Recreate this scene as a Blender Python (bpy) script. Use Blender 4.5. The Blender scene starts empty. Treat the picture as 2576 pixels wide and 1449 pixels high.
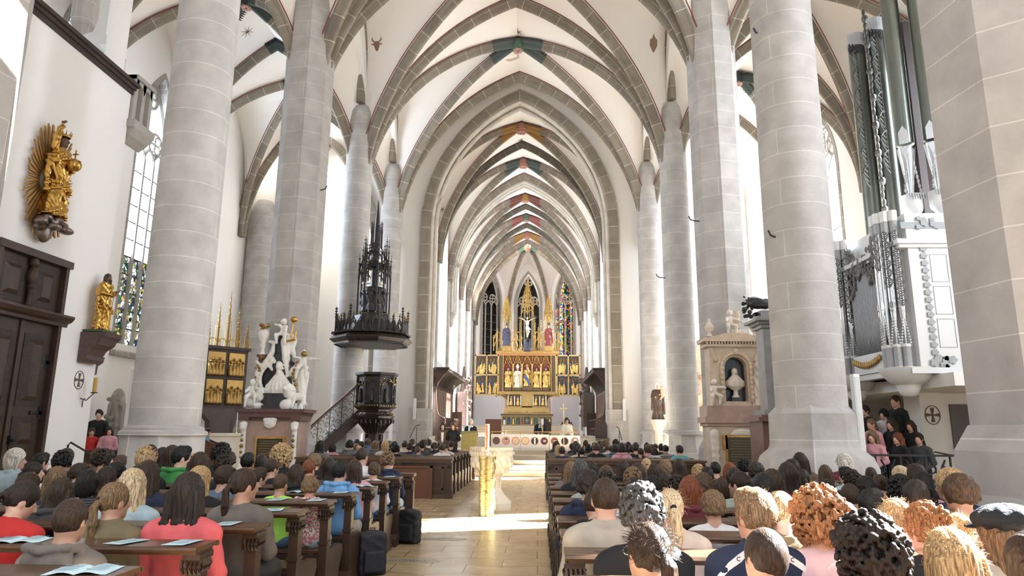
import bpy, math, random
import numpy as np
from mathutils import Vector, Matrix
pi = math.pi
sin, cos, R = math.sin, math.cos, math.radians
sc = bpy.context.scene
COL = sc.collection
random.seed(7)

# ---------------------------------------------------------------- camera
EYE = Vector((0, 0, 1.65))
F_PX = 1721.0
cam_d = bpy.data.cameras.new('camera')
cam_d.sensor_width = 36
cam_d.lens = 36 * F_PX / 2576
cam_d.clip_end = 300
cam_d.clip_start = .05
cam = bpy.data.objects.new('camera', cam_d)
COL.objects.link(cam)
MROT = Matrix.Rotation(R(2.17), 3, 'Z') @ Matrix.Rotation(R(90 + 11.7), 3, 'X') @ Matrix.Rotation(R(.44), 3, 'Z')
cam.matrix_world = Matrix.Translation(EYE) @ MROT.to_4x4()
sc.camera = cam

def at(px, py, Y):
    "point of the place seen at photograph pixel px, py at depth Y along the nave"
    d = MROT @ Vector(((px - 1288) / F_PX, -(py - 724.5) / F_PX, -1))
    return EYE + d * (Y / d.y)

# ---------------------------------------------------------------- exposure, sky, sun, daylight at the windows, added west fill
sc.view_settings.view_transform = 'Standard'
sc.view_settings.look = 'None'
sc.view_settings.gamma = 1
sc.view_settings.exposure = .06
w = bpy.data.worlds.new('sky')
sc.world = w
w.use_nodes = True
bg = w.node_tree.nodes['Background']
bg.inputs[0].default_value = (.86, .93, 1, 1)
bg.inputs[1].default_value = 1.15
sd = bpy.data.lights.new('sun', 'SUN')
sd.energy = 150
sd.angle = R(.6)
sd.color = (1, .96, .90)
sun = bpy.data.objects.new('sun', sd)
COL.objects.link(sun)
SUN_DIR = Vector((-1, -.37, -.90)).normalized()
sun.rotation_euler = SUN_DIR.to_track_quat('-Z', 'Y').to_euler()

def daylight(name, loc, aim, sx, sy, e, col=(.92, .96, 1)):
    l = bpy.data.lights.new(name, 'AREA')
    l.shape = 'RECTANGLE'
    l.size, l.size_y, l.energy, l.color = sx, sy, e, col
    o = bpy.data.objects.new(name, l)
    COL.objects.link(o)
    o.location = loc
    o.rotation_euler = (Vector(aim) - Vector(loc)).to_track_quat('-Z', 'Y').to_euler()
    o.visible_camera = True
    return o

for y in (8.0, 18.3, 30.0):   # tall south windows
    daylight('daylight', (13.36, y, 9), (0, y, 9), 3.6 if y > 20 else 2.3, 9, 1600)
daylight('daylight', (-15.16, 24.1, 9.3), (0, 24.1, 9.3), 2.4, 9.4, 1500, (.85, .92, 1))
daylight('daylight', (-15.16, 27.5, 9.3), (0, 27.5, 9.3), 2.2, 9.4, 2000, (.85, .92, 1))
for y in (41.4, 48.3, 53, 58):
    daylight('daylight', (4.66, y, 10.4), (0, y, 10.4), 2.3, 7, 560)
    daylight('daylight', (-6.46, y, 9.8), (0, y, 9.8), 2.3, 8, 700)
daylight('daylight', (-.9, -3.5, 10), (-.9, 30, 8), 9, 12, 620, (.97, .98, 1))   # added fill light at the open west end, no window built

# ---------------------------------------------------------------- naming
def tag(o, label=None, cat=None, group=None, kind=None):
    if label: o['label'] = label
    if cat: o['category'] = cat
    if group: o['group'] = group
    if kind: o['kind'] = kind
    return o

def empty(name, loc=(0, 0, 0), rz=0, label=None, cat=None, group=None, s=1):
    o = bpy.data.objects.new(name, None)
    o.empty_display_size = .2
    COL.objects.link(o)
    o.location = loc
    o.rotation_euler = (0, 0, rz)
    o.scale = (s, s, s)
    return tag(o, label, cat, group)

def copy_tree(o, parent=None):
    c = o.copy()
    COL.objects.link(c)
    if parent: c.parent = parent
    for ch in o.children: copy_tree(ch, c)
    return c

# ---------------------------------------------------------------- materials
def mat(name, col=(.8, .8, .8), rough=.6, metal=0, noise=0, nscale=4, bump=0, bscale=30, **kw):
    m = bpy.data.materials.new(name)
    m.use_nodes = True
    nt = m.node_tree
    b = nt.nodes['Principled BSDF']
    b.inputs['Base Color'].default_value = (*col, 1)
    b.inputs['Roughness'].default_value = rough
    b.inputs['Metallic'].default_value = metal
    for k, v in kw.items():
        b.inputs[k.replace('_', ' ')].default_value = v
    if noise or bump:
        tc = nt.nodes.new('ShaderNodeTexCoord')
    if noise:
        n = nt.nodes.new('ShaderNodeTexNoise'); n.inputs['Scale'].default_value = nscale
        n.inputs['Detail'].default_value = 4
        nt.links.new(tc.outputs['Object'], n.inputs[0])
        r = nt.nodes.new('ShaderNodeMix'); r.data_type = 'RGBA'
        r.inputs[6].default_value = (*[c * (1 - noise) for c in col], 1)
        r.inputs[7].default_value = (*[min(1, c * (1 + noise)) for c in col], 1)
        nt.links.new(n.outputs[0], r.inputs[0]); nt.links.new(r.outputs[2], b.inputs['Base Color'])
    if bump:
        n = nt.nodes.new('ShaderNodeTexNoise'); n.inputs['Scale'].default_value = bscale
        n.inputs['Detail'].default_value = 3
        nt.links.new(tc.outputs['Object'], n.inputs[0])
        bp = nt.nodes.new('ShaderNodeBump'); bp.inputs['Strength'].default_value = bump
        bp.inputs['Distance'].default_value = .02
        nt.links.new(n.outputs[0], bp.inputs['Height']); nt.links.new(bp.outputs[0], b.inputs['Normal'])
    return m

def nd(nt, typ, **kw):
    n = nt.nodes.new('ShaderNode' + typ)
    for k, v in kw.items():
        if k[0] == 'i' and k[1:].isdigit(): n.inputs[int(k[1:])].default_value = v
        else: setattr(n, k, v)
    return n

def mix(nt, fac, a, b, mode='MIX'):
    m = nt.nodes.new('ShaderNodeMix'); m.data_type = 'RGBA'; m.blend_type = mode
    for i, v in ((0, fac), (6, a), (7, b)):
        if hasattr(v, 'links'): nt.links.new(v, m.inputs[i])
        elif i: m.inputs[i].default_value = (*v, 1)
        else: m.inputs[i].default_value = v
    return m.outputs[2]

def stone(name, c1, c2, mortar, row=.48, width=1.25, msize=.012, uv=False, rough=.85):
    m = bpy.data.materials.new(name); m.use_nodes = True
    nt = m.node_tree; L = nt.links.new
    b = nt.nodes['Principled BSDF']; b.inputs['Roughness'].default_value = rough
    if uv:
        src = nd(nt, 'UVMap').outputs[0]
        vec = src
        g = nd(nt, 'NewGeometry')
    else:
        g = nd(nt, 'NewGeometry')
        sp = nd(nt, 'SeparateXYZ'); L(g.outputs[0], sp.inputs[0])
        a1 = nd(nt, 'Math', operation='MULTIPLY', i1=.8); L(sp.outputs[1], a1.inputs[0])
        a2 = nd(nt, 'Math', operation='ADD'); L(sp.outputs[0], a2.inputs[0]); L(a1.outputs[0], a2.inputs[1])
        n0 = nd(nt, 'TexNoise'); n0.inputs['Scale'].default_value = 1.3; L(g.outputs[0], n0.inputs[0])
        n1 = nd(nt, 'Math', operation='MULTIPLY', i1=.05); L(n0.outputs[0], n1.inputs[0])
        z = nd(nt, 'Math', operation='ADD'); L(sp.outputs[2], z.inputs[0]); L(n1.outputs[0], z.inputs[1])
        cb = nd(nt, 'CombineXYZ'); L(a2.outputs[0], cb.inputs[0]); L(z.outputs[0], cb.inputs[1])
        vec = cb.outputs[0]
    br = nd(nt, 'TexBrick'); L(vec, br.inputs['Vector'])
    br.inputs['Color1'].default_value = (*c1, 1); br.inputs['Color2'].default_value = (*c2, 1)
    br.inputs['Mortar'].default_value = (*mortar, 1)
    br.inputs['Scale'].default_value = 1; br.inputs['Mortar Size'].default_value = msize
    br.inputs['Brick Width'].default_value = width; br.inputs['Row Height'].default_value = row
    br.inputs['Mortar Smooth'].default_value = .3
    n = nd(nt, 'TexNoise'); n.inputs['Scale'].default_value = 2.2; n.inputs['Detail'].default_value = 6
    L(g.outputs[0], n.inputs[0])
    rp = nd(nt, 'ValToRGB'); L(n.outputs[0], rp.inputs[0])
    rp.color_ramp.elements[0].position = .3; rp.color_ramp.elements[0].color = (.80, .79, .78, 1)
    rp.color_ramp.elements[1].position = .7; rp.color_ramp.elements[1].color = (1.06, 1.05, 1.03, 1)
    L(mix(nt, 1.0, br.outputs[0], rp.outputs[0], 'MULTIPLY'), b.inputs['Base Color'])
    n2 = nd(nt, 'TexNoise'); n2.inputs['Scale'].default_value = 22; n2.inputs['Detail'].default_value = 5
    L(g.outputs[0], n2.inputs[0])
    bp = nd(nt, 'Bump'); bp.inputs['Strength'].default_value = .35; bp.inputs['Distance'].default_value = .02
    L(n2.outputs[0], bp.inputs['Height']); L(bp.outputs[0], b.inputs['Normal'])
    return m

def objcol(name, rough=.8, hair=False, bump=.3):
    m = bpy.data.materials.new(name); m.use_nodes = True
    nt = m.node_tree; L = nt.links.new
    b = nt.nodes['Principled BSDF']; b.inputs['Roughness'].default_value = rough
    oi = nd(nt, 'ObjectInfo'); tc = nd(nt, 'TexCoord')
    mp = nd(nt, 'Mapping'); L(tc.outputs['Object'], mp.inputs[0])
    mp.inputs['Scale'].default_value = (150, 150, 13) if hair else (9, 9, 7)
    n = nd(nt, 'TexNoise'); n.inputs['Scale'].default_value = 1; n.inputs['Detail'].default_value = 3
    L(mp.outputs[0], n.inputs[0])
    rp = nd(nt, 'ValToRGB'); L(n.outputs[0], rp.inputs[0])
    lo, hi = ((.3, 1.5) if hair else (.86, 1.1))
    rp.color_ramp.elements[0].position = .33; rp.color_ramp.elements[0].color = (lo, lo, lo, 1)
    rp.color_ramp.elements[1].position = .68; rp.color_ramp.elements[1].color = (hi, hi * .98, hi * .95, 1)
    L(mix(nt, 1.0, oi.outputs[1], rp.outputs[0], 'MULTIPLY'), b.inputs['Base Color'])
    bp = nd(nt, 'Bump'); bp.inputs['Strength'].default_value = bump; bp.inputs['Distance'].default_value = .01 if hair else .03
    L(n.outputs[0], bp.inputs['Height']); L(bp.outputs[0], b.inputs['Normal'])
    if hair:
        b.inputs['Specular IOR Level'].default_value = .3
    return m

PLASTER = mat('plaster', (.87, .845, .81), .9, noise=.03, nscale=.6, bump=.15, bscale=14)
WEB = mat('vault_plaster', (.88, .835, .78), .92, noise=.03, nscale=.5, bump=.1, bscale=9)
STONE = stone('pillar_stone', (.46, .445, .43), (.50, .485, .47), (.66, .64, .61), row=.50, width=2.9, msize=.008, uv=True)
CPIER = stone('pier_column_stone', (.43, .41, .395), (.47, .455, .435), (.62, .60, .56), row=.52, width=2.1, msize=.008, uv=True)
PIER = stone('pier_stone', (.43, .405, .37), (.48, .45, .415), (.62, .60, .56), row=.52, width=.9, msize=.01)
RIB = stone('rib_stone', (.225, .195, .155), (.29, .255, .205), (.62, .58, .52), row=8, width=.85, msize=.014, uv=True)
FLOORM = None
REDLINE = mat('painted_red_line', (.22, .05, .04), .8)
WOOD = mat('dark_pew_wood', (.052, .027, .016), .38, noise=.35, nscale=6, bump=.1, bscale=25)
LWOOD = mat('worn_pew_wood', (.095, .048, .024), .34, noise=.35, nscale=7, bump=.1, bscale=25)
DWOOD = mat('door_wood', (.06, .032, .021), .5, noise=.4, nscale=5, bump=.25, bscale=18)
DWOOD2 = mat('door_wood_carved', (.045, .026, .019), .6, noise=.5, nscale=14, bump=.8, bscale=22)
BLACKW = mat('black_gothic_wood', (.02, .014, .011), .4, noise=.4, nscale=9, bump=.3, bscale=30)
OAK = mat('red_brown_oak', (.14, .055, .025), .4, noise=.25, nscale=5)
GOLD = mat('gilding', (.56, .33, .085), .27, 1, noise=.35, nscale=7, bump=.35, bscale=14)
DGOLD = mat('dull_gilding', (.34, .21, .07), .4, 1, noise=.35, nscale=12, bump=.35, bscale=35)
BRASS = mat('matt_brass', (.70, .59, .30), .42, 1)
IRON = mat('black_iron', (.015, .015, .016), .5)
DIRON = mat('grey_iron', (.09, .09, .09), .5, .6)
WMARB = mat('white_marble', (.82, .79, .74), .5, noise=.08, nscale=6, bump=.1, bscale=30)
BMARB = mat('black_marble', (.022, .023, .027), .22, noise=.5, nscale=3)
PMARB = mat('brown_marble', (.40, .28, .225), .38, noise=.3, nscale=5)
RMARB = mat('dark_red_marble', (.12, .055, .045), .35, noise=.45, nscale=8)
OCHRE = mat('ochre_stone', (.58, .47, .35), .6, noise=.3, nscale=5, bump=.3, bscale=25)
GREYM = mat('grey_marbled_column', (.17, .165, .16), .35, noise=.4, nscale=5)
ALAB = mat('alabaster', (.70, .62, .53), .5, noise=.1, nscale=6)
WHITE = mat('white_paint', (.80, .80, .79), .5)
OWHITE = mat('organ_white_lacquer', (.73, .74, .74), .35)
OGREY = mat('organ_grey_ornament', (.36, .375, .385), .5, noise=.15, nscale=8)
ODARK = mat('organ_dark', (.05, .05, .05), .5)
PIPE = mat('tin_pipe', (.72, .73, .74), .2, 1, noise=.05, nscale=6)
OPIPE = mat('old_pipe_metal', (.20, .22, .195), .32, 1, noise=.12, nscale=3)
PAPER = mat('light_blue_paper', (.60, .78, .84), .7)
CREAM = mat('cream_panel', (.72, .68, .62), .6)
FSTONE = mat('font_limestone', (.66, .60, .50), .7, noise=.12, nscale=5, bump=.3, bscale=30)
LEAD = mat('window_lead', (.10, .10, .11), .5)
TRAC = mat('tracery_stone', (.40, .37, .33), .85, noise=.15, nscale=5)
BLACKC = mat('black_cloth', (.012, .012, .014), .85, noise=.3, nscale=10, bump=.3, bscale=25)
FABRIC = objcol('fabric', .88)
HAIR = objcol('hair', .5, True, .4)
SKIN = objcol('skin', .5, bump=.05)
EYE_M = mat('dark_eye', (.02, .015, .012), .2)
# ---------------------------------------------------------------- mesh helpers
def link_mesh(name, V, F, m, parent=None, smooth=False, uv=None, loc=None):
    me = bpy.data.meshes.new(name)
    me.from_pydata([tuple(v) for v in V], [], F)
    if isinstance(m, (list, tuple)):
        for q in m: me.materials.append(q)
    elif m: me.materials.append(m)
    if uv is not None:
        l = me.uv_layers.new(name='UVMap')
        vi = np.empty(len(me.loops), dtype=np.int32); me.loops.foreach_get('vertex_index', vi)
        l.data.foreach_set('uv', np.array(uv, dtype=np.float32)[vi].ravel())
    if smooth: me.shade_smooth()
    o = bpy.data.objects.new(name, me)
    COL.objects.link(o)
    if parent: o.parent = parent
    if loc: o.location = loc
    return o

class MB:
    "collects shapes and links them as one mesh object"
    def __init__(s): s.V, s.F, s.U = [], [], []; s.X = Matrix.Identity(4)
    def add(s, V, F, U=None):
        n = len(s.V)
        s.V += [s.X @ Vector(v) for v in V]
        s.F += [tuple(i + n for i in f) for f in F]
        s.U += U if U else [(0, 0)] * len(V)
        return s
    def box(s, x0, x1, y0, y1, z0, z1):
        V = [(x, y, z) for x in (x0, x1) for y in (y0, y1) for z in (z0, z1)]
        return s.add(V, [(0, 1, 3, 2), (4, 6, 7, 5), (0, 4, 5, 1), (2, 3, 7, 6), (0, 2, 6, 4), (1, 5, 7, 3)])
    def lathe(s, prof, n=24, c=(0, 0), a0=0, flute=None, cap=True):
        V, F, U = [], [], []
        for r, z in prof:
            for i in range(n):
                a = a0 + 2 * pi * i / n
                rr = r * (flute(a, z) if flute else 1)
                V.append((c[0] + rr * cos(a), c[1] + rr * sin(a), z)); U.append((min(a - a0, 2 * pi - a + a0) * .62, z + .13 * sin(1.7 * z + c[1])))
        for j in range(len(prof) - 1):
            for i in range(n):
                k = (i + 1) % n
                F.append((j * n + i, j * n + k, (j + 1) * n + k, (j + 1) * n + i))
        if cap:
            F.append(tuple(range(n))[::-1]); F.append(tuple(range((len(prof) - 1) * n, len(prof) * n)))
        return s.add(V, F, U)
    def prism(s, poly, d0, d1, ax='y'):
        "outline poly in the plane across ax, extruded d0..d1"
        def P(p, d):
            if ax == 'y': return (p[0], d, p[1])
            if ax == 'x': return (d, p[0], p[1])
            return (p[0], p[1], d)
        n = len(poly)
        V = [P(p, d0) for p in poly] + [P(p, d1) for p in poly]
        F = [tuple(range(n)), tuple(range(2 * n - 1, n - 1, -1))]
        F += [(i, i + n, (i + 1) % n + n, (i + 1) % n) for i in range(n)]
        return s.add(V, F)
    def tube(s, pts, r, n=8, close=False):
        P = [Vector(p) for p in pts]
        V, F = [], []
        m = len(P)
        ref = Vector((0, 0, 1))
        for i, p in enumerate(P):
            t = (P[min(i + 1, m - 1)] - P[max(i - 1, 0)])
            if t.length < 1e-9: t = Vector((0, 0, 1))
            t.normalize()
            a = t.cross(ref)
            if a.length < .2: a = t.cross(Vector((1, 0, 0)))
            a.normalize(); b = t.cross(a)
            rr = r[i] if isinstance(r, (list, tuple)) else r
            for k in range(n):
                V.append(p + (a * cos(2 * pi * k / n) + b * sin(2 * pi * k / n)) * rr)
        for i in range(m - 1):
            for k in range(n):
                q = (k + 1) % n
                F.append((i * n + k, i * n + q, (i + 1) * n + q, (i + 1) * n + k))
        F.append(tuple(range(n))[::-1]); F.append(tuple(range((m - 1) * n, m * n)))
        return s.add(V, F)
    def ball(s, c, r, n=12, m=8):
        rx, ry, rz = r if isinstance(r, (list, tuple)) else (r, r, r)
        V, F = [], []
        for j in range(m + 1):
            t = pi * j / m
            for i in range(n):
                a = 2 * pi * i / n
                V.append((c[0] + rx * sin(t) * cos(a), c[1] + ry * sin(t) * sin(a), c[2] + rz * cos(t)))
        for j in range(m):
            for i in range(n):
                k = (i + 1) % n
                F.append((j * n + i, (j + 1) * n + i, (j + 1) * n + k, j * n + k))
        return s.add(V, F)
    def sweep(s, path, prof, across=None, close=True):
        "profile (across, down) swept along a planar rising path, u = arc length"
        P = [Vector(p) for p in path]; m = len(P); n = len(prof)
        V, F, U = [], [], []
        d = 0
        if across is None:
            h = P[-1] - P[0]; h.z = 0
            across = Vector((-h.y, h.x, 0)).normalized()
        A = Vector(across)
        for i, p in enumerate(P):
            if i: d += (P[i] - P[i - 1]).length
            t = (P[min(i + 1, m - 1)] - P[max(i - 1, 0)]).normalized()
            dn = t.cross(A)
            if dn.z > 0 or (abs(dn.z) < 1e-3 and False): dn = -dn
            for k, (a, b) in enumerate(prof):
                V.append(p + A * a + dn * b); U.append((d, k * .01))
        N = n if close else n - 1
        for i in range(m - 1):
            for k in range(N):
                q = (k + 1) % n
                F.append((i * n + k, i * n + q, (i + 1) * n + q, (i + 1) * n + k))
        F.append(tuple(range(n))[::-1]); F.append(tuple(range((m - 1) * n, m * n)))
        return s.add(V, F, U)
    def build(s, name, m, parent=None, smooth=False, uv=False, loc=None):
        return link_mesh(name, s.V, s.F, m, parent, smooth, s.U if uv else None, loc)

def auto_smooth(o, ang=40):
    me = o.data
    me.shade_smooth()
    try: me.set_sharp_from_angle(angle=R(ang))
    except Exception: pass
    return o

# ---------------------------------------------------------------- sculpting with smooth implicit shapes
class Sculpt:
    def __init__(s): s.P = []; s.mod = None
    def cap(s, a, b, ra, rb=None, k=.03, op=1, flat=None):
        s.P.append(('c', np.array(a, float), np.array(b, float), ra, ra if rb is None else rb, k, op, flat)); return s
    def ell(s, c, r, k=.03, op=1, rot=None):
        if not isinstance(r, (list, tuple)): r = (r, r, r)
        s.P.append(('e', np.array(c, float), np.array(r, float), rot, k, op)); return s
    def box(s, c, h, rd=.01, k=.02, op=1, rot=None):
        s.P.append(('b', np.array(c, float), np.array(h, float), rd, rot, k, op)); return s
    def robe(s, c, prof, folds=9, amp=.08, sq=1.0, k=.03, tw=0, op=1, ph=0):
        "draped cloth round the vertical through c: prof = [(z, radius)...] rising, sq squashes front to back"
        s.P.append(('r', np.array(c, float), prof, folds, amp, sq, k, tw, op, ph)); return s
    def field(s, h):
        lo, hi = [], []
        bb = []
        for p in s.P:
            if p[0] == 'c':
                r = max(p[3], p[4]); l = np.minimum(p[1], p[2]) - r; u = np.maximum(p[1], p[2]) + r; k, op = p[5], p[6]
            elif p[0] == 'e':
                r = max(p[2]) if p[3] is not None else p[2]; l = p[1] - r; u = p[1] + r; k, op = p[4], p[5]
            elif p[0] == 'b':
                r = (np.linalg.norm(p[2]) if p[4] is not None else p[2]) + p[3]; l = p[1] - r; u = p[1] + r; k, op = p[5], p[6]
            else:
                r = max(q[1] for q in p[2]) * (1 + p[4]) * max(1, p[5])
                l = p[1] + np.array([-r, -r, p[2][0][0]]); u = p[1] + np.array([r, r, p[2][-1][0]]); k, op = p[6], p[8]
            bb.append((l, u, k, op))
            if op > 0: lo.append(l); hi.append(u)
        lo = np.min(lo, 0) - 3 * h; hi = np.max(hi, 0) + 3 * h
        n = np.ceil((hi - lo) / h).astype(int) + 1
        f = np.full(tuple(n), .3, dtype=np.float32)
        ax = [lo[i] + h * np.arange(n[i]) for i in range(3)]
        for p, (l, u, k, op) in zip(s.P, bb):
            m = k + 2.5 * h
            i0 = np.clip(np.floor((l - m - lo) / h).astype(int), 0, n - 1); i1 = np.clip(np.ceil((u + m - lo) / h).astype(int) + 1, 1, n)
            if np.any(i1 <= i0): continue
            sl = tuple(slice(a, b) for a, b in zip(i0, i1))
            X, Y, Z = np.meshgrid(*[ax[i][sl[i]] for i in range(3)], indexing='ij', sparse=True)
            if p[0] == 'c':
                a, b, ra, rb = p[1:5]; ab = b - a; L2 = max(ab @ ab, 1e-9)
                t = np.clip(((X - a[0]) * ab[0] + (Y - a[1]) * ab[1] + (Z - a[2]) * ab[2]) / L2, 0, 1)
                d = np.sqrt((X - a[0] - t * ab[0]) ** 2 + (Y - a[1] - t * ab[1]) ** 2 + (Z - a[2] - t * ab[2]) ** 2) - (ra + (rb - ra) * t)
            elif p[0] == 'e':
                x, y, z = X - p[1][0], Y - p[1][1], Z - p[1][2]
                if p[3] is not None:
                    M = np.array(p[3].transposed() if hasattr(p[3], 'transposed') else p[3]); x, y, z = (M[i][0] * x + M[i][1] * y + M[i][2] * z for i in range(3))
                r = p[2]
                k0 = np.sqrt((x / r[0]) ** 2 + (y / r[1]) ** 2 + (z / r[2]) ** 2)
                k1 = np.sqrt((x / r[0] ** 2) ** 2 + (y / r[1] ** 2) ** 2 + (z / r[2] ** 2) ** 2)
                d = k0 * (k0 - 1) / np.maximum(k1, 1e-6)
            elif p[0] == 'b':
                x, y, z = X - p[1][0], Y - p[1][1], Z - p[1][2]
                if p[4] is not None:
                    M = np.array(p[4].transposed()); x, y, z = (M[i][0] * x + M[i][1] * y + M[i][2] * z for i in range(3))
                q = [np.abs(c) - hh for c, hh in zip((x, y, z), p[2])]
                d = np.sqrt(sum(np.maximum(c, 0) ** 2 for c in q)) + np.minimum(np.maximum(q[0], np.maximum(q[1], q[2])), 0) - p[3]
            else:
                x, y, z = X - p[1][0], Y - p[1][1], Z - p[1][2]
                zs = [q[0] for q in p[2]]; rs = [q[1] for q in p[2]]
                rad = np.interp(z, zs, rs)
                th = np.arctan2(y, x)
                fold = 1 + p[4] * (np.sin(p[3] * th + p[7] * z + p[9]) * .7 + .4 * np.sin((p[3] * 1.0 // 2 + 1) * th - 2.3 * p[7] * z + 1 + p[9])) * np.clip((zs[-1] - z) / (zs[-1] - zs[0]) * 1.6, .15, 1)
                d = (np.sqrt(x ** 2 + (y / p[5]) ** 2) - rad * fold) * min(1, p[5]) * .85
                d = np.maximum(d, np.maximum(zs[0] - z, z - zs[-1]))
            g = f[sl]; d = d.astype(np.float32)
            if op > 0:
                hh = np.maximum(k - np.abs(g - d), 0) / max(k, 1e-6)
                f[sl] = np.minimum(g, d) - hh * hh * k * .25
            else:
                hh = np.maximum(k - np.abs(g + d), 0) / max(k, 1e-6)
                f[sl] = np.maximum(g, -d) + hh * hh * k * .25
        if s.mod is not None:
            X, Y, Z = np.meshgrid(*ax, indexing='ij', sparse=True)
            f = f + s.mod(X, Y, Z).astype(np.float32)
        return f, lo, h
    def mesh(s, h):
        f, lo, h = s.field(h)
        I = f < 0
        c = sum(I[a:I.shape[0] - 1 + a, b:I.shape[1] - 1 + b, d:I.shape[2] - 1 + d].astype(np.int8) for a in (0, 1) for b in (0, 1) for d in (0, 1))
        act = (c > 0) & (c < 8)
        idx = np.argwhere(act)
        acc = np.zeros((len(idx), 3)); cnt = np.zeros(len(idx))
        C = [(a, b, d) for a in (0, 1) for b in (0, 1) for d in (0, 1)]
        vals = {q: f[idx[:, 0] + q[0], idx[:, 1] + q[1], idx[:, 2] + q[2]] for q in C}
        for i, p in enumerate(C):
            for q in C[i + 1:]:
                if sum(abs(x - y) for x, y in zip(p, q)) != 1: continue
                a, b = vals[p], vals[q]
                m = (a < 0) != (b < 0)
                t = np.where(m, a / np.where(m, a - b, 1), 0)
                for k in range(3):
                    acc[:, k] += np.where(m, p[k] + t * (q[k] - p[k]), 0)
                cnt += m
        V = lo + (idx + acc / cnt[:, None]) * h
        N = np.full(act.shape, -1, dtype=np.int64); N[act] = np.arange(len(idx))
        Fs = []
        for k in range(3):
            u, v = [(1, 2), (2, 0), (0, 1)][k]
            sh = list(I.shape)
            s0 = [slice(1, sh[i] - 1) for i in range(3)]; s1 = list(s0)
            s0[k] = slice(0, sh[k] - 1); s1[k] = slice(1, sh[k])
            A, B = I[tuple(s0)], I[tuple(s1)]
            for flip, m in ((False, A & ~B), (True, ~A & B)):
                e = np.argwhere(m)
                if not len(e): continue
                o = [1, 1, 1]; o[k] = 0
                e = e + np.array(o)
                du = np.zeros(3, int); du[u] = 1; dv = np.zeros(3, int); dv[v] = 1
                q = [e - du - dv, e - dv, e, e - du]
                q = np.stack([N[tuple(x.T)] for x in q], 1)
                if flip: q = q[:, ::-1]
                Fs.append(q)
        F = np.concatenate(Fs)
        return V, F[(F >= 0).all(1)]
    def data(s, name, h, m):
        V, F = s.mesh(h)
        me = bpy.data.meshes.new(name)
        me.vertices.add(len(V)); me.vertices.foreach_set('co', V.astype(np.float32).ravel())
        me.loops.add(F.size); me.loops.foreach_set('vertex_index', F.astype(np.int32).ravel())
        me.polygons.add(len(F)); me.polygons.foreach_set('loop_start', np.arange(0, F.size, 4, dtype=np.int32))
        me.update(calc_edges=True); me.validate()
        if m: me.materials.append(m)
        me.shade_smooth()
        return me
    def build(s, name, h, m, parent=None, loc=None):
        o = bpy.data.objects.new(name, s.data(name, h, m))
        COL.objects.link(o)
        if parent: o.parent = parent
        if loc: o.location = loc
        return o

def put(name, me, parent=None, loc=None, rz=0):
    o = bpy.data.objects.new(name, me)
    COL.objects.link(o)
    if parent: o.parent = parent
    if loc is not None: o.location = loc
    o.rotation_euler = (0, 0, rz)
    return o
# ---------------------------------------------------------------- the church: setting
AX = -.9                      # nave axis
A = 6.23                      # half nave width to column centres
YC = [.8, 7.0, 13.2, 19.4, 25.6, 31.8]
WX_L, WX_R = -14.6, 12.8

def gfun(q):
    r = (q * q + 1) / 2
    return lambda u: math.sqrt(max(0, r * r - (min(u, 1) + r - 1) ** 2)) / q

def structure(o): return tag(o, kind='structure')

def pointed(c, hw, zs, zt, n=14):
    "points of a pointed arch, left springing to right springing"
    g = gfun(max(1.0, (zt - zs) / hw)); H = zt - zs
    us = [math.sin(pi / 2 * i / n) for i in range(n + 1)]
    L = [(c - hw * u, zs + H * g(u)) for u in us[::-1]]
    return L + [(c + hw * u, zs + H * g(u)) for u in us[1:]]

def holed_wall(name, ax, d, th, u0, u1, z0, z1, holes, m=PLASTER, face=None):
    "wall in the plane ax = d, thickness th (signed), with pointed openings (centre, half width, sill, springing, apex)"
    b = MB()
    def P(u, z, dd): return (dd, u, z) if ax == 'x' else (u, dd, z)
    def quad(a, bq, c, e):
        for dd in (d, d + th):
            b.add([P(*a, dd), P(*bq, dd), P(*c, dd), P(*e, dd)], [(0, 1, 2, 3)])
    u = u0
    for c, hw, zb, zs, zt in sorted(holes):
        quad((u, z0), (c - hw, z0), (c - hw, z1), (u, z1))
        pts = pointed(c, hw, zs, zt)
        if zb > z0: quad((c - hw, z0), (c + hw, z0), (c + hw, zb), (c - hw, zb))
        for p, q in zip(pts, pts[1:]):
            quad(p, q, (q[0], z1), (p[0], z1))
        loop = [(c - hw, zb)] + pts + [(c + hw, zb)]
        for p, q in zip(loop, loop[1:] + ([loop[0]] if zb > z0 else [])):
            b.add([P(*p, d), P(*q, d), P(*q, d + th), P(*p, d + th)], [(0, 1, 2, 3)])
        u = c + hw
    quad((u, z0), (u1, z0), (u1, z1), (u, z1))
    for z in (z0, z1): b.add([P(u0, z, d), P(u1, z, d), P(u1, z, d + th), P(u0, z, d + th)], [(0, 1, 2, 3)])
    for q in (u0, u1): b.add([P(q, z0, d), P(q, z1, d), P(q, z1, d + th), P(q, z0, d + th)], [(0, 1, 2, 3)])
    return structure(b.build(name, m))

def reveal_band(b, ax, d, c, hw, zb, zs, zt, w=.22, proud=.03, toward=1):
    "stone frame band round a pointed opening"
    o = [(c - hw, zb)] + pointed(c, hw, zs, zt) + [(c + hw, zb)]
    i = [(c - hw - w, zb)] + pointed(c, hw + w, zs, zt + w * 1.15) + [(c + hw + w, zb)]
    def P(u, z, dd): return (dd, u, z) if ax == 'x' else (u, dd, z)
    dd = d + proud * toward
    di = d - .45 * toward
    for k in range(len(o) - 1):
        b.add([P(*o[k], dd), P(*o[k + 1], dd), P(*i[k + 1], dd), P(*i[k], dd)], [(0, 1, 2, 3)])
        b.add([P(*o[k], dd), P(*o[k + 1], dd), P(*o[k + 1], di), P(*o[k], di)], [(0, 1, 2, 3)])
        b.add([P(*i[k], dd), P(*i[k + 1], dd), P(*i[k + 1], d), P(*i[k], d)], [(0, 1, 2, 3)])

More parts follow.
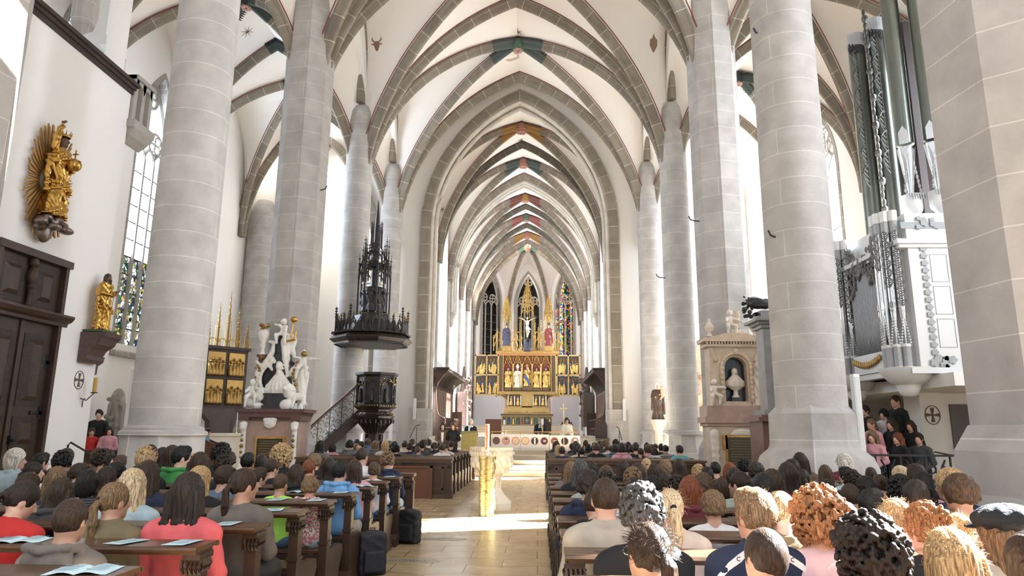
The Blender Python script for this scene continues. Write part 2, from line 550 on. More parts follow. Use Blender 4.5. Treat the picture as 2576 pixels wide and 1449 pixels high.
# floor: long honey-coloured slabs
def floor_mat():
    m = bpy.data.materials.new('limestone_slabs'); m.use_nodes = True
    nt = m.node_tree; L = nt.links.new; b = nt.nodes['Principled BSDF']
    g = nd(nt, 'NewGeometry')
    n0 = nd(nt, 'TexNoise'); n0.inputs['Scale'].default_value = .9; L(g.outputs[0], n0.inputs[0])
    sp = nd(nt, 'SeparateXYZ'); L(g.outputs[0], sp.inputs[0])
    # long hexagon slabs: shift the row boundary with a triangle wave
    pp = nd(nt, 'Math', operation='PINGPONG', i1=.44); L(sp.outputs[0], pp.inputs[0])
    ml = nd(nt, 'Math', operation='MULTIPLY', i1=.28); L(pp.outputs[0], ml.inputs[0])
    ad = nd(nt, 'Math', operation='ADD'); L(sp.outputs[1], ad.inputs[0]); L(ml.outputs[0], ad.inputs[1])
    cb = nd(nt, 'CombineXYZ'); L(sp.outputs[0], cb.inputs[0]); L(ad.outputs[0], cb.inputs[1])
    br = nd(nt, 'TexBrick'); L(cb.outputs[0], br.inputs[0])
    br.inputs['Scale'].default_value = 1; br.inputs['Brick Width'].default_value = .88; br.inputs['Row Height'].default_value = .5
    br.inputs['Mortar Size'].default_value = .006; br.inputs['Mortar Smooth'].default_value = .2
    br.inputs['Color1'].default_value = (.52, .40, .24, 1); br.inputs['Color2'].default_value = (.44, .32, .18, 1)
    br.inputs['Mortar'].default_value = (.10, .07, .05, 1)
    n = nd(nt, 'TexNoise'); n.inputs['Scale'].default_value = 3; n.inputs['Detail'].default_value = 5; L(g.outputs[0], n.inputs[0])
    rp = nd(nt, 'ValToRGB'); L(n.outputs[0], rp.inputs[0])
    rp.color_ramp.elements[0].position = .3; rp.color_ramp.elements[0].color = (.82, .8, .78, 1)
    rp.color_ramp.elements[1].position = .7; rp.color_ramp.elements[1].color = (1.08, 1.06, 1.04, 1)
    L(mix(nt, 1.0, br.outputs[0], rp.outputs[0], 'MULTIPLY'), b.inputs['Base Color'])
    mr = nd(nt, 'MapRange'); L(n.outputs[0], mr.inputs[0]); mr.inputs[3].default_value = .14; mr.inputs[4].default_value = .34
    L(mr.outputs[0], b.inputs['Roughness'])
    bp = nd(nt, 'Bump'); bp.inputs['Strength'].default_value = .12; bp.inputs['Distance'].default_value = .02
    L(br.outputs[1], bp.inputs['Height']); bp.invert = True; L(bp.outputs[0], b.inputs['Normal'])
    return m
FLOORM = floor_mat()
f = MB(); f.box(-16.5, 14.2, -7, 36, -.2, 0)
structure(f.build('floor', FLOORM))
STEPM = mat('step_limestone', (.60, .51, .38), .35, noise=.08, nscale=3)
b = MB()
for k, y in enumerate((25.2, 26.0, 26.8, 27.5, 28.2)):
    b.box(-5.6 - .0 * k, 3.9, y, 33.5, .17 * k, .17 * (k + 1))
    b.box(-5.62, 3.92, y - .03, y + .3, .17 * (k + 1) - .04, .17 * (k + 1) + .001)
structure(b.build('trim_chancel_steps', STEPM))
b = MB()
for k, y in enumerate((31.2, 31.7, 32.2)):
    b.box(-5.0, 3.2, y, 67, .85 + .15 * k, .85 + .15 * (k + 1))
for k, y in enumerate((46.6, 47.1, 47.6, 48.1)):
    b.box(-4.6, 2.8, y, 67, 1.3 + .15 * k, 1.3 + .15 * (k + 1))
structure(b.build('floor_chancel', STEPM))

# --- columns
def column(kind, x, y, top, r=.63):
    b = MB()
    if kind == 'round':
        prof = [(r * 1.04, 1.62), (r * 1.035, 4), (r, 9), (r * .98, top - .5), (r * .93, top - .1), (r * .75, top + .15), (.2, top + .3)]
        b.lathe(prof, 40, (x, y))
        if y == YC[2] and x > 0:
            b.lathe([(r + .44, 0), (r + .44, 1.0), (r + .36, 1.2), (r + .2, 1.34), (r + .17, 1.42), (r + .16, 1.98), (r + .02, 2.12)], 8, (x, y), pi / 8); r = -9
    if kind == 'round' and r > 0:
        b.lathe([(r + .17, 1.50), (r + .17, 1.56), (r + .1, 1.60), (r + .11, 1.63), (r + .03, 1.68), (r, 1.69)], 40, (x, y))
        b.lathe([(r + .22, 0), (r + .22, .9), (r + .2, 1.0), (r + .14, 1.14), (r + .13, 1.5)], 8, (x, y), pi / 8)
        b.lathe([(r + .42, 0), (r + .42, .62), (r + .36, .72), (r + .26, .82), (r + .22, .92)], 8, (x, y), pi / 8)
    elif kind != 'round':
        R8 = r * 1.22; z = .28 * (y < 10)
        b.lathe([(R8, 1.3), (R8, top), (R8 * .6, top + .5)], 8, (x, y), kind)
        b.lathe([(R8 + .34, 0), (R8 + .34, .55 + z), (R8 + .2, .8 + z), (R8 + .17, 1.2 + z), (R8 + .02, 1.45 + z)], 8, (x, y), kind)
    o = b.build('column', STONE if kind == 'round' else CPIER, uv=True)
    auto_smooth(o, 30) if kind == 'round' else None
    return structure(o)

for sx in (-1, 1):
    X = AX + sx * A; XN = X - (.2 if sx > 0 else .05)
    column(.25 if sx < 0 else -.25, X, YC[1], 15, .80).name = 'column_pier_near_' + ('left' if sx < 0 else 'right')
    column('round', XN, YC[2], 15, .61).name = 'column_near_' + ('left' if sx < 0 else 'right')
    column(.25 if sx < 0 else -.12, X, YC[3], 15, .60).name = 'column_pier_' + ('left' if sx < 0 else 'right')
    column('round', X, YC[4], 14.25, .53).name = 'column_middle_' + ('left' if sx < 0 else 'right')
    column('round', X, YC[5], 14.25, .53).name = 'column_far_' + ('left' if sx < 0 else 'right')
    column(.39, X, YC[0], 15, .60).name = 'column_behind_' + ('left' if sx < 0 else 'right')

# --- vaults
RPROF = [(-.17, .0), (-.17, -.0), (-.165, .10), (-.12, .14), (-.085, .30), (-.05, .36), (.05, .36), (.085, .30), (.12, .14), (.165, .10), (.17, .0)]
def rprof(s=1): return [(a * s, b * s) for a, b in RPROF]

def vault(name, cx, y0, y1, a, S1, Ht, S2, S2x=None, ridge=0, n=28):
    "ribbed bay over x = cx-a..cx+a, y0..y1; S1 springing of cross ribs, S2 springing of the side arches, Ht apex"
    cy, bh = (y0 + y1) / 2, (y1 - y0) / 2
    gT = gfun(max(1, (Ht - S1) / a)); gA = gfun(max(1, (Ht - S2) / bh))
    zT = lambda t: S1 + (Ht - S1) * gT(t)
    zA = lambda t: S2 + (Ht - S2) * gA(t)
    V, F = [], []
    def z(u, v):
        au, av = abs(u), abs(v)
        if au >= av:
            t = av; s = 0 if t > .999 else (au - t) / (1 - t)
            return zT(t) * (1 - s) + zA(t) * s
        t = au; s = 0 if t > .999 else (av - t) / (1 - t)
        return zT(t)
    q = [math.copysign(math.sin(pi / 2 * abs(k / n)), k) for k in range(-n, n + 1)]
    N = len(q)
    for u in q:
        for v in q:
            V.append((cx + u * a, cy + v * bh, z(u, v) + .03))
    for i in range(N - 1):
        for j in range(N - 1):
            k = i * N + j
            A0, B0, C0, D0 = k, k + 1, k + N + 1, k + N
            if (i < n) == (j < n): F += [(A0, B0, C0), (A0, C0, D0)]
            else: F += [(A0, B0, D0), (B0, C0, D0)]
    o = structure(link_mesh(name, V, F, WEB, smooth=False))
    return zT, zA

def arc_path(p0, p1, zf, n=22, full=False):
    "plan from apex p0 to foot p1, height zf(t)"
    ts = [math.sin(pi / 2 * k / n) for k in range(n + 1)]
    pts = [Vector((p0[0] + (p1[0] - p0[0]) * t, p0[1] + (p1[1] - p0[1]) * t, zf(t))) for t in ts]
    return pts

RB = MB(); LINES = MB(); PAINT = {}
def rib(p0, p1, zf, s=1.0, n=22, line=True, paint=None, plen=.16):
    path = arc_path(p0, p1, zf, n)
    RB.sweep(path, rprof(s))
    if line:
        for e in (-1, 1):
            LINES.sweep(path, [(e * (.17 * s + .05) - .012, -.03), (e * (.17 * s + .05) - .012, .0), (e * (.17 * s + .05) + .012, .0), (e * (.17 * s + .05) + .012, -.03)])
    if paint:
        b = PAINT.setdefault(paint, MB())
        k = [q for q in range(len(path)) if (path[q] - path[0]).length < plen * 10]
        path2 = arc_path(p0, (p0[0] + (p1[0] - p0[0]) * plen, p0[1] + (p1[1] - p0[1]) * plen), lambda t: zf(t * plen), 5)
        b.sweep(path2, [(a * 1.05, c + (.008 if c > .01 else -.02)) for a, c in rprof(s)])
        # painted saw-tooth along the web
        L = (path2[-1] - path2[0]); hd = Vector((L.x, L.y, 0)).normalized(); ac = Vector((-hd.y, hd.x, 0))
        for q in range(12):
            t = (q + .5) / 12 * plen
            c = Vector((p0[0] + (p1[0] - p0[0]) * t, p0[1] + (p1[1] - p0[1]) * t, zf(t) - .005))
            dz = Vector((0, 0, (zf(min(1, t + .02)) - zf(max(0, t - .02)))))
            for e in (-1, 1):
                a0 = c + ac * e * .17 * s - hd * .06; a1 = c + ac * e * .17 * s + hd * .06; a2 = c + ac * e * (.17 * s + .16)
                TEETH.add([a0, a1, a2, a0 + Vector((0, 0, .02)), a1 + Vector((0, 0, .02)), a2 + Vector((0, 0, .02))], [(0, 1, 2), (5, 4, 3), (0, 3, 4, 1), (1, 4, 5, 2), (2, 5, 3, 0)])
TEETH = MB()
BOSS = []
HT, S1, S2 = 19.35, 10.3, 14.5
for i in range(5):
    y0, y1 = YC[i], YC[i + 1]
    zT, zA = vault('ceiling_nave_vault', AX, y0, y1, A, S1, HT, S2)
    cy = (y0 + y1) / 2
    pc = 'grey_green' if i == 4 else ('dark_red' if i == 3 else 'umber')
    for sx in (-1, 1):
        for ye in (y0, y1):
            rib((AX, cy), (AX + sx * A, ye), zT, paint=pc, plen=.2)
            rib((AX + sx * A, cy), (AX + sx * A, ye), zA, 1.55)
        rib((AX, y1), (AX + sx * A, y1), zT)
    BOSS.append((AX, cy, HT - .3, .30, pc, 'rose'))
rib((AX, YC[0]), (AX - A, YC[0]), zT); rib((AX, YC[0]), (AX + A, YC[0]), zT)
# strip of vault between the last rib and the chancel arch wall
b = MB(); q = [k / 20 for k in range(-20, 21)]
V = [(AX + u * A, y, zT(abs(u)) + .03) for y in (YC[5], 32.75) for u in q]
b.add(V, [(k, k + 1, k + 42, k + 41) for k in range(40)])
structure(b.build('ceiling_arch_strip', WEB))
# aisles
AA = (AX - A - WX_L) / 2
for sx, cx in ((-1, (AX - A + WX_L) / 2), (1, (AX + A + WX_R) / 2)):
    a = abs(WX_L - (AX - A)) / 2 if sx < 0 else (WX_R - AX - A) / 2
    for i in range(5):
        y0, y1 = YC[i], YC[i + 1]
        if sx > 0 and i == 1: y0 = .8
        if not (sx > 0 and i == 0): zT2, zA2 = vault('ceiling_aisle_vault', cx, y0, y1, a, 10.8, 17.5, 13.2)
        cy = (y0 + y1) / 2
        for s2 in (-1, 1) if not (sx > 0 and i == 0) else ():
            for ye in (y0, y1):
                rib((cx, cy), (cx + s2 * a, ye), zT2, .9, paint='dark_green' if i > 2 else None, plen=.2)
            rib((cx, y1), (cx + s2 * a, y1), zT2, .9, paint='dark_green' if i > 1 else None, plen=.12)
        BOSS.append((cx, cy, 17.25, .24, 'dark_green', 'rose'))
        # wall between nave vault and aisle vault, over the arcade rib
        w = MB(); X = AX + sx * A
        if sx > 0 and i == 1: cy = 10.1
        for k in range(20):
            v0, v1 = -1 + k / 10, -1 + (k + 1) / 10
            za, zb = zA2(abs(v0)), zA2(abs(v1))
            pts = [(X + e, cy + v * 3.1, z) for e in (-.2, .2) for v, z in ((v0, za), (v1, zb), (v1, 20.5), (v0, 20.5))]
            w.add(pts, [(0, 1, 2, 3), (7, 6, 5, 4), (0, 4, 5, 1)])
        structure(w.build('wall_arcade', PLASTER))

# --- outer walls
SUNW = [(8.0, 1.6, 5, 13.2, 16.4), (18.3, 1.25, 5, 13.2, 16.2)]
RW = SUNW + [(30.0, 1.9, 4.4, 12.8, 15.9)]
holed_wall('wall_right', 'x', WX_R, 1.0, -1, 33.5, 0, 18.5, RW)
LW = [(24.1, 1.25, 4.5, 12.0, 15.0), (19.6, 1.1, 10.4, 13.0, 15.5), (27.5, 1.15, 4.5, 12.0, 15.0)]
holed_wall('wall_left', 'x', WX_L, -1.0, 16.4, 36.6, 0, 18.5, LW)

def window(n, ax, d, c, hw, zb, zs, zt, glass, lights=3, out=-1, transoms=8, tm=TRAC):
    "tracery window: mullions, transoms, rosettes, glass"
    def P(u, z, e=0): return (d + out * .45 + e, u, z) if ax == 'x' else (u, d + out * .45 + e, z)
    root = structure(empty('window_%d' % n))
    b = MB()
    m = .085 if lights > 2 else .08
    g = gfun(max(1, (zt - zs) / hw)); top = lambda u: zs + (zt - zs) * g(min(1, abs(u - c) / hw))
    zl = zs - .3
    for k in range(lights + 1):
        u = c - hw + 2 * hw * k / lights
        b.tube([P(u, zb), P(u, zl)], m, 6)
    W = 2 * hw / lights
    for k in range(lights):                # light heads
        u = c - hw + W * (k + .5)
        for p, q2 in zip(pointed(u, W / 2, zl, zl + W * .75, 5), pointed(u, W / 2, zl, zl + W * .75, 5)[1:]):
            b.tube([P(*p), P(*q2)], m * .8, 5)
    def ring(u, z, r, lobes=4):
        pts = [P(u + r * cos(t * pi / 9), z + r * sin(t * pi / 9)) for t in range(19)]
        b.tube(pts, m * .75, 5)
        for j in range(lobes):
            a = 2 * pi * j / lobes + pi / 4
            pts = [P(u + r * .5 * cos(a) + r * .42 * cos(t * pi / 5), z + r * .5 * sin(a) + r * .42 * sin(t * pi / 5)) for t in range(11)]
            b.tube(pts, m * .5, 4)
    r = hw * .36
    ring(c, zt - r * 1.75, r)
    ring(c - hw * .48, zl + W * .75 + r * .75, r * .95); ring(c + hw * .48, zl + W * .75 + r * .75, r * .95)
    fr = pointed(c, hw, zs, zt)
    for p, q2 in zip(fr, fr[1:]): b.tube([P(*p), P(*q2)], m * 1.3, 5)
    b.build('tracery', tm, root)
    l = MB()
    for k in range(1, transoms):
        z = zb + (zl - zb) * k / transoms
        l.tube([P(c - hw, z), P(c + hw, z)], .03, 4)
    for k in range(lights * 2):
        u = c - hw + W * (k + .5) / 2 + W * .0
        if k % 2 == 0: l.tube([P(u + W * .25, zb), P(u + W * .25, zl)], .008, 3)
    l.build('glazing_bar', LEAD, root)
    e = out * .05
    G = [P(c - hw, zb, e)] + [P(*p, e) for p in fr] + [P(c + hw, zb, e)]
    V = G + [tuple(Vector(p) + (Vector((out * .02, 0, 0)) if ax == 'x' else Vector((0, out * .02, 0)))) for p in G]
    k = len(G)
    link_mesh('pane', V, [tuple(range(k)), tuple(range(2 * k - 1, k - 1, -1))], glass, root)
    return root

def glassmat(name, base, amount, stained=None, scale=3):
    m = bpy.data.materials.new(name); m.use_nodes = True
    nt = m.node_tree; L = nt.links.new
    for n in list(nt.nodes): nt.nodes.remove(n)
    out = nd(nt, 'OutputMaterial')
    tr = nd(nt, 'BsdfTransparent'); gl = nd(nt, 'BsdfGlossy'); gl.inputs['Roughness'].default_value = .2
    tr.inputs[0].default_value = (*base, 1)
    if stained:
        g = nd(nt, 'NewGeometry'); mp = nd(nt, 'Mapping'); mp.inputs['Scale'].default_value = (scale, scale, scale * .8); L(g.outputs[0], mp.inputs[0])
        vo = nd(nt, 'TexVoronoi'); L(mp.outputs[0], vo.inputs['Vector']); vo.inputs['Scale'].default_value = 1.6
        sp = nd(nt, 'SeparateColor'); L(vo.outputs['Color'], sp.inputs[0])
        rp = nd(nt, 'ValToRGB'); rp.color_ramp.interpolation = 'CONSTANT'
        L(sp.outputs[0], rp.inputs[0])
        els = rp.color_ramp.elements
        for k, c in enumerate(stained):
            e = els[k] if k < 2 else els.new(.5)
            e.position = k / len(stained); e.color = (*c, 1)
        v2 = nd(nt, 'TexVoronoi'); v2.feature = 'DISTANCE_TO_EDGE'; L(mp.outputs[0], v2.inputs['Vector']); v2.inputs['Scale'].default_value = 1.6
        cr = nd(nt, 'Math', operation='GREATER_THAN', i1=.05); L(v2.outputs['Distance'], cr.inputs[0])
        L(mix(nt, cr.outputs[0], (.0, .0, .0), rp.outputs[0]), tr.inputs[0])
    ms = nd(nt, 'MixShader'); ms.inputs[0].default_value = .06
    L(tr.outputs[0], ms.inputs[1]); L(gl.outputs[0], ms.inputs[2]); L(ms.outputs[0], out.inputs[0])
    return m
CLEAR = glassmat('clear_leaded_glass', (.93, .96, 1), 1)
DARKG = glassmat('dark_stained_glass', (.05, .06, .07), 1, [(.006, .008, .012), (.02, .018, .016), (.012, .02, .03), (.035, .03, .02), (.008, .01, .01), (.03, .015, .02), (.01, .012, .02)], 6)
BRIGHTG = glassmat('bright_stained_glass', (.5, .3, .2), 1, [(.04, .06, .5), (.8, .08, .05), (.95, .6, .15), (.03, .1, .6), (.15, .35, .12), (.8, .12, .08), (.95, .8, .6), (.08, .3, .45)], 6)
FIGG = glassmat('figured_stained_glass', (.3, .3, .3), 1, [(.05, .07, .10), (.20, .18, .14), (.03, .10, .06), (.5, .48, .45), (.06, .03, .08), (.25, .20, .08), (.6, .6, .62)], 5)

window(1, 'x', WX_L, *LW[0], CLEAR, 4, -1, 11)
window(2, 'x', WX_L, *LW[1], CLEAR, 3, -1, 4)
window(19, 'x', WX_L, *LW[2], CLEAR, 3, -1, 8)
for k, h in enumerate(RW): window(3 + k, 'x', WX_R, *h, CLEAR, 2, 1, 4)
fb = MB()
for h in LW: reveal_band(fb, 'x', WX_L, *h, toward=1)
for h in RW: reveal_band(fb, 'x', WX_R, *h, toward=-1)
# sloping sill of the left window
fb.prism([(WX_L - .5, 4.55), (WX_L + .12, 4.2), (WX_L + .12, 4.05), (WX_L - .5, 4.05)], 22.65, 25.55, 'y')
structure(fb.build('trim_window_frames', stone('frame_stone', (.33, .31, .28), (.40, .37, .33), (.6, .58, .54), row=.5, width=.6)))

# lower figured panes of the left window
fp = MB(); fp.box(WX_L - .52, WX_L - .505, 22.88, 25.32, 4.55, 7.8)
tag(fp.build('stained_glass_panel', FIGG), 'dark figured stained glass filling the lower part of the tall left aisle window', 'stained glass')

# end wall of the left aisle: wide arch, responds, white wall behind
g = MB()
holed_wall('wall_left_end', 'y', 33.0, 1.0, WX_L, AX - A + .2, 0, 18.5, [(-10.7, 2.45, 0, 9.4, 15.9)])
holed_wall('wall_left_chapel', 'y', 36.6, .4, WX_L - 1, -5.6, 0, 18.5, [])
b = MB()
path = [Vector((-10.7 - 2.5, 33.3, .9))] + [Vector((p[0], 33.3, p[1])) for p in pointed(-10.7, 2.5, 9.4, 15.95)] + [Vector((-10.7 + 2.5, 33.3, .9))]
def arch_band(b, path, y0, y1, cin, w):
    "rectangular moulded band following a path in an x-z plane, w wide outward from the opening"
    n = len(path)
    prof = [(0, y0 + .12), (0, y1 - .12), (.10, y1), (w, y1), (w, y0), (.10, y0)]
    V, F, U = [], [], []
    d = 0
    for i, p in enumerate(path):
        if i: d += (path[i] - path[i - 1]).length
        t = (path[min(i + 1, n - 1)] - path[max(i - 1, 0)]).normalized()
        nrm = Vector((t.z, 0, -t.x))
        if nrm.dot(Vector((cin[0] - p.x, 0, cin[1] - p.z))) > 0: nrm = -nrm
        for a, yy in prof:
            q = p + nrm * a; V.append((q.x, yy, q.z)); U.append((d, a))
    m = len(prof)
    for i in range(n - 1):
        for k in range(m):
            l = (k + 1) % m
            F.append((i * m + k, i * m + l, (i + 1) * m + l, (i + 1) * m + k))
    b.add(V, F, U)
arch_band(b, path, 32.75, 34.1, (-10.7, 8), .5)
structure(b.build('trim_left_end_arch', RIB, uv=True))
b = MB()
b.lathe([(.75, 0), (.75, 12.2), (.4, 13)], 32, (-13.95, 33.0)); b.lathe([(.95, 0), (.95, 1.4), (.78, 1.7)], 8, (-13.95, 33.0), pi / 8)
structure(auto_smooth(b.build('column_respond_left', STONE, uv=True), 30))
holed_wall('wall_right_end', 'y', 33.2, .8, AX + A - .2, WX_R + 1, 0, 18.5, [])
b = MB()
for X, Y, w in ((10.35, 33.0, .26), (9.3, 33.0, .14)):
    b.box(X, X + w, Y - .25, Y + .3, 0, 13.5)
structure(b.build('trim_right_end_shaft', RIB, uv=True))

# nave east wall with the chancel arch
holed_wall('wall_chancel_arch', 'y', 32.7, .9, AX - A - .3, AX + A + .3, 0, 20.5, [(AX, 4.45, 0, 11.4, 18.3)])
b = MB()
def jamb_path(c, hw, zs, zt, y, z0): return [Vector((c - hw, y, z0))] + [Vector((p[0], y, p[1])) for p in pointed(c, hw, zs, zt, 18)] + [Vector((c + hw, y, z0))]
def dens(path):
    out = []
    for p, q in zip(path, path[1:]):
        n = max(1, int((q - p).length / .6))
        out += [p.lerp(q, k / n) for k in range(n)]
    return out + [path[-1]]
arch_band(b, dens(jamb_path(AX, 4.36, 11.4, 18.2, 32.7, .8)), 32.35, 33.7, (AX, 9), .5)
for off, r, yy in ((4.9, .07, 32.6), (4.33, .09, 32.5), (4.25, .11, 33.1)):
    P = dens(jamb_path(AX, off, 11.4, 18.2 + (off - 4.36) * 1.25, yy, .8))
    V0 = len(b.V); b.tube(P, r, 8)
    d = 0; U = []
    for i in range(len(P)):
        if i: d += (P[i] - P[i - 1]).length
        U += [(d, 0)] * 8
    b.U[V0:] = U
structure(b.build('trim_chancel_arch', RIB, uv=True))
b = MB()
for sx in (-1, 1):
    x0, x1 = sorted((AX + sx * 4.2, AX + sx * 5.1))
    b.box(x0, x1, 32.3, 33.9, .5, 2.6)
structure(b.build('trim_jamb_base', PIER))

# --- chancel
CH = 5.0; CZ, CS = 18.7, 11.2
def cwall(n, sx):
    X = AX + sx * CH
    holes = [(y, 1.25, 5.6 if sx < 0 else 7, 12.5, 15.6) for y in (41.4, 48.3, 53.0, 58.0)]
    holed_wall('wall_chancel_' + ('left' if sx < 0 else 'right'), 'x', X, sx * .9, 33.6, 63.3, .8, 19.5, holes)
    for k, h in enumerate(holes): window(n + k, 'x', X, *h, CLEAR, 3, sx, 7)
cwall(8, -1); cwall(12, 1)
YB = [33.6, 38.8, 44.0, 50.5, 55.5, 60.5]
PC = ['ochre', 'grey_green', None, 'red', 'ochre', 'red']
for i in range(5):
    y0, y1 = YB[i], YB[i + 1]
    if i == 2: y0 = 45.8
    zTc, zAc = vault('ceiling_chancel_vault', AX, y0, y1, CH, CS, CZ, 13.0, n=20)
    cy = (y0 + y1) / 2
    pc = ['ochre', 'grey_green', 'dark_red', 'red', 'ochre'][i]
    for sx in (-1, 1):
        for ye in (y0, y1):
            rib((AX, cy), (AX + sx * CH, ye), zTc, .95, paint=pc, plen=.24)
            rib((AX, ye), (AX + sx * CH, ye), zTc, .95)
    BOSS.append((AX, cy, CZ - .3, .36, ['grey_green', 'brick', 'ochre', 'green', 'brick'][i], 'rose'))
zc = lambda t: zTc(t)
b = MB()                                     # heavy double arch
for hw, zt, y0, y1, w in ((4.75, 18.25, 44.2, 45.6, .7),):
    arch_band(b, dens(jamb_path(AX, hw, 11.2, zt, 45, 9.2)), y0, y1, (AX, 9), w)
for hw, yy, r in ((4.66, 44.5, .12), (4.62, 45.0, .14), (4.72, 44.1, .09)):
    b.tube(dens(jamb_path(AX, hw, 11.2, 18.15, yy, 9.2)), r, 8)
b.U = [(p.z * .9 + p.x * .3, 0) for p in [Vector(v) for v in b.V]]
structure(b.build('trim_heavy_arch', RIB, uv=True))
cb = MB()
for sx in (-1, 1):
    X = AX + sx * 4.85
    cb.lathe([(.05, 8.3), (.16, 8.5), (.2, 8.8), (.34, 9.1), (.38, 9.25)], 8, (X, 44.9))
    for y in YB[1:]:
        cb.lathe([(.16, 1.3), (.16, CS)], 10, (AX + sx * (CH - .02), y))
    cb.lathe([(.16, 1.3), (.16, 12)], 10, (AX + sx * (CH - .02), 35.2))
structure(cb.build('trim_chancel_shafts', PIER))

# apse: three tall windows in five sides
Ya = 62.2
corner = [(-CH, 60.5), (-CH, 63.25), (-2.05, 66.2), (2.05, 66.2), (CH, 63.25), (CH, 60.5)]
cor = [(AX + x, y) for x, y in corner]
boss = (AX, Ya)
wb = MB(); fbn = MB()
for i in range(5):
    p, q = Vector(cor[i]), Vector(cor[i + 1])
    L = (q - p).length
    n = Vector(((q - p).y, -(q - p).x)).normalized()
    if n.dot(Vector((AX, 61)) - p) < 0: n = -n
    # vault cell
    gA = gfun(max(1, (17.9 - 12.6) / (L / 2)))
    zA4 = lambda t: 12.6 + 5.3 * gA(t)
    N = 14; V = []; F = []
    for a in range(N + 1):
        t = a / N
        for c in range(2 * N + 1):
            w_ = (c - N) / N
            u = abs(w_) * t
            s_ = 0 if u > .999 else (t - u) / (1 - u)
            z = zTc(u) * (1 - s_) + zA4(u) * s_
            pl = p.lerp(q, (w_ + 1) / 2); pt = Vector(boss).lerp(pl, t)
            V.append((pt.x, pt.y, z + .03))
    M_ = 2 * N + 1
    for a in range(N):
        for c in range(2 * N):
            k = a * M_ + c
            F.append((k, k + 1, k + M_ + 1, k + M_))
    structure(link_mesh('ceiling_apse_vault', V, F, WEB))
    if i in (1, 2, 3):
        mid = (p + q) / 2; hw = 1.12
        d = (q - p).normalized()
        o = MB()
        base = Matrix(((d.x, -n.x, 0, mid.x), (d.y, -n.y, 0, mid.y), (0, 0, 1, 0), (0, 0, 0, 1)))
        # wall piece with window, built in its own frame (u along wall, v outward)
        pts = pointed(0, hw, 13.6, 16.75); z0, z1 = .8, 19.2
        o.X = base
        def quad(a, b2, c2, e):
            for dd in (0, .9): o.add([(a[0], dd, a[1]), (b2[0], dd, b2[1]), (c2[0], dd, c2[1]), (e[0], dd, e[1])], [(0, 1, 2, 3)])
        h = L / 2 + .02
        quad((-h, z0), (-hw, z0), (-hw, z1), (-h, z1)); quad((hw, z0), (h, z0), (h, z1), (hw, z1)); quad((-hw, z0), (hw, z0), (hw, 4.4), (-hw, 4.4))
        for a_, b_ in zip(pts, pts[1:]): quad(a_, b_, (b_[0], z1), (a_[0], z1))
        lp = [(-hw, 4.4)] + pts + [(hw, 4.4)]
        for a_, b_ in zip(lp, lp[1:] + lp[:1]): o.add([(a_[0], 0, a_[1]), (b_[0], 0, b_[1]), (b_[0], .9, b_[1]), (a_[0], .9, a_[1])], [(0, 1, 2, 3)])
        structure(o.build('wall_apse_%d' % i, PLASTER))
        fbn.X = base
        for w2, dp in ((.3, -.02), (.12, -.08)):
            oo = [(-hw, 4.4)] + pts + [(hw, 4.4)]
            ii = [(-hw - w2, 4.4)] + pointed(0, hw + w2, 13.6, 16.75 + w2 * 1.2) + [(hw + w2, 4.4)]
            for k in range(len(oo) - 1):
                fbn.add([(oo[k][0], dp, oo[k][1]), (oo[k + 1][0], dp, oo[k + 1][1]), (ii[k + 1][0], dp, ii[k + 1][1]), (ii[k][0], dp, ii[k][1])], [(0, 1, 2, 3)])
                fbn.add([(oo[k][0], dp, oo[k][1]), (oo[k + 1][0], dp, oo[k + 1][1]), (oo[k + 1][0], .4, oo[k + 1][1]), (oo[k][0], .4, oo[k][1])], [(0, 1, 2, 3)])
        win = window(15 + i, 'y', 0, 0, hw, 4.4, 13.6, 16.75, [None, DARKG, DARKG, BRIGHTG][i], 3, 1, 12)
        win.matrix_world = base
    else:
        v = MB(); v.add([(p.x, p.y, .8), (q.x, q.y, .8), (q.x, q.y, 19), (p.x, p.y, 19)], [(0, 1, 2, 3)])
        structure(v.build('wall_apse_side', PLASTER))
structure(fbn.build('trim_apse_window_frames', TRAC))
for x, y in cor[1:5]:
    rib(boss, (x, y), zTc, .95, paint='green', plen=.18)
    sh = MB(); sh.lathe([(.17, 1.6), (.17, 12.9)], 10, (x, y)); structure(sh.build('trim_apse_shaft', PIER))
BOSS.append((AX, Ya, CZ - .32, .34, 'brick', 'rose'))

structure(RB.build('trim_vault_ribs', RIB, uv=True))
structure(LINES.build('trim_painted_lines', REDLINE))
structure(TEETH.build('trim_painted_teeth', mat('painted_black', (.03, .028, .027), .8)))
PM = dict(grey_green=(.07, .09, .08), umber=(.16, .09, .045), dark_red=(.17, .06, .045), dark_green=(.045, .06, .052), ochre=(.30, .16, .045), red=(.24, .075, .06), brick=(.33, .15, .11), green=(.075, .13, .095))
PMM = {k: mat('paint_' + k, v, .7, noise=.15, nscale=6) for k, v in PM.items()}
for k, b in PAINT.items(): structure(b.build('trim_painted_rib_' + k, PMM[k]))
for i, (x, y, z, r, pc, _) in enumerate(BOSS):
    b = MB(); b.lathe([(r * .6, z + .3), (r, z + .2), (r, z - .12), (r * .8, z - .2), (r * .82, z - .24), (r * .3, z - .25)], 20, (x, y))
    if pc == 'grey_green': pc = 'brick' if i > 4 else 'green'
    structure(auto_smooth(b.build('trim_vault_boss', PMM[pc]), 40))
    b = MB()
    for k in range(7):
        b.ball((x + r * .5 * cos(k * .9), y + r * .5 * sin(k * .9), z - .24), .07 + .02 * (k % 2), 8, 5)
    structure(b.build('trim_boss_relief', mat('boss_relief', (.45, .25, .2), .7) if i == 0 else bpy.data.materials['boss_relief'], smooth=True))

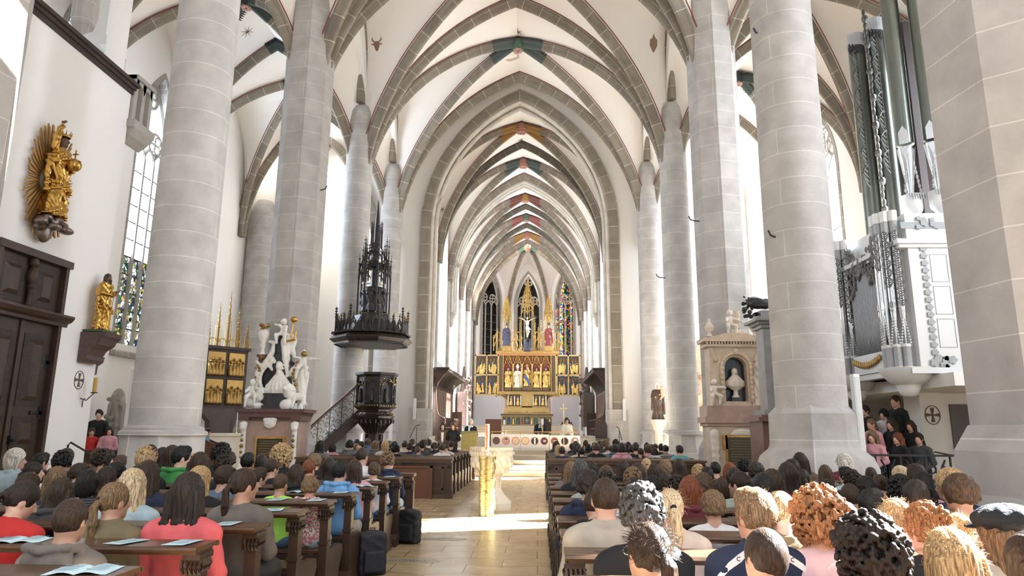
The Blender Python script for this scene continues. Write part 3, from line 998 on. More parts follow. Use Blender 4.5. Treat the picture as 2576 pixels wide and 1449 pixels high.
# painted stars and creatures on the webs
STARM = mat('painted_star', (.16, .11, .08), .8)
def star(p, nrm, r, pts=8):
    nrm = Vector(nrm).normalized(); t = nrm.cross(Vector((0, 1, 0))).normalized(); b2 = nrm.cross(t)
    b = MB(); P = Vector(p) + nrm * .02
    for k in range(pts):
        a = 2 * pi * k / pts
        d = t * cos(a) + b2 * sin(a); e = t * -sin(a) + b2 * cos(a)
        v = [P + e * .02, P - e * .02, P + d * r]
        b.add(v + [q - nrm * .02 for q in v], [(0, 1, 2), (5, 4, 3), (0, 3, 5, 2), (1, 2, 5, 4)])
    structure(b.build('trim_painted_star', STARM))
def webz(px, py, Y): return at(px, py, Y)
# painted decoration lying on the vault webs
bpy.context.view_layer.update()
_dg = bpy.context.evaluated_depsgraph_get()
def web_hit(px, py):
    d = (at(px, py, 10) - EYE).normalized(); o = EYE.copy()
    for _ in range(8):
        h = sc.ray_cast(_dg, o, d)
        if not h[0]: return None
        if 'ceiling' in h[4].name or 'wall' in h[4].name: 
            n = h[2] if h[2].dot(d) < 0 else -h[2]
            return h[1], n
        o = h[1] + d * .02
def decal(px, py, polys, size, m, name):
    r = web_hit(px, py)
    if not r: return
    P, n = r; u = Vector((1, 0, 0)); u = (u - n * u.dot(n)).normalized(); v = n.cross(u)
    if v.z < 0: v = -v
    b = MB()
    for poly in polys:
        V = [P + n * .012 + (u * x + v * y) * size for x, y in poly]; k = len(V)
        b.add(V + [q - n * .008 for q in V], [tuple(range(k)), tuple(range(2 * k - 1, k - 1, -1))] + [(i, (i + 1) % k, (i + 1) % k + k, i + k) for i in range(k)])
    structure(b.build(name, m))
def starpoly(n=8): return [[(.06 * cos(a + 1.57), .06 * sin(a + 1.57)), (cos(a), sin(a)), (-.06 * cos(a + 1.57), -.06 * sin(a + 1.57))] for a in [2 * pi * k / n for k in range(n)]]
for px, py, sz in ((1303, 80, .35), (1311, 180, .33), (702, 218, .3), (622, 80, .3), (1113, 527, .3), (1195, 612, .3), (1880, 227, .32), (1311, 352, .33), (408, 40, .3), (620, 455, .3)):
    decal(px, py, starpoly(), sz, STARM, 'trim_painted_star')
HEADM_ = mat('painted_brown_mask', (.24, .15, .10), .8, noise=.3, nscale=12)
decal(948, 112, [[(-.5, .1), (-.3, .45), (.3, .45), (.5, .1), (.35, -.4), (.15, -.9), (-.15, -.9), (-.35, -.4)], [(-.5, .3), (-.85, .7), (-.6, 1.1), (-.65, .75), (-.3, .4)], [(.5, .3), (.85, .7), (.6, 1.1), (.65, .75), (.3, .4)], [(-.5, .15), (-.95, .1), (-.6, -.1)], [(.5, .15), (.95, .1), (.6, -.1)]], .28, HEADM_, 'trim_painted_bull_head')
decal(1644, 110, [[(0, 1.3), (.2, .8), (.5, .5), (.55, -.2), (.3, -.7), (.0, -1.2), (-.3, -.7), (-.55, -.2), (-.5, .5), (-.2, .7)]], .30, HEADM_, 'trim_painted_mask')
decal(1305, 140, [[(-1.5, -.1), (-1.2, .0), (-.9, -.35), (-.2, -.45), (.2, -.3), (.35, .2), (.1, .6), (-.5, .7), (-.2, .3), (-.1, -.05), (-.7, -.05), (-1.1, .2), (-1.5, .1)], [(.5, .3), (1.4, .5), (.9, .1), (1.6, -.1), (.6, -.1)]], .55, mat('faded_beast_paint', (.50, .42, .33), .9), 'trim_painted_beast')
# ---------------------------------------------------------------- robed statues
def robed(h=1.7, folds=8, lean=0, raise_r=False, hold=True, sq=.75, child=False, amp=.12, cloak=True):
    "standing draped figure facing +y, feet on z=0: cloth sculpture and flesh sculpture"
    s = h / 1.7
    c, f = Sculpt(), Sculpt()
    c.robe((0, 0, 0), [(0, .30 * s), (.12 * s, .27 * s), (.5 * s, .215 * s), (.95 * s, .165 * s), (1.15 * s, .185 * s), (1.32 * s, .17 * s), (1.42 * s, .08 * s)], folds, amp, sq, .03 * s, tw=2.2 / s)
    c.cap((-.17 * s, 0, 1.36 * s), (.17 * s, 0, 1.36 * s), .07 * s, k=.08 * s)
    if cloak:
        c.cap((.22 * s, .05 * s, 1.2 * s), (-.16 * s, .17 * s, .55 * s), .07 * s, .05 * s, k=.05 * s)
        c.cap((.24 * s, .04 * s, 1.0 * s), (.0 * s, .2 * s, .35 * s), .05 * s, .04 * s, k=.04 * s)
        c.cap((-.25 * s, -.05 * s, 1.3 * s), (-.3 * s, -.05 * s, .3 * s), .06 * s, .07 * s, k=.06 * s)
        c.cap((.24 * s, -.06 * s, 1.2 * s), (.28 * s, 0, .5 * s), .06 * s, .05 * s, k=.06 * s)
    # arms
    c.cap((-.2 * s, 0, 1.34 * s), (-.27 * s, .06 * s, 1.08 * s), .07 * s, .065 * s, k=.04 * s)
    c.cap((-.27 * s, .06 * s, 1.08 * s), (-.12 * s, .24 * s, 1.16 * s), .062 * s, .05 * s, k=.03 * s)
    if raise_r:
        c.cap((.2 * s, 0, 1.36 * s), (.27 * s, .06 * s, 1.58 * s), .075 * s, .07 * s, k=.04 * s)
        c.cap((.27 * s, .06 * s, 1.58 * s), (.2 * s, .08 * s, 1.85 * s), .065 * s, .05 * s, k=.03 * s)
        hr = (.19 * s, .09 * s, 1.93 * s)
    else:
        c.cap((.2 * s, 0, 1.34 * s), (.27 * s, .06 * s, 1.08 * s), .07 * s, .065 * s, k=.04 * s)
        c.cap((.27 * s, .06 * s, 1.08 * s), (.14 * s, .26 * s, 1.05 * s), .062 * s, .05 * s, k=.03 * s)
        hr = (.12 * s, .31 * s, 1.05 * s)
    hl = (-.08 * s, .29 * s, 1.17 * s)
    for hx in (hl, hr):
        f.ell(hx, (.035 * s, .045 * s, .03 * s))
        for k in range(4):
            f.cap((hx[0] + (k - 1.5) * .016 * s, hx[1] + .03 * s, hx[2]), (hx[0] + (k - 1.5) * .02 * s, hx[1] + .06 * s, hx[2] + .03 * s), .011 * s, .008 * s, k=.008 * s)
    z = 1.58 * s; y = .02 * s
    f.cap((0, 0, 1.36 * s), (0, y, 1.5 * s), .055 * s, .05 * s)
    f.ell((0, y, z), (.072 * s, .088 * s, .108 * s))
    f.cap((0, y + .09 * s, z + .02 * s), (0, y + .112 * s, z - .02 * s), .01 * s, .016 * s, k=.015 * s)
    for e in (-1, 1):
        f.ell((e * .03 * s, y + .093 * s, z + .02 * s), (.018 * s, .015 * s, .011 * s), op=-1, k=.012 * s)
        f.ell((e * .074 * s, y - .005 * s, z), (.012 * s, .02 * s, .028 * s), k=.01 * s)
    f.ell((0, y + .085 * s, z - .05 * s), (.024 * s, .014 * s, .008 * s), k=.008 * s)
    f.ell((0, y + .06 * s, z - .09 * s), (.03 * s, .03 * s, .025 * s), k=.03 * s)
    return c, f

def hair_long(s, z, y=.02, beard=False):
    a = Sculpt()
    a.ell((0, y - .015 * s, z + .03 * s), (.085 * s, .1 * s, .1 * s))
    a.ell((0, y + .11 * s, z - .02 * s), (.065 * s, .07 * s, .09 * s), op=-1, k=.02 * s)
    for e in (-1, 1): a.cap((e * .07 * s, y - .03 * s, z), (e * .09 * s, y - .04 * s, z - .2 * s), .035 * s, .03 * s)
    a.cap((0, y - .07 * s, z), (0, y - .09 * s, z - .2 * s), .06 * s, .05 * s)
    if beard: a.cap((0, y + .08 * s, z - .08 * s), (0, y + .1 * s, z - .18 * s), .04 * s, .025 * s)
    return a

def crownlet(b, c, r, h, n=8):
    b.lathe([(r, c[2]), (r * 1.05, c[2] + h * .35), (r * .9, c[2] + h * .35), (r * .88, c[2])], 18, (c[0], c[1]))
    for k in range(n):
        a = 2 * pi * k / n
        b.tube([(c[0] + r * cos(a), c[1] + r * sin(a), c[2] + h * .3), (c[0] + r * 1.15 * cos(a), c[1] + r * 1.15 * sin(a), c[2] + h)], [h * .12, h * .03], 5)

# ---------------------------------------------------------------- porch wall with the great door (left)
PX = -10.8
w = MB()
for y0, y1, z0, z1 in ((-2, 12.9, 0, 10.5), (12.9, 15.0, 5.3, 10.5), (15.0, 16.4, 0, 10.5)):
    w.box(WX_L + .05, PX, y0, y1, z0, z1)
w.box(WX_L + .05, PX - .35, 12.9, 15.0, 0, 5.3)
structure(w.build('wall_porch', PLASTER))
b = MB()
b.box(PX - .3, PX + .10, -2, 16.45, 10.42, 10.52); b.box(PX - .3, PX + .16, -2, 16.5, 10.52, 10.62); b.box(PX - .3, PX + .05, -2, 16.45, 10.3, 10.42)
structure(b.build('trim_porch_cornice', DWOOD2))
# upper white pilasters rising behind the gallery
b = MB(); b.box(-13.1, -12.3, 17.2, 18.2, 10.4, 15.4); b.box(-14.6, -14.1, 20.9, 22.0, 0, 14)
structure(b.build('wall_gallery_pier', PLASTER))
b = MB(); b.lathe([(.02, 12.1), (.28, 12.35), (.33, 12.6), (.33, 14.8)], 8, (-12.4, 16.4), pi / 8)
structure(b.build('column_gallery_corbel', PIER))

# the door
door = structure(empty('door_1', (PX, 0, 0)))
b = MB()
b.box(-.34, .02, 12.9, 13.02, 0, 5.3); b.box(-.34, .02, 14.9, 15.0, 0, 5.3); b.box(-.34, .06, 12.86, 15.06, 5.2, 5.36)
b.prism([(-.3, 3.86), (.04, 3.86), (.05, 3.93), (.14, 3.97), (.2, 4.05), (.2, 4.1), (-.3, 4.1)], 12.86, 15.14, 'y')
b.build('door_frame', DWOOD, door)
def panel(b, d, y0, y1, z0, z1, x=0.0):
    b.box(x - .14, x - .03, y0, y1, z0, z1)
for nm, y0, y1, z0, z1 in (('door_leaf', 13.02, 13.93, 0, 3.86), ('door_leaf', 13.99, 14.9, 0, 3.86), ('door_overpanel', 13.02, 13.93, 4.1, 5.2), ('door_overpanel', 13.99, 14.9, 4.1, 5.2)):
    b = MB(); b.box(-.22, -.12, y0, y1, z0, z1)
    lf = b.build(nm, DWOOD, door)
    rows = ((.18, .95), (1.15, 1.85), (2.05, 3.6)) if z0 == 0 else ((4.2, 5.1),)
    for a, c in rows:
        p = MB(); m = .10
        p.box(-.12, -.105, y0 + .1, y1 - .1, a, c)
        q = p.build('carved_border', DWOOD2, lf)
        p = MB()
        ym, yM, zm, zM = y0 + .23, y1 - .23, a + .13, c - .13
        p.add([(-.105, ym, zm), (-.105, yM, zm), (-.105, yM, zM), (-.105, ym, zM), (-.045, ym + .09, zm + .09), (-.045, yM - .09, zm + .09), (-.045, yM - .09, zM - .09), (-.045, ym + .09, zM - .09)],
              [(0, 1, 5, 4), (1, 2, 6, 5), (2, 3, 7, 6), (3, 0, 4, 7), (4, 5, 6, 7)])
        p.build('raised_panel', DWOOD, lf)
b = MB(); b.lathe([(.07, 4.1), (.1, 4.15), (.05, 4.2), (.045, 4.5), (.09, 4.56), (.06, 4.62), (.1, 4.72), (.12, 4.82), (.08, 4.95), (.05, 5.0), (.1, 5.05), (.11, 5.1), (.07, 5.2)], 14, (-.05, 13.96))
auto_smooth(b.build('door_baluster', DWOOD, door))
b = MB(); b.box(-.14, -.08, 13.90, 13.99, 0, 3.86); b.build('door_cover_strip', DWOOD, door)
b = MB()
b.box(-.12, -.05, 14.05, 14.25, 1.28, 1.45); b.ball((-.02, 14.1, 1.36), .035)
b.build('door_lock', IRON, door)
for z in (.7, 1.9, 3.0):
    b = MB(); b.box(-.12, -.09, 14.55, 14.9, z, z + .07); b.box(-.12, -.09, 14.8, 14.9, z - .12, z + .2); b.build('door_hinge', IRON, door)

# stone parapet sticking out at the end of the gallery
b = MB()
y0, y1, z0, z1, x0, x1 = 16.42, 17.25, 9.6, 10.9, -10.95, -10.72
b.box(x0 - .05, x1 + .12, y0 - .06, y1 + .08, z0 - .22, z0); b.box(x0 - .02, x1 + .05, y0, y1 + .04, z1 - .12, z1)
for k in range(3):
    y = y0 + (y1 - y0 - .14) * k / 2
    b.box(x0, x1, y, y + .14, z0, z1)
for k in range(2):
    c = y0 + .07 + (y1 - y0 - .14) * (k + .5) / 2; hw = .19
    P = pointed(c, .2, z1 - .5, z1 - .22, 5)
    for p, q in zip(P, P[1:]):
        b.add([(xx, yy, zz) for xx in (x0, x1) for yy, zz in (p, q, (q[0], z1 - .1), (p[0], z1 - .1))], [(0, 1, 2, 3), (7, 6, 5, 4), (0, 4, 5, 1)])
b.prism([(x0, z0 - .22), (x1 + .12, z0 - .22), (x1, z0 - .42), (x0, z0 - .6)], y0, y1, 'y')
tag(b.build('stone_parapet', TRAC), 'grey stone tracery parapet jutting from the end of the white porch wall', 'parapet')

# gilded saint in rays
root = empty('ray_statue', (PX, 13.85, 5.8), -pi / 2, 'gilded crowned statue with raised arm in a sunburst on the white porch wall', 'statue', None, .93)
c, f = robed(2.0, 7, raise_r=True, amp=.1)
c.mod = lambda X, Y, Z: .017 * np.sin(26 * X + 19 * Z + 3 * np.sin(9 * Z) + 8 * Y) + .006 * np.sin(61 * X - 33 * Z)
st = c.build('gilded_robe', .022, GOLD, root, (0, .30, .32)); 
f.build('face_and_hands', .014, mat('old_flesh', (.16, .085, .055), .45), root, (0, .30, .32))
b = MB(); crownlet(b, (0, .32, 2.02 + .27), .125, .16); b.build('crown', DGOLD, root)
b = MB(); b.ball((.0, .62, 1.62), .16, 18, 12); orb = b.build('orb', GOLD, root, smooth=True)
orb.location = (-.12, -.06, .02)
b = MB(); b.box(-.012, .012, .61, .63, 1.77, 2.0); b.box(-.012, .012, .55, .69, 1.88, 1.91); b.build('orb_cross', GOLD, orb)
b = MB()
rnd = random.Random(3)
for k in range(86):
    a = 2 * pi * k / 86
    L = (.98 if abs(sin(a)) < .8 else 1.12) * (1 + rnd.uniform(-.09, .06)) * (1.0 + .22 * abs(sin(a)))
    d = Vector((cos(a), 0, sin(a))); e = Vector((-sin(a), 0, cos(a)))
    o = Vector((0, .08 + .03 * (k % 2), 1.18))
    p0, p1 = o + d * .35, o + Vector((d.x * L * .72, 0, d.z * L))
    wd = .019
    V = [p0 + e * wd, p0 - e * wd, p1 - e * wd * .8, p1 + e * wd * .8]
    b.add(V + [v + Vector((0, .03, 0)) for v in V], [(0, 1, 2, 3), (7, 6, 5, 4), (0, 4, 5, 1), (1, 5, 6, 2), (2, 6, 7, 3), (3, 7, 4, 0)])
b.build('sunburst_rays', mat('ray_gilding', (.42, .24, .08), .5, .8, noise=.2, nscale=5), root)
cl = Sculpt()
for k in range(16):
    cl.ell((rnd.uniform(-.34, .34), rnd.uniform(.08, .5), rnd.uniform(-.05, .32)), (rnd.uniform(.1, .2), rnd.uniform(.1, .16), rnd.uniform(.07, .13)), k=.03)
cl.ell((0, .15, .0), (.22, .15, .3))
cl.build('silver_cloud', .022, mat('tarnished_silver', (.24, .19, .17), .35, .9), root)

# gilded saint on console
root = empty('saint_statue', (PX, 16.0, 3.86), -pi / 2, 'gilded bearded saint holding a staff on a dark console of the white porch wall', 'statue')
c, f = robed(1.42, 9, amp=.13)
c.mod = lambda X, Y, Z: .013 * np.sin(-30 * X + 16 * Z + 3 * np.sin(11 * Z)) + .005 * np.sin(70 * X + 20 * Z)
c.build('gilded_robe', .018, GOLD, root, (0, .27, .04))
c2 = f.build('face_and_hands', .012, bpy.data.materials['old_flesh'], root, (0, .27, .04))
hair_long(.84, 1.32, beard=True).build('hair', .014, mat('old_hair', (.05, .03, .02), .6), root, (0, .27, .04))
b = MB(); b.tube([(.12, .53, .02), (.1, .56, 1.0)], .011, 6); b.box(.06, .14, .54, .58, .92, .95); b.build('staff', DGOLD, root)
b = MB(); b.box(-.28, .28, .02, .5, 0, .05); b.build('statue_base', mat('green_base', (.06, .085, .05), .7), root)
b = MB(); b.prism([(.0, 3.84), (.62, 3.84), (.60, 3.74), (.52, 3.68), (.46, 3.55), (.28, 3.44), (.2, 3.3), (.24, 3.2), (.16, 3.12), (0, 3.14)], -.32, .32, 'x')
o = b.build('wall_console', mat('console_stone', (.10, .06, .05), .55, noise=.4, nscale=9, bump=.3)); o.location = (PX, 16.0, 0); o.rotation_euler = (0, 0, -pi / 2)
tag(o, 'dark scrolled console under the gilded saint with a staff', 'console')
b = MB(); b.prism([(0, 3.34), (.35, 3.34), (.3, 3.2), (.12, 3.1), (.1, 2.9), (0, 2.86)], -.18, .18, 'x')
o = b.build('wall_console', bpy.data.materials['console_stone']); o.location = (-11.0, 16.4, 0); o.rotation_euler = (0, 0, 0)
tag(o, 'small dark console at the far corner of the porch wall', 'console')

# painted consecration cross and candle sconce
def wall_cross(loc, rz, label):
    r = empty('consecration_cross', loc, rz, label, 'cross')
    b = MB(); n = 24
    for k in range(n):
        a0, a1 = 2 * pi * k / n, 2 * pi * (k + 1) / n
        q = [((.2 + e) * cos(a) * .8, (.2 + e) * sin(a)) for a in (a0, a1) for e in (0, .018)]
        q = [q[0], q[1], q[3], q[2]]
        b.add([(x, d, z) for d in (0, .008) for x, z in q], [(0, 1, 2, 3), (7, 6, 5, 4), (0, 4, 5, 1), (2, 6, 7, 3)])
    b.build('painted_ring', STARM, r)
    b = MB()
    for k in range(4):
        a = k * pi / 2
        M = Matrix.Rotation(a, 4, 'Y'); b.X = M
        b.prism([(-.012, 0), (.012, 0), (.045, .16), (-.045, .16)], 0, .01, 'y')
    b.build('painted_cross', STARM, r)
    return r
wall_cross((PX + .002, 15.85, 2.72), -pi / 2, 'small cross painted in a ring on the white porch wall beside the yellow candle')
r = empty('candle_sconce', (PX, 15.98, 2.3), -pi / 2, 'black iron sconce with a thick yellow candle on the porch wall', 'sconce')
b = MB(); b.tube([(0, 0, 0), (0, .15, -.05), (.0, .25, .05), (0, .32, .12)], .012); b.tube([(-.1, .01, -.2), (-.03, .05, -.06), (0, .12, 0)], .01); b.lathe([(.07, .12), (.08, .14)], 12, (0, .32)); b.build('bracket', IRON, r)
b = MB(); b.lathe([(.045, .14), (.045, .48)], 14, (0, .32)); b.build('candle', mat('yellow_wax', (.55, .33, .07), .5), r)
b = MB(); b.tube([(PX + .5, 15.05, 0), (PX + .5, 15.05, 1.25), (PX + .52, 15.1, 1.3), (PX + .55, 16.0, .95)], .022, 8)
tag(b.build('handrail', IRON), 'thin dark metal handrail beside the great wooden door', 'handrail')
# globe light on the upper pilaster
r = empty('globe_lamp', (-12.3, 17.25, 11.6), 0, 'wall lamp with two white globes on the pier above the gallery', 'lamp')
b = MB(); b.box(-.04, .04, -.06, 0, -.6, 1.0); b.tube([(0, 0, .5), (.05, -.15, .5)], .015); b.tube([(0, 0, .05), (.05, -.15, .05)], .015); b.build('lamp_rod', WHITE, r)
for z in (.5, .05): b = MB(); b.ball((.05, -.24, z), .13, 16, 10); b.build('globe', WHITE, r, smooth=True)

# carved relief stone, white loudspeakers
r = empty('relief_stone', (-13.3, 21.5, 0), -.5, 'pale carved relief slab with a pointed niche in the left aisle', 'relief')
s = Sculpt()
s.box((0, 0, 1.5), (.42, .06, .85)); s.ell((0, 0, 2.35), (.42, .1, .5))
for e in (-1, 1):
    s.cap((e * .26, -.1, .8), (e * .26, -.1, 1.9), .05); s.cap((e * .26, -.1, 1.9), (0, -.1, 2.5), .05, .04)
s.cap((0, -.1, .9), (0, -.1, 1.7), .14, .1); s.ell((0, -.12, 1.9), .1)
for k in range(24): s.ell((rnd.uniform(-.4, .4), -.08, rnd.uniform(.7, 2.7)), rnd.uniform(.04, .08))
s.build('carved_slab', .03, mat('grey_relief_stone', (.36, .34, .29), .85, noise=.3, nscale=9, bump=.4), r)
b = MB(); b.box(-.5, .5, -.1, .12, 0, .66); b.build('plinth', mat('relief_plinth', (.3, .28, .25), .8), r)
def speaker(loc, h, label, rz=0):
    r = empty('column_loudspeaker', loc, rz, label, 'loudspeaker')
    b = MB(); b.box(-.065, .065, -.05, .05, 0, h); b.build('housing', WHITE, r)
    b = MB(); b.box(-.05, .05, -.058, -.05, .05, h - .05); b.build('grille', mat('speaker_grille', (.62, .62, .61), .7) if 'speaker_grille' not in bpy.data.materials else bpy.data.materials['speaker_grille'], r)
    return r
SPEAKERS = [((-7.86, 13.15, 1.45), 1.35, 'tall slim white loudspeaker on the shaded side of the nearest left round column', -.2),
            ((5.84, 12.9, 1.25), 1.45, 'tall slim white loudspeaker on the right side of the nearest right round column', .3),
            ((5.7, 18.35, 1.6), 1.1, 'slim white loudspeaker between the bust monument and the middle right column', .0),
            ((-6.55, 31.0, .95), 1.0, 'short white loudspeaker low on the far left column behind the pulpit', 0),
            ((-5.72, 32.2, 2.1), .95, 'short white loudspeaker on the left jamb of the chancel arch', 0),
            ((4.0, 32.2, 2.1), .95, 'short white loudspeaker on the right jamb of the chancel arch', 0)]
for a in SPEAKERS: speaker(a[0], a[1], a[2], a[3])

# winged altar in the left aisle
r = empty('winged_altar', (-13.5, 29.2, 0), .9, 'dark winged altar with gilded spires against the left aisle wall', 'altar')
b = MB(); b.box(-.9, .9, -.5, .5, 0, 1.3); b.box(-1.0, 1.0, -.6, .5, 1.3, 1.42); b.build('altar_table', FSTONE, r)
b = MB(); b.prism([(-.5, 1.42), (.5, 1.42), (.55, 1.9), (.95, 2.3), (.95, 2.45), (-.95, 2.45), (-.95, 2.3), (-.55, 1.9)], -.2, .25, 'y'); b.build('predella', DWOOD, r)
b = MB(); b.box(-.95, .95, -.1, .3, 2.45, 5.0); b.box(-1.02, 1.02, -.22, .3, 4.95, 5.08); b.box(-1.0, 1.0, -.18, .3, 2.42, 2.5); b.build('shrine', DWOOD2, r)
for x0, x1, z0, z1 in ((-.85, -.05, 2.6, 3.7), (.05, .85, 2.6, 3.7), (-.85, -.05, 3.8, 4.85), (.05, .85, 3.8, 4.85)):
    s = Sculpt()
    s.box(((x0 + x1) / 2, -.12, (z0 + z1) / 2), ((x1 - x0) / 2 - .02, .01, (z1 - z0) / 2 - .02))
    for k in range(5):
        x = x0 + .12 + (x1 - x0 - .24) * k / 4
        s.cap((x, -.16, z0 + .1), (x + rnd.uniform(-.04, .04), -.17, z0 + .45 + .1 * (k % 2)), .09, .05); s.ell((x, -.19, z0 + .62 + .1 * (k % 2)), .055)
    s.build('gilded_relief', .03, DGOLD, r)
b = MB()
for x, h in ((-.85, 1.2), (-.45, 1.9), (0, 2.5), (.45, 1.9), (.9, 1.3)):
    b.tube([(x, 0, 5.05), (x, 0, 5.05 + h * .55)], .05, 6); b.tube([(x, 0, 5.05 + h * .5), (x, 0, 5.05 + h)], [.045, .008], 6)
    for q in (.45, .6, .72, .84):
        b.ball((x, 0, 5.05 + h * q), (.09 * (1.3 - q), .09 * (1.3 - q), .05), 8, 5)
    for e in (-1, 1): b.tube([(x + e * .12, 0, 5.05), (x + e * .12, 0, 5.05 + h * .5)], [.03, .005], 5)
for x in (-.65, -.22, .22, .65):
    b.tube([(x + .2 * cos(t), 0, 5.15 + .28 * sin(t)) for t in [pi * k / 8 for k in range(9)]], .025, 5)
b.build('spires', DGOLD, r)
b = MB(); b.lathe([(.05, 1.42), (.03, 1.5), (.02, 1.75), (.045, 1.78)], 10, (.55, -.4)); b.build('candlestick', BRASS, r)
b = MB(); b.lathe([(.018, 1.78), (.018, 2.3)], 8, (.55, -.4)); b.build('candle', WHITE, r)
# ---------------------------------------------------------------- organ (right)
def pipe(b, x, y, z0, zm, z1, r, n=14):
    "flue pipe: cone foot z0..zm, mouth, body to z1"
    b.lathe([(r * .18, z0), (r * .97, zm)], n, (x, y))
    b.lathe([(r, zm + r * .25), (r, z1)], n, (x, y))
    b.lathe([(r * .8, zm), (r * .8, zm + r * .3)], n, (x, y))
def mouth(b, x, y, zm, r, ang=pi):
    "raised lips of the mouth on the side facing ang"
    d = Vector((cos(ang), sin(ang), 0)); e = Vector((-sin(ang), cos(ang), 0)); c = Vector((x, y, 0)) + d * r * .98
    for pts in (((-.5, .35), (.5, .35), (.5, 1.9), (0, 2.7), (-.5, 1.9)), ((-.5, -.1), (.5, -.1), (.0, -1.6))):
        P = [c + e * u * r + Vector((0, 0, zm + v * r)) for u, v in pts]
        k = len(P)
        b.add(P + [p + d * r * .1 for p in P], [tuple(range(k)), tuple(range(2 * k - 1, k - 1, -1))] + [(i, (i + 1) % k, (i + 1) % k + k, i + k) for i in range(k)])

def leaf_tube(b, P, out, up, side, w, h, t=.014):
    "open-work leaf: rim and ribs as small tubes"
    P = Vector(P); n = 12
    rim = []
    for k in range(n + 1):
        a = 2 * pi * k / n
        rr = 1 + .12 * cos(4 * a)
        rim.append(P + side * (w * .5 * rr * cos(a)) + up * (h * .5 * rr * sin(a)))
    b.tube(rim, t, 5)
    b.tube([P - up * h * .5, P + out * .01, P + up * h * .5], t * .8, 4)
    for s in (-1, 1):
        for q in (-.22, .02, .26):
            b.tube([P + up * h * (q - .1), P + side * s * w * .42 + up * h * (q + .1)], t * .6, 4)

UPV = Vector((0, 0, 1))
FX, BX = 7.25, 9.6          # front and back of the positive case
org = empty('choir_organ', (0, 0, 0), 0, 'white and grey organ case with bright tin pipes hung on the gallery front', 'organ')
ZB, ZT = 2.82, 6.2
b = MB(); b.box(FX + .5, BX, 14.15, 17.4, ZB, ZT)
b.box(FX + .25, BX, 14.05, 17.5, 5.52, 5.62); b.box(FX + .3, BX, 14.1, 17.45, 5.44, 5.52)
b.box(FX + .28, BX, 14.08, 17.47, ZB, ZB + .12)
b.build('case', OWHITE, org)
# framed panels of the west side
b = MB()
yf = 14.148
for i in range(2):
    for j in range(3):
        x0 = FX + .92 + i * .44; z0 = 3.35 + j * .68
        x1, z1 = x0 + .34, z0 + .58
        for a, c, e, g in ((x0, x1, z0, z0 + .012), (x0, x1, z1, z1 + .012), (x0, x0 + .012, z0, z1), (x1, x1 + .012, z0, z1)):
            b.box(a, c, yf - .006, yf, e, g)
b.build('panel_line', OGREY, org)
# grey cut-out leaves along the side
def blob(b, x, z, r, y=yf, n=16, lobes=5):
    P = [(x + r * (1 + .18 * cos(lobes * t)) * cos(t), z + r * .9 * (1 + .18 * cos(lobes * t)) * sin(t)) for t in [2 * pi * k / n for k in range(n)]]
    b.prism(P, y - .03, y, 'y')
b = MB()
for k in range(15):
    z = 3.25 + k * .155
    blob(b, FX + .8, z, .07); blob(b, FX + 1.82, z, .065)
rnd = random.Random(5)
for cx, cz, n in ((FX + .95, 3.05, 9), (FX + 1.6, 3.02, 8), (FX + .95, 5.98, 7), (FX + 1.6, 5.98, 7)):
    for k in range(n):
        blob(b, cx + rnd.uniform(-.2, .2), cz + rnd.uniform(-.1, .1), rnd.uniform(.05, .09), yf - .01 * (k % 3))
b.box(FX + .4, BX - .2, yf - .012, yf, 5.86, 6.0)
b.build('side_ornament', OGREY, org)
b = MB()
for k in range(6): blob(b, FX + 1.72 + .05 * cos(k * 1.05), 3.0 + .05 * sin(k * 1.05), .035, yf - .04)
b.build('rosette', OWHITE, org)
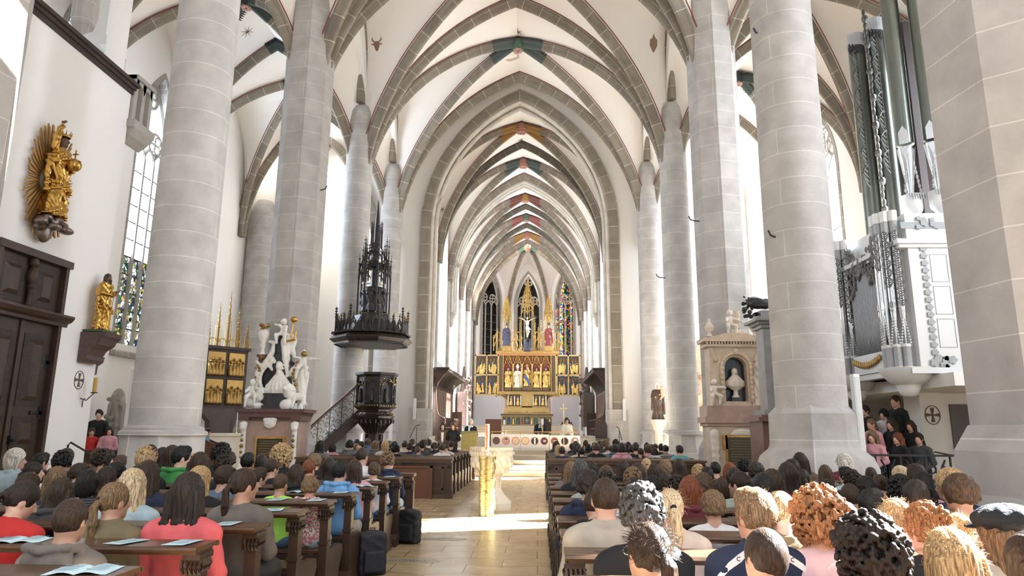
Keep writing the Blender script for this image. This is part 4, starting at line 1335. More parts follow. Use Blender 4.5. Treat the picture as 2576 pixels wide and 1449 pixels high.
# two round towers of five pipes and a flat of small pipes between
def tower(cy, label_w=0):
    n = 5; R0 = .33; r = .082
    tw = MB(); pb = MB(); lf = MB(); ft = MB(); mo = MB(); up = MB()
    cx = FX + .44
    for k in range(n):
        a = pi + (k - 2) * .5 + .25
        x, y = cx + R0 * cos(a), cy + R0 * sin(a)
        d = Vector((cos(a), sin(a), 0)); sd = Vector((-sin(a), cos(a), 0))
        pipe(pb, x, y, 3.42, 3.42 + .75, 6.0, r * .9)
        mouth(mo, x, y, 3.42 + .75, r * .9, a)
        # fluted base and head blocks
        tw.lathe([(r * 1.02, 2.98), (r * 1.02, 3.4)], 12, (x, y)); up.lathe([(r * 1.1, 3.38), (r * 1.15, 3.42), (r * 1.05, 3.44)], 12, (x, y)); up.lathe([(r * 1.08, 2.92), (r * 1.0, 3.0)], 12, (x, y))
        tw.lathe([(r * 1.0, 5.82), (r * 1.0, 6.08)], 12, (x, y)); up.lathe([(r * 1.1, 6.07), (r * 1.12, 6.3)], 12, (x, y))
        for q in range((3, 3, 4, 6, 8)[k]):
            leaf_tube(lf, Vector((x, y, 5.74 - q * .2)) + d * (r + .012), d, UPV, sd, r * 1.9, .2, .012)
        for q in range(9):          # beaded garlands between the feet
            for e in (-1, 1):
                ft.ball((x + sd.x * e * r * (1 - q / 10) + d.x * r * .6, y + sd.y * e * r * (1 - q / 10) + d.y * r * .6, 3.46 + q * .06), .021, 6, 4)
    tw.lathe([(.31, 2.95), (.31, 6.1)], 16, (cx + .08, cy))
    tw.build('tower_body', OGREY, org); auto_smooth(pb.build('tin_pipes', PIPE, org)); mo.build('pipe_mouths', PIPE, org)
    lf.build('openwork_leaves', mat('leaf_silver', (.22, .22, .215), .4, .5) if 'leaf_silver' not in bpy.data.materials else bpy.data.materials['leaf_silver'], org)
    ft.build('beaded_garland', OWHITE, org, smooth=True); up.build('tower_mouldings', OWHITE, org)
    c = MB()
    c.lathe([(.1, 2.38), (.16, 2.42), (.2, 2.5), (.22, 2.58), (.24, 2.62)], 20, (cx + .02, cy))
    c.lathe([(.26, 2.62), (.38, 2.72), (.5, 2.86), (.52, 2.96)], 22, (cx + .02, cy), flute=lambda a, z: 1 + .06 * abs(cos(a * 9)))
    auto_smooth(c.build('tower_bracket', OWHITE, org), 50)
tower(14.62); tower(16.98)
pb = MB(); mo = MB()
for k in range(19):
    y = 15.2 + k * .068
    zt = 4.95 + .5 * (1 - abs(k - 9) / 9)
    pipe(pb, FX + .33, y, 3.38, 3.95 + .012 * k, zt, .029, 8)
auto_smooth(pb.build('small_pipes', mat('small_pipe_metal', (.30, .30, .30), .5, .3), org))
b = MB()
rnd = random.Random(9)
for k in range(120):
    y = 15.15 + rnd.random() * 1.3
    zl = 4.7 + .62 * (1 - abs(y - 15.8) / .65)
    z = zl + rnd.random() * (.25 + 1.0 * abs(y - 15.8) / .65)
    leaf_tube(b, (FX + .28 + rnd.uniform(-.03, .03), y, z), Vector((-1, 0, 0)), UPV, Vector((0, 1, 0)), .1, .12, .011)
b.build('openwork_carving', bpy.data.materials['leaf_silver'], org)
b = MB(); b.box(FX + .34, FX + .36, 15.1, 16.5, 3.3, 5.5); b.build('interior_shade', ODARK, org)  # thin dark sheet painting the shade inside the case behind the pipes
b = MB(); b.box(FX + .24, FX + .36, 15.1, 16.5, 2.95, 3.38); b.build('flat_base', OWHITE, org)
b = MB()
for k in range(13): blob2 = b.ball((FX + .2, 15.2 + k * .1, 3.2 - .12 * abs(sin(k * .26)) + .05), (.03, .06, .08), 8, 5)
b.build('base_carving', DGOLD, org)

# great pipes of the main organ
gp = empty('pedal_organ', (0, 0, 0), 0, 'tall dull metal organ pipes reaching the vault behind the white choir organ', 'organ')
pb = MB(); lf = MB(); hd = MB(); bd = MB()
for x, y, zt in ((9.86, 19.6, 13.4), (10.35, 19.35, 13.75), (10.75, 19.7, 13.8)):
    pb.lathe([(.24, 6.1), (.24, zt)], 20, (x, y))
    hd.lathe([(.255, zt), (.255, zt + .3)], 18, (x, y)); hd.lathe([(.28, zt - .12), (.28, zt)], 18, (x, y))
    sd = Vector((.85, .52, 0)).normalized(); d = Vector((-.5, -.86, 0)).normalized()
    for q in range(7):
        leaf_tube(lf, Vector((x, y, zt - .65 - q * .62)) + d * .26, d, UPV, sd, .52, .62, .028)
    for q in range(5): leaf_tube(lf, Vector((x + (q - 2) * .09, y, zt - .28)) + d * .27, d, UPV, sd, .12, .3, .018)
auto_smooth(pb.build('great_pipes', OPIPE, gp)); lf.build('carved_leaves', mat('blackened_leaf', (.055, .055, .05), .5, .3), gp); hd.build('pipe_head', OGREY, gp)
pb = MB(); mo = MB(); cn = MB()
for x, y in ((8.62, 15.35), (9.08, 15.05), (9.5, 14.7)):
    pb.lathe([(.19, 8.25), (.19, 15.5)], 20, (x, y)); 
    cn.lathe([(.05, 7.02), (.19, 8.15)], 18, (x, y)); mouth(cn, x, y, 8.15, .19, -2.2)
    mo.lathe([(.06, 6.42), (.1, 6.5), (.2, 6.62), (.22, 6.7), (.22, 7.0)], 18, (x, y))
    for k in range(8): bd.prism([(x - .22 + k * .055, 7.0), (x - .19 + k * .055, 6.85), (x - .165 + k * .055, 7.0)], y - .235, y - .2, 'y')
    for q in range(9):
        for e in (-1, 1): bd.ball((x + e * .17 * (1 - q / 12), y - .1, 7.1 + q * .11), (.035, .03, .06), 6, 4)
auto_smooth(pb.build('front_pipes', OPIPE, gp)); auto_smooth(cn.build('pipe_feet', PIPE, gp)); auto_smooth(mo.build('pipe_stand', OWHITE, gp)); bd.build('foot_carving', OGREY, gp)
b = MB()
for q in range(34): b.ball((9.15 + .01 * (q % 3), 17.6, 6.6 + q * .2), (.09, .09, .12) if q % 4 == 0 else (.05, .05, .11), 8, 5)
b.build('carved_garland', mat('garland', (.09, .085, .08), .55, noise=.4, nscale=12), gp)
b = MB(); b.box(9.9, 11.6, 14.0, 16.0, 6.2, 15.0); b.box(11.0, 12.0, 19.0, 21.0, 6.2, 13.8); b.box(9.2, 9.3, 14.8, 15.6, 6.4, 15) ; b.build('dark_case', mat('case_back', (.04, .03, .028), .5), gp)

# gallery carrying the organ
b = MB(); b.box(8.05, WX_R, 13.6, 21.0, 2.55, 2.81)
structure(b.build('ceiling_organ_gallery', PLASTER))
b = MB(); b.box(9.65, WX_R, 13.6, 21.2, 5.95, 6.08)
structure(b.build('ceiling_upper_gallery', PLASTER))
b = MB(); b.box(9.25, WX_R, 16.4, 16.9, 0, 2.55); b.box(8.75, 9.25, 16.2, 16.9, 0, 2.55); b.box(7.9, 8.1, 19.9, 21, 0, 2.55)
b.box(6.9, WX_R, 20.9, 21.1, 0, 2.55)
structure(b.build('wall_under_gallery', PLASTER))
b = MB(); b.box(9.5, 12, 16.35, 16.41, 0, 2.3); structure(b.build('wall_recess_shade', mat('recess_shade_grey', (.16, .155, .15), .8)))  # flat grey sheet on the wall, the recess's shade put in as colour
wall_cross((9.0, 16.19, 2.05), pi, 'small cross painted in a ring on the white pier under the organ')
# rope rail, spiral stair, iron screen, wooden box
b = MB(); b.tube([(7.9 + t * .26, 14.3 - t * .2, 1.28 - .42 * t * t / 36 - .1 * t * .5) for t in range(9)], .018, 6)
tag(b.build('rope_rail', mat('brown_rope', (.09, .05, .035), .8)), 'thin brown rope sagging towards the big right pillar', 'rope')
r = empty('iron_screen', (0, 0, 0), 0, 'black wrought iron railing with feather shaped uprights below the organ', 'railing')
b = MB(); X0, X1, Y = 6.3, 8.35, 13.9
b.box(X0, X1 + .2, Y - .02, Y + .02, 1.20, 1.24)
b.box(X0, X1, Y - .02, Y + .02, .25, .29); b.box(X1 - .03, X1 + .02, Y - .03, Y + .03, 0, 1.24); b.box(X0, X0 + .04, Y - .02, Y + .02, 0, 1.24)
b.build('frame', IRON, r)
for k in range(4):
    x = 6.55 + k * .47; b = MB()
    b.box(x - .015, x + .015, Y - .015, Y + .015, .05, 1.24)
    for e in (-1, 1):
        b.tube([(x + e * .14, Y, .1), (x + e * .19, Y, .25), (x + e * .19, Y, .52), (x + e * .05, Y, .62), (x + e * .05, Y, .66), (x + e * .18, Y, .78), (x + e * .18, Y, .98), (x + e * .1, Y, 1.14)], .02, 5)
        for z in (.70, .82, .94): b.tube([(x, Y, z), (x + e * .17, Y, z + .1)], .017, 5)
        b.box(x + e * .09 - .012, x + e * .09 + .012, Y - .012, Y + .012, .2, .55)
    b.build('feather_upright', IRON, r)
r = empty('spiral_stair', (7.45, 17.6, 0), 0, 'black spiral staircase with perforated treads beneath the organ', 'staircase')
b = MB(); b.lathe([(.06, 0), (.06, 2.3)], 10); b.build('newel', IRON, r)
for k in range(10):
    a0, a1 = 1.2 + k * .5, 1.2 + k * .5 + .55; z = .2 + k * .2
    b = MB(); b.prism([(.05 * cos(a0), .05 * sin(a0)), (.7 * cos(a0), .7 * sin(a0)), (.7 * cos(a1), .7 * sin(a1))], z, z + .03, 'z'); b.build('tread', IRON, r)
b = MB(); b.tube([(.72 * cos(1.2 + k * .25), .72 * sin(1.2 + k * .25), 1.1 + k * .1) for k in range(12)], .016, 6)
for k in range(0, 6): b.tube([(.7 * cos(1.4 + k * .5), .7 * sin(1.4 + k * .5), .2 + k * .2), (.7 * cos(1.4 + k * .5), .7 * sin(1.4 + k * .5), 1.05 + k * .2)], .009, 4)
b.build('stair_rail', IRON, r)
b = MB(); b.box(6.55, 8.0, 13.0, 13.7, 0, .55); tag(b.build('wooden_chest', DWOOD), 'dark brown wooden chest standing before the iron railing', 'chest')
b = MB(); b.box(8.0, 8.9, 12.6, 13.4, 0, .42); tag(b.build('wooden_step', DWOOD), 'low dark wooden box step right of the iron railing', 'step')

# flower horn and dark column of a tall monument at the right round column
r = empty('marble_monument', (5.15, 15.2, 0), 0, 'dark grey marble column with black cornucopia behind the nearest right column', 'monument')
b = MB(); b.box(-.45, .45, -.45, .45, 0, 2.0); b.box(-.55, .55, -.55, .55, 1.86, 1.95); b.box(-.5, .5, -.5, .5, .0, .25); b.build('pedestal', RMARB, r)
b = MB(); b.box(-.36, .36, -.36, .36, 2.0, 2.1); b.box(-.25, .25, -.25, .25, 2.1, 3.9); b.box(-.3, .3, -.3, .3, 3.86, 3.94); b.box(-.36, .36, -.36, .36, 3.94, 4.0); b.box(-.44, .44, -.44, .44, 4.0, 4.06); b.box(-.28, .28, -.28, .28, 4.06, 4.25)
b.build('column', GREYM, r)
s = Sculpt()
s.ell((-.25, -.1, 4.45), (.28, .16, .15))
s.cap((-.1, -.1, 4.42), (.25, -.1, 4.5), .13, .07); s.cap((.25, -.1, 4.5), (.36, -.1, 4.75), .065, .045); s.cap((.36, -.1, 4.75), (.28, -.1, 4.9), .045, .03)
rnd = random.Random(8)
for k in range(26): s.ell((-.5 + rnd.uniform(-.1, .2), -.1 + rnd.uniform(-.12, .12), 4.32 + rnd.uniform(-.22, .25)), rnd.uniform(.025, .05), k=.01)
s.build('cornucopia', .016, IRON, r)
# ---------------------------------------------------------------- high altar
rnd = random.Random(21)
TXX = -.83; AY = 55.9; Z0 = 1.9
alt = empty('high_altar', (TXX, AY, 0), 0, 'gilded winged high altar with five shrine figures at the end of the chancel', 'altar')
GILT = mat('warm_gilt', (.52, .34, .11), .36, .85, noise=.45, nscale=5, bump=.2, bscale=12)
PGOLD = mat('painted_gold', (.42, .29, .11), .45, .35, noise=.12, nscale=3)
DBLUE = mat('dark_blue_ground', (.035, .04, .06), .6)
DRED = mat('dark_red_ground', (.16, .028, .02), .6)
CARV = mat('dark_carved_wood', (.09, .055, .03), .6)  # even dark brown for altar woodwork, inlay and figure hair
b = MB()
for k, z in enumerate((Z0, Z0 + .02)): b.box(-3.2 + k * .2, 3.2 - k * .2, -2.2 + k * .3, 1.5, z - .1, z + .0 + .05 * k)
b.build('altar_step', STEPM, alt)
b = MB(); b.box(-1.98, 1.98, -.75, .6, Z0, 2.75); b.box(-2.08, 2.08, -.85, .6, 2.75, 2.88); b.box(-2.05, 2.05, -.82, .6, 2.0 - .1, 2.0)
b.build('mensa', CARV, alt)
b = MB()
b.box(-1.98, 1.98, -.78, -.75, 2.68, 2.75); b.box(-1.98, 1.98, -.78, -.75, 2.0, 2.06)
xs = [-1.97, -1.62, -1.25, -.9, -.5, -.28, .28, .5, .9, 1.25, 1.62, 1.97]
for x in xs: b.box(x - .02, x + .02, -.79, -.75, 2.0, 2.75)
for x0, x1 in zip(xs, xs[1:]):
    if x1 - x0 > .5: continue
    c = (x0 + x1) / 2; P = pointed(c, (x1 - x0) / 2, 2.42, 2.66, 5)
    for p, q in zip(P, P[1:]): b.tube([(p[0], -.77, p[1]), (q[0], -.77, q[1])], .018, 4)
b.box(-.16, .16, -.79, -.75, 2.34, 2.4); b.box(-.03, .03, -.79, -.75, 2.18, 2.56)
b.build('antependium_frame', PGOLD, alt)
b = MB(); b.box(-1.95, 1.95, -.752, -.749, 2.05, 2.7); b.build('painted_ground', mat('antependium_green', (.05, .08, .07), .6), alt)
cm = [mat('figure_red', (.28, .05, .035), .6), mat('figure_blue', (.04, .08, .2), .6), mat('figure_gold', (.72, .5, .18), .4, .7), mat('figure_green', (.05, .13, .08), .6)]
for k, (x0, x1) in enumerate(zip(xs, xs[1:])):
    if x1 - x0 > .5: continue
    c = (x0 + x1) / 2; b = MB(); b.lathe([(.09, 2.08), (.06, 2.3), (.075, 2.4), (.03, 2.46)], 8, (c, -.76)); b.ball((c, -.77, 2.5), .045, 8, 6)
    b.build('painted_saint', cm[k % 4], alt)
# gilded step panels
b = MB(); b.prism([(-1.92, 2.88), (1.92, 2.88), (1.78, 3.22), (-1.78, 3.22)], -.5, .5, 'y'); b.prism([(-1.75, 3.22), (1.75, 3.22), (1.72, 3.4), (-1.72, 3.4)], -.4, .5, 'y')
b.build('gilded_step', PGOLD, alt)
b = MB()
for x in (-1.25, -.75, .75, 1.25): b.box(x - .3, x + .3, -.512, -.505, 3.0, 3.03)
b.box(-.04, .04, -.54, -.5, 3.0, 3.1)
b.build('step_inlay', CARV, alt)
# predella with flaring sides
L = [(1.62, 3.4), (1.60, 3.75), (1.66, 3.98), (1.85, 4.18), (2.1, 4.3), (2.35, 4.34), (2.5, 4.26), (2.72, 4.42), (2.72, 4.5)]
b = MB(); b.prism([(-x, z) for x, z in L] + [(x, z) for x, z in L[::-1]], -.2, .4, 'y'); b.build('predella', CARV, alt)
b = MB()
for e in (-1, 1):
    b.tube([(e * x, -.25, z) for x, z in L[:-1]], .05, 6)
    b.tube([(e * 1.75, -.24, 4.35), (e * 2.1, -.24, 4.4), (e * 2.6, -.24, 4.4)], .03, 5)
b.box(-2.8, 2.8, -.3, .45, 4.44, 4.52); b.box(-2.95, 2.95, -.35, .5, 4.52, 4.58); b.box(-1.62, 1.62, -.26, -.2, 3.4, 3.5)
b.box(-.42, .42, -.26, -.2, 3.4, 4.44)
for x in (-1.5, -.48, .48, 1.5): b.box(x - .04, x + .04, -.27, -.2, 3.45, 4.44)
b.build('predella_frame', PGOLD, alt)
b = MB(); b.prism([(-.14, 3.6), (.14, 3.6), (.02, 3.75), (.02, 4.2), (.12, 4.3), (-.12, 4.3), (-.02, 4.2), (-.02, 3.75)], -.275, -.26, 'y'); b.box(-.36, .36, -.27, -.262, 3.52, 3.54); b.build('tabernacle_door', GILT, alt)
for x in (-1.28, -.72, .72, 1.28):
    s = Sculpt(); s.robe((x, -.28, 3.55), [(0, .16), (.15, .15), (.35, .09), (.5, .12), (.6, .05)], 6, .12, .6); s.ell((x, -.29, 4.22), (.06, .06, .075)); s.ell((x, -.33, 3.62), (.12, .03, .1))
    s.build('predella_saint', .025, GILT, alt)
# candles on the altar
for x in (-1.52, -1.0, -.5, .5, 1.02, 1.52):
    r = empty('altar_candle', (TXX + x, AY - .36, 3.4), 0, 'tall white candle in a gilt holder, %s of six on the high altar' % {-1.52: 'leftmost', -1.0: 'second', -.5: 'third', .5: 'fourth', 1.02: 'fifth', 1.52: 'rightmost'}[x], 'candle', 'candles on the high altar')
    b = MB(); b.lathe([(.07, 0), (.03, .04), (.02, .12), (.05, .16)], 10); b.build('holder', GILT, r)
    b = MB(); b.lathe([(.035, .16), (.035, .88)], 10); b.build('wax', WHITE, r)
# shrine
b = MB()
b.box(-2.25, 2.25, -.15, .5, 4.58, 7.6); b.build('shrine_back', DRED, alt)
b = MB()
b.box(-2.3, -1.93, -.32, .5, 4.58, 7.62); b.box(1.93, 2.3, -.32, .5, 4.58, 7.62); b.box(-2.3, 2.3, -.34, .5, 4.58, 4.72)
b.build('shrine_case', CARV, alt)
b = MB()
b.box(-2.55, 2.6, -.5, .5, 7.72, 7.84); b.box(-2.35, 2.35, -.4, .5, 7.55, 7.66); b.box(-2.3, 2.3, -.36, .5, 4.6, 4.66)
for x in (-2.32, 2.26, -1.97, 1.91): b.box(x, x + .06, -.38, -.3, 4.6, 7.6)
b.build('shrine_moulding', GILT, alt)
b = MB(); b.box(-2.45, 2.5, -.45, .5, 7.64, 7.74); b.build('red_fillet', mat('salmon_fillet', (.45, .15, .08), .5), alt)
b = MB()
for x in (-1.13, -.4, .4, 1.13):
    b.tube([(x, -.3, 4.75), (x, -.3, 6.9)], .055, 8); b.ball((x, -.3, 4.8), (.08, .08, .12), 8, 6)
b.build('slender_column', GILT, alt)
b = MB()
for c, w in ((-1.52, .37), (-.77, .34), (0, .4), (.77, .34), (1.52, .37)):
    for lev in range(3):
        z = 6.65 + lev * .28
        P = pointed(c, w * (1 - .25 * lev), z, z + .36, 5)
        for p, q in zip(P, P[1:]): b.tube([(p[0], -.32, p[1]), (q[0], -.32, q[1])], .025, 4)
        for e in (-1, 1): b.tube([(c + e * w * .5, -.3, z), (c, -.32, z + .28)], .02, 4)
    for k in range(7): b.tube([(c - w + 2 * w * k / 6, -.28, 7.05 + .2 * (k % 2)), (c - w + 2 * w * k / 6, -.28, 7.52)], .016, 4)
b.build('canopy_tracery', GILT, alt)
FL = mat('altar_flesh', (.55, .33, .22), .5)
STC = [(GILT, 'gilt'), (mat('white_cope', (.62, .52, .42), .5), 'white'), (GILT, 'gilt'), (GILT, 'gilt'), (GILT, 'gilt')]
for k, x in enumerate((-1.53, -.77, 0, .77, 1.53)):
    fg = empty('shrine_figure', (TXX + x, AY - .28, 4.95 + (.12 if k == 2 else 0)), pi,
               ['gilded bearded saint, leftmost figure of the altar shrine', 'bishop with white mitre and gilded cope in the altar shrine', 'crowned Virgin in gold and blue at the centre of the altar shrine',
                'gilded woman saint with dark hair, right of the shrine centre', 'gilded abbot with a crozier, rightmost figure of the altar shrine'][k], 'statue', 'figures in the altar shrine')
    c, f = robed(1.62, 5 + k % 3, amp=.16)
    c.build('robe', .035, STC[k][0], fg); f.build('face_and_hands', .022, FL, fg)
    if k == 1:
        b = MB(); b.prism([(-.1, 1.58), (.1, 1.58), (.11, 1.75), (0, 1.92), (-.11, 1.75)], -.07, .07, 'y'); b.build('mitre', WHITE, fg)
    elif k == 2:
        b = MB(); crownlet(b, (0, 0, 1.6), .1, .16); b.build('crown', GILT, fg)
        s = Sculpt(); s.cap((-.12, .2, 1.15), (-.1, .22, 1.35), .07, .06); s.ell((-.1, .22, 1.45), .06); s.build('child', .02, FL, fg)
        s = Sculpt(); s.cap((.2, .16, .8), (-.1, .24, .4), .12, .09); s.cap((-.1, .24, .4), (-.15, .2, .1), .1, .07); s.build('blue_cloak', .03, cm[1], fg)
    else:
        hair_long(1.62 / 1.7, 1.505, beard=k in (0, 4)).build('hair', .022, CARV, fg)
    if k in (1, 3, 4):
        b = MB(); sx = -.3; b.tube([(sx, .25, 0), (sx, .25, 1.6)], .018, 5); b.tube([(sx + .09 * cos(t) - .0, .25, 1.68 + .09 * sin(t)) for t in [k2 * .5 for k2 in range(12)]], .016, 5); b.build('staff', GILT, fg)
    b = MB(); b.box(TXX + x - .28 - (.1 if k == 2 else 0), TXX + x + .28 + (.1 if k == 2 else 0), AY - .5, AY - .1, 4.72, 4.95 + (.12 if k == 2 else 0)); o = b.build('figure_plinth', CARV, None)
    o.parent = alt; o.location = (-TXX, -AY, 0)
# wings
for e in (-1, 1):
    xa, xb = (-4.2, -2.35) if e < 0 else (2.4, 4.25)
    b = MB()
    for x in (xa, (xa + xb) / 2, xb): b.box(x - .05, x + .05, -.42, -.28, 4.36, 7.62)
    for z in (4.36, 5.98, 7.56): b.box(xa - .05, xb + .05, -.42, -.28, z - .05, z + .06)
    wf = b.build('wing_frame', PGOLD, alt)
    for i in range(2):
        for j in range(2):
            x0 = xa + .07 + i * (xb - xa) / 2; x1 = x0 + (xb - xa) / 2 - .14; z0 = 4.44 + j * 1.62; z1 = z0 + 1.44
            b = MB(); b.box(x0, x1, -.32, -.28, z0, z1); b.build('panel_ground', DBLUE, wf)
            s = Sculpt()
            for q in range(8):
                x = x0 + .1 + rnd.random() * (x1 - x0 - .2); h = rnd.uniform(.5, .85); lx = rnd.uniform(-.12, .12); zz = z0 + .05 + .12 * (q % 3)
                s.cap((x, -.36, zz), (x + lx, -.37, zz + h * .7), .09, .06, k=.02); s.ell((x + lx, -.4, zz + h * .88), (.05, .05, .06), k=.01)
                s.cap((x + lx, -.4, zz + h * .6), (x + lx + rnd.uniform(-.2, .2), -.42, zz + h * rnd.uniform(.35, .8)), .028, k=.02)
            s.build('carved_relief', .028, GILT, wf)
            b = MB()
            for q in range(3):
                c = x0 + (x1 - x0) * (q + .5) / 3; w_ = (x1 - x0) / 6
                for lev in range(2 if j == 0 else 3):
                    P = pointed(c, w_, z1 - .32 - lev * .14, z1 - .08 - lev * .12, 4)
                    for p, q2 in zip(P, P[1:]): b.tube([(p[0], -.36, p[1]), (q2[0], -.36, q2[1])], .018, 4)
            b.build('panel_tracery', DGOLD, wf)
# superstructure
b = MB()
def pin(x, z0, z1, r=.04, y=-.1):
    b.tube([(x, y, z0), (x, y, z0 + (z1 - z0) * .7)], r, 5); b.tube([(x, y, z0 + (z1 - z0) * .68), (x, y, z1)], [r * 1.1, r * .15], 5)
    for q in (.7, .78, .86, .94): b.ball((x, y, z0 + (z1 - z0) * q), (r * 1.5, r * 1.5, r * .7), 6, 4)
b.box(-2.55, 2.6, -.25, .1, 7.84, 7.95)
for k in range(25):                           # cresting
    x = -2.45 + k * .205
    b.tube([(x + .1 * cos(t), -.2, 8.08 + .12 * sin(t)) for t in [q * pi / 4 for q in range(9)]], .02, 4)
for x, z in ((-2.75, 9.3), (-2.45, 9.9), (2.5, 9.9), (2.8, 9.3), (-1.35, 9.6), (-1.1, 10.6), (1.1, 10.6), (1.35, 9.6), (-.6, 10.9), (.6, 10.9), (-.9, 10.0), (.9, 10.0)): pin(x, 7.95, z)
for c, w in ((-2.4, .3), (-1.1, .3), (-.75, .3), (.8, .28), (1.15, .3), (2.45, .3)):
    for zz in (8.3, 8.95):
        P = pointed(c, w, zz, zz + .6, 6)
        for p, q in zip(P, P[1:]): b.tube([(p[0], -.1, p[1]), (q[0], -.1, q[1])], .028, 4)
        for t in (-.5, .5): b.tube([(c + t * w, -.1, 7.95), (c + t * w, -.1, zz + .35)], .02, 4)
for c, z0, zt, w in ((-1.72, 10.3, 12.9, .38), (1.75, 10.3, 12.9, .38), (0, 11.0, 14.3, .5)):       # three spires with canopies
    for lev in range(6):
        f_ = 1 - lev / 6.5; z = z0 + lev * (zt - z0) / 7.5
        for e in (-1, -.35, .35, 1): pin(c + e * w * f_, z - .35, z + .75 * f_ + .25, .028, -.1 - .12 * (1 - abs(e)))
        for e in (-.5, .5):
            P = pointed(c + e * w * f_, w * f_ * .5, z, z + .35, 4)
            for p, q in zip(P, P[1:]): b.tube([(p[0], -.2, p[1]), (q[0], -.2, q[1])], .025, 4)
    pin(c, z0, zt, .05, -.1)
    for e in (-1, 1): b.tube([(c + e * w, -.1, 7.95), (c + e * w, -.1, z0)], .035, 5)
b.build('gilded_superstructure', GILT, alt)
for x, m2, lb in ((-1.72, mat('crest_blue', (.05, .05, .09), .6), 'mourning figure in blue and dark red under the left spire of the altar'), (1.75, mat('crest_red', (.2, .035, .03), .6), 'figure in a red robe under the right spire of the altar')):
    fg = empty('crest_figure', (TXX + x, AY - .1, 8.35), pi, lb, 'statue')
    c, f = robed(1.75, 6, amp=.14); c.build('robe', .035, m2, fg); f.build('face_and_hands', .022, FL, fg); hair_long(1.03, 1.63).build('hair', .025, CARV, fg)
    b = MB(); b.box(-.3, .3, -.2, .25, -.4, 0); b.build('plinth', GILT, fg)
r = empty('crucifix', (TXX, AY - .15, 8.9), 0, 'carved crucifix with pale figure under the central altar spire', 'crucifix')
b = MB(); b.box(-.05, .05, 0, .06, 0, 2.2); b.box(-.75, .75, 0, .06, 1.72, 1.84); b.build('cross', CARV, r)
s = Sculpt(); s.ell((0, -.1, 1.35), (.15, .1, .24)); s.cap((0, -.1, 1.2), (0, -.1, .95), .1, .11); s.ell((.0, -.16, 1.72), (.08, .09, .11))
for e in (-1, 1):
    s.cap((e * .12, -.08, 1.5), (e * .38, -.05, 1.68), .05, .04); s.cap((e * .38, -.05, 1.68), (e * .62, -.05, 1.78), .04, .03)
    s.cap((e * .07, -.1, .95), (e * .08 + .05, -.2, .6), .075, .055); s.cap((e * .08 + .05, -.2, .6), (e * .02, -.08, .2), .055, .035)
s.build('corpus', .025, mat('pale_flesh', (.6, .45, .34), .5), r)
s = Sculpt(); s.ell((0, -.1, .98), (.14, .13, .1)); s.cap((.12, -.1, .98), (.26, -.1, .8), .04, .03); s.build('loincloth', .02, WHITE, r)
s = Sculpt()
for x, h in ((-.12, .9), (.22, 1.0), (.0, .7)): s.cap((x - .05, -.2, -.9), (x, -.2, -.9 + h * .7), .12, .08); s.ell((x, -.22, -.85 + h * .8), .07)
o = s.build('mourner_group', .03, bpy.data.materials['crest_blue'], r)

# grey panels behind the altar (dado)
b = MB()
for x0, x1 in ((-4.6, -2.2), (2.2, 4.5)): b.box(AX + x0, AX + x1, 60.4, 60.5, 1.9, 5.2)
tag(b.build('wall_choir_screen', mat('choir_grey', (.44, .46, .50), .8)), kind='structure')

# choir stalls
for e, lb in ((-1, 'dark carved oak choir stall with curved canopy along the left chancel wall'), (1, 'dark carved oak choir stall along the right chancel wall')):
    r = empty('choir_stall', (AX + e * 4.95, 41, 1.3), 0, lb, 'choir stall')
    X = lambda q: -e * q
    def bx(b, q0, q1, *a): b.box(*sorted((X(q0), X(q1))), *a)
    b = MB(); bx(b, 0, .12, -4, 6, 0, 3.6); bx(b, .1, .75, 5.9, 6, 0, 1.5); b.build('back_panel', DWOOD, r)
    P = [(0, 0), (.95, 0), (.95, .9), (.6, 1.1), (.5, 1.4), (.42, 2.4), (.52, 2.8), (.8, 3.2), (1.0, 3.35), (1.0, 3.45), (0, 3.55)]
    b = MB(); b.prism([(X(a), z) for a, z in P], -4.1, -4.0, 'y'); b.build('end_panel', DWOOD, r)
    b = MB(); bx(b, 0, 1.05, -4.15, 6, 3.45, 3.55); bx(b, 0, 1.1, -4.2, 6, 3.55, 3.62)
    for k in range(26): b.tube([(X(.12 + .85 * (1 - cos(t))), -3.9 + k * .38, 2.6 + .85 * sin(t)) for t in [q * pi / 12 for q in range(7)]], .025, 4)
    b.build('canopy', DWOOD2, r)
    for k in range(12):
        b = MB(); y = -3.7 + k * .8
        bx(b, .1, .6, y, y + .65, .42, .47); b.build('seat', OAK, r)
        b = MB(); b.prism([(X(.1), 0), (X(.62), 0), (X(.58), .6), (X(.68), .9), (X(.1), 1.0)], y - .1, y - .04, 'y'); b.ball((X(.62), y - .07, .95), .06, 8, 6); b.build('arm_rest', DWOOD, r)
    b = MB()
    for k in range(12):
        y = -3.7 + k * .8; bx(b, .12, .14, y + .08, y + .2, 1.35, 2.5)
    b.build('panel_highlight', OAK, r)
# side altar / ornate dark things beyond the stalls
for e, lb in ((-1, 'ornate dark red marble monument on the left chancel wall'), (1, 'dark carved monument with branches on the right chancel wall')):
    r = empty('wall_monument', (AX + e * 4.5, 50.5, 1.9), 0, lb, 'monument')
    s = Sculpt(); s.box((0, 0, 1.2), (.35, .9, 1.2), k=.02)
    for k in range(30): s.ell((-e * rnd.uniform(.1, .5), rnd.uniform(-.9, .9), rnd.uniform(.6, 3.4)), rnd.uniform(.08, .2), k=.04)
    s.cap((0, 0, 2.3), (0, 0, 4.2), .3, .1)
    s.build('carved_body', .05, bpy.data.materials['console_stone'] if e < 0 else DWOOD2, r)

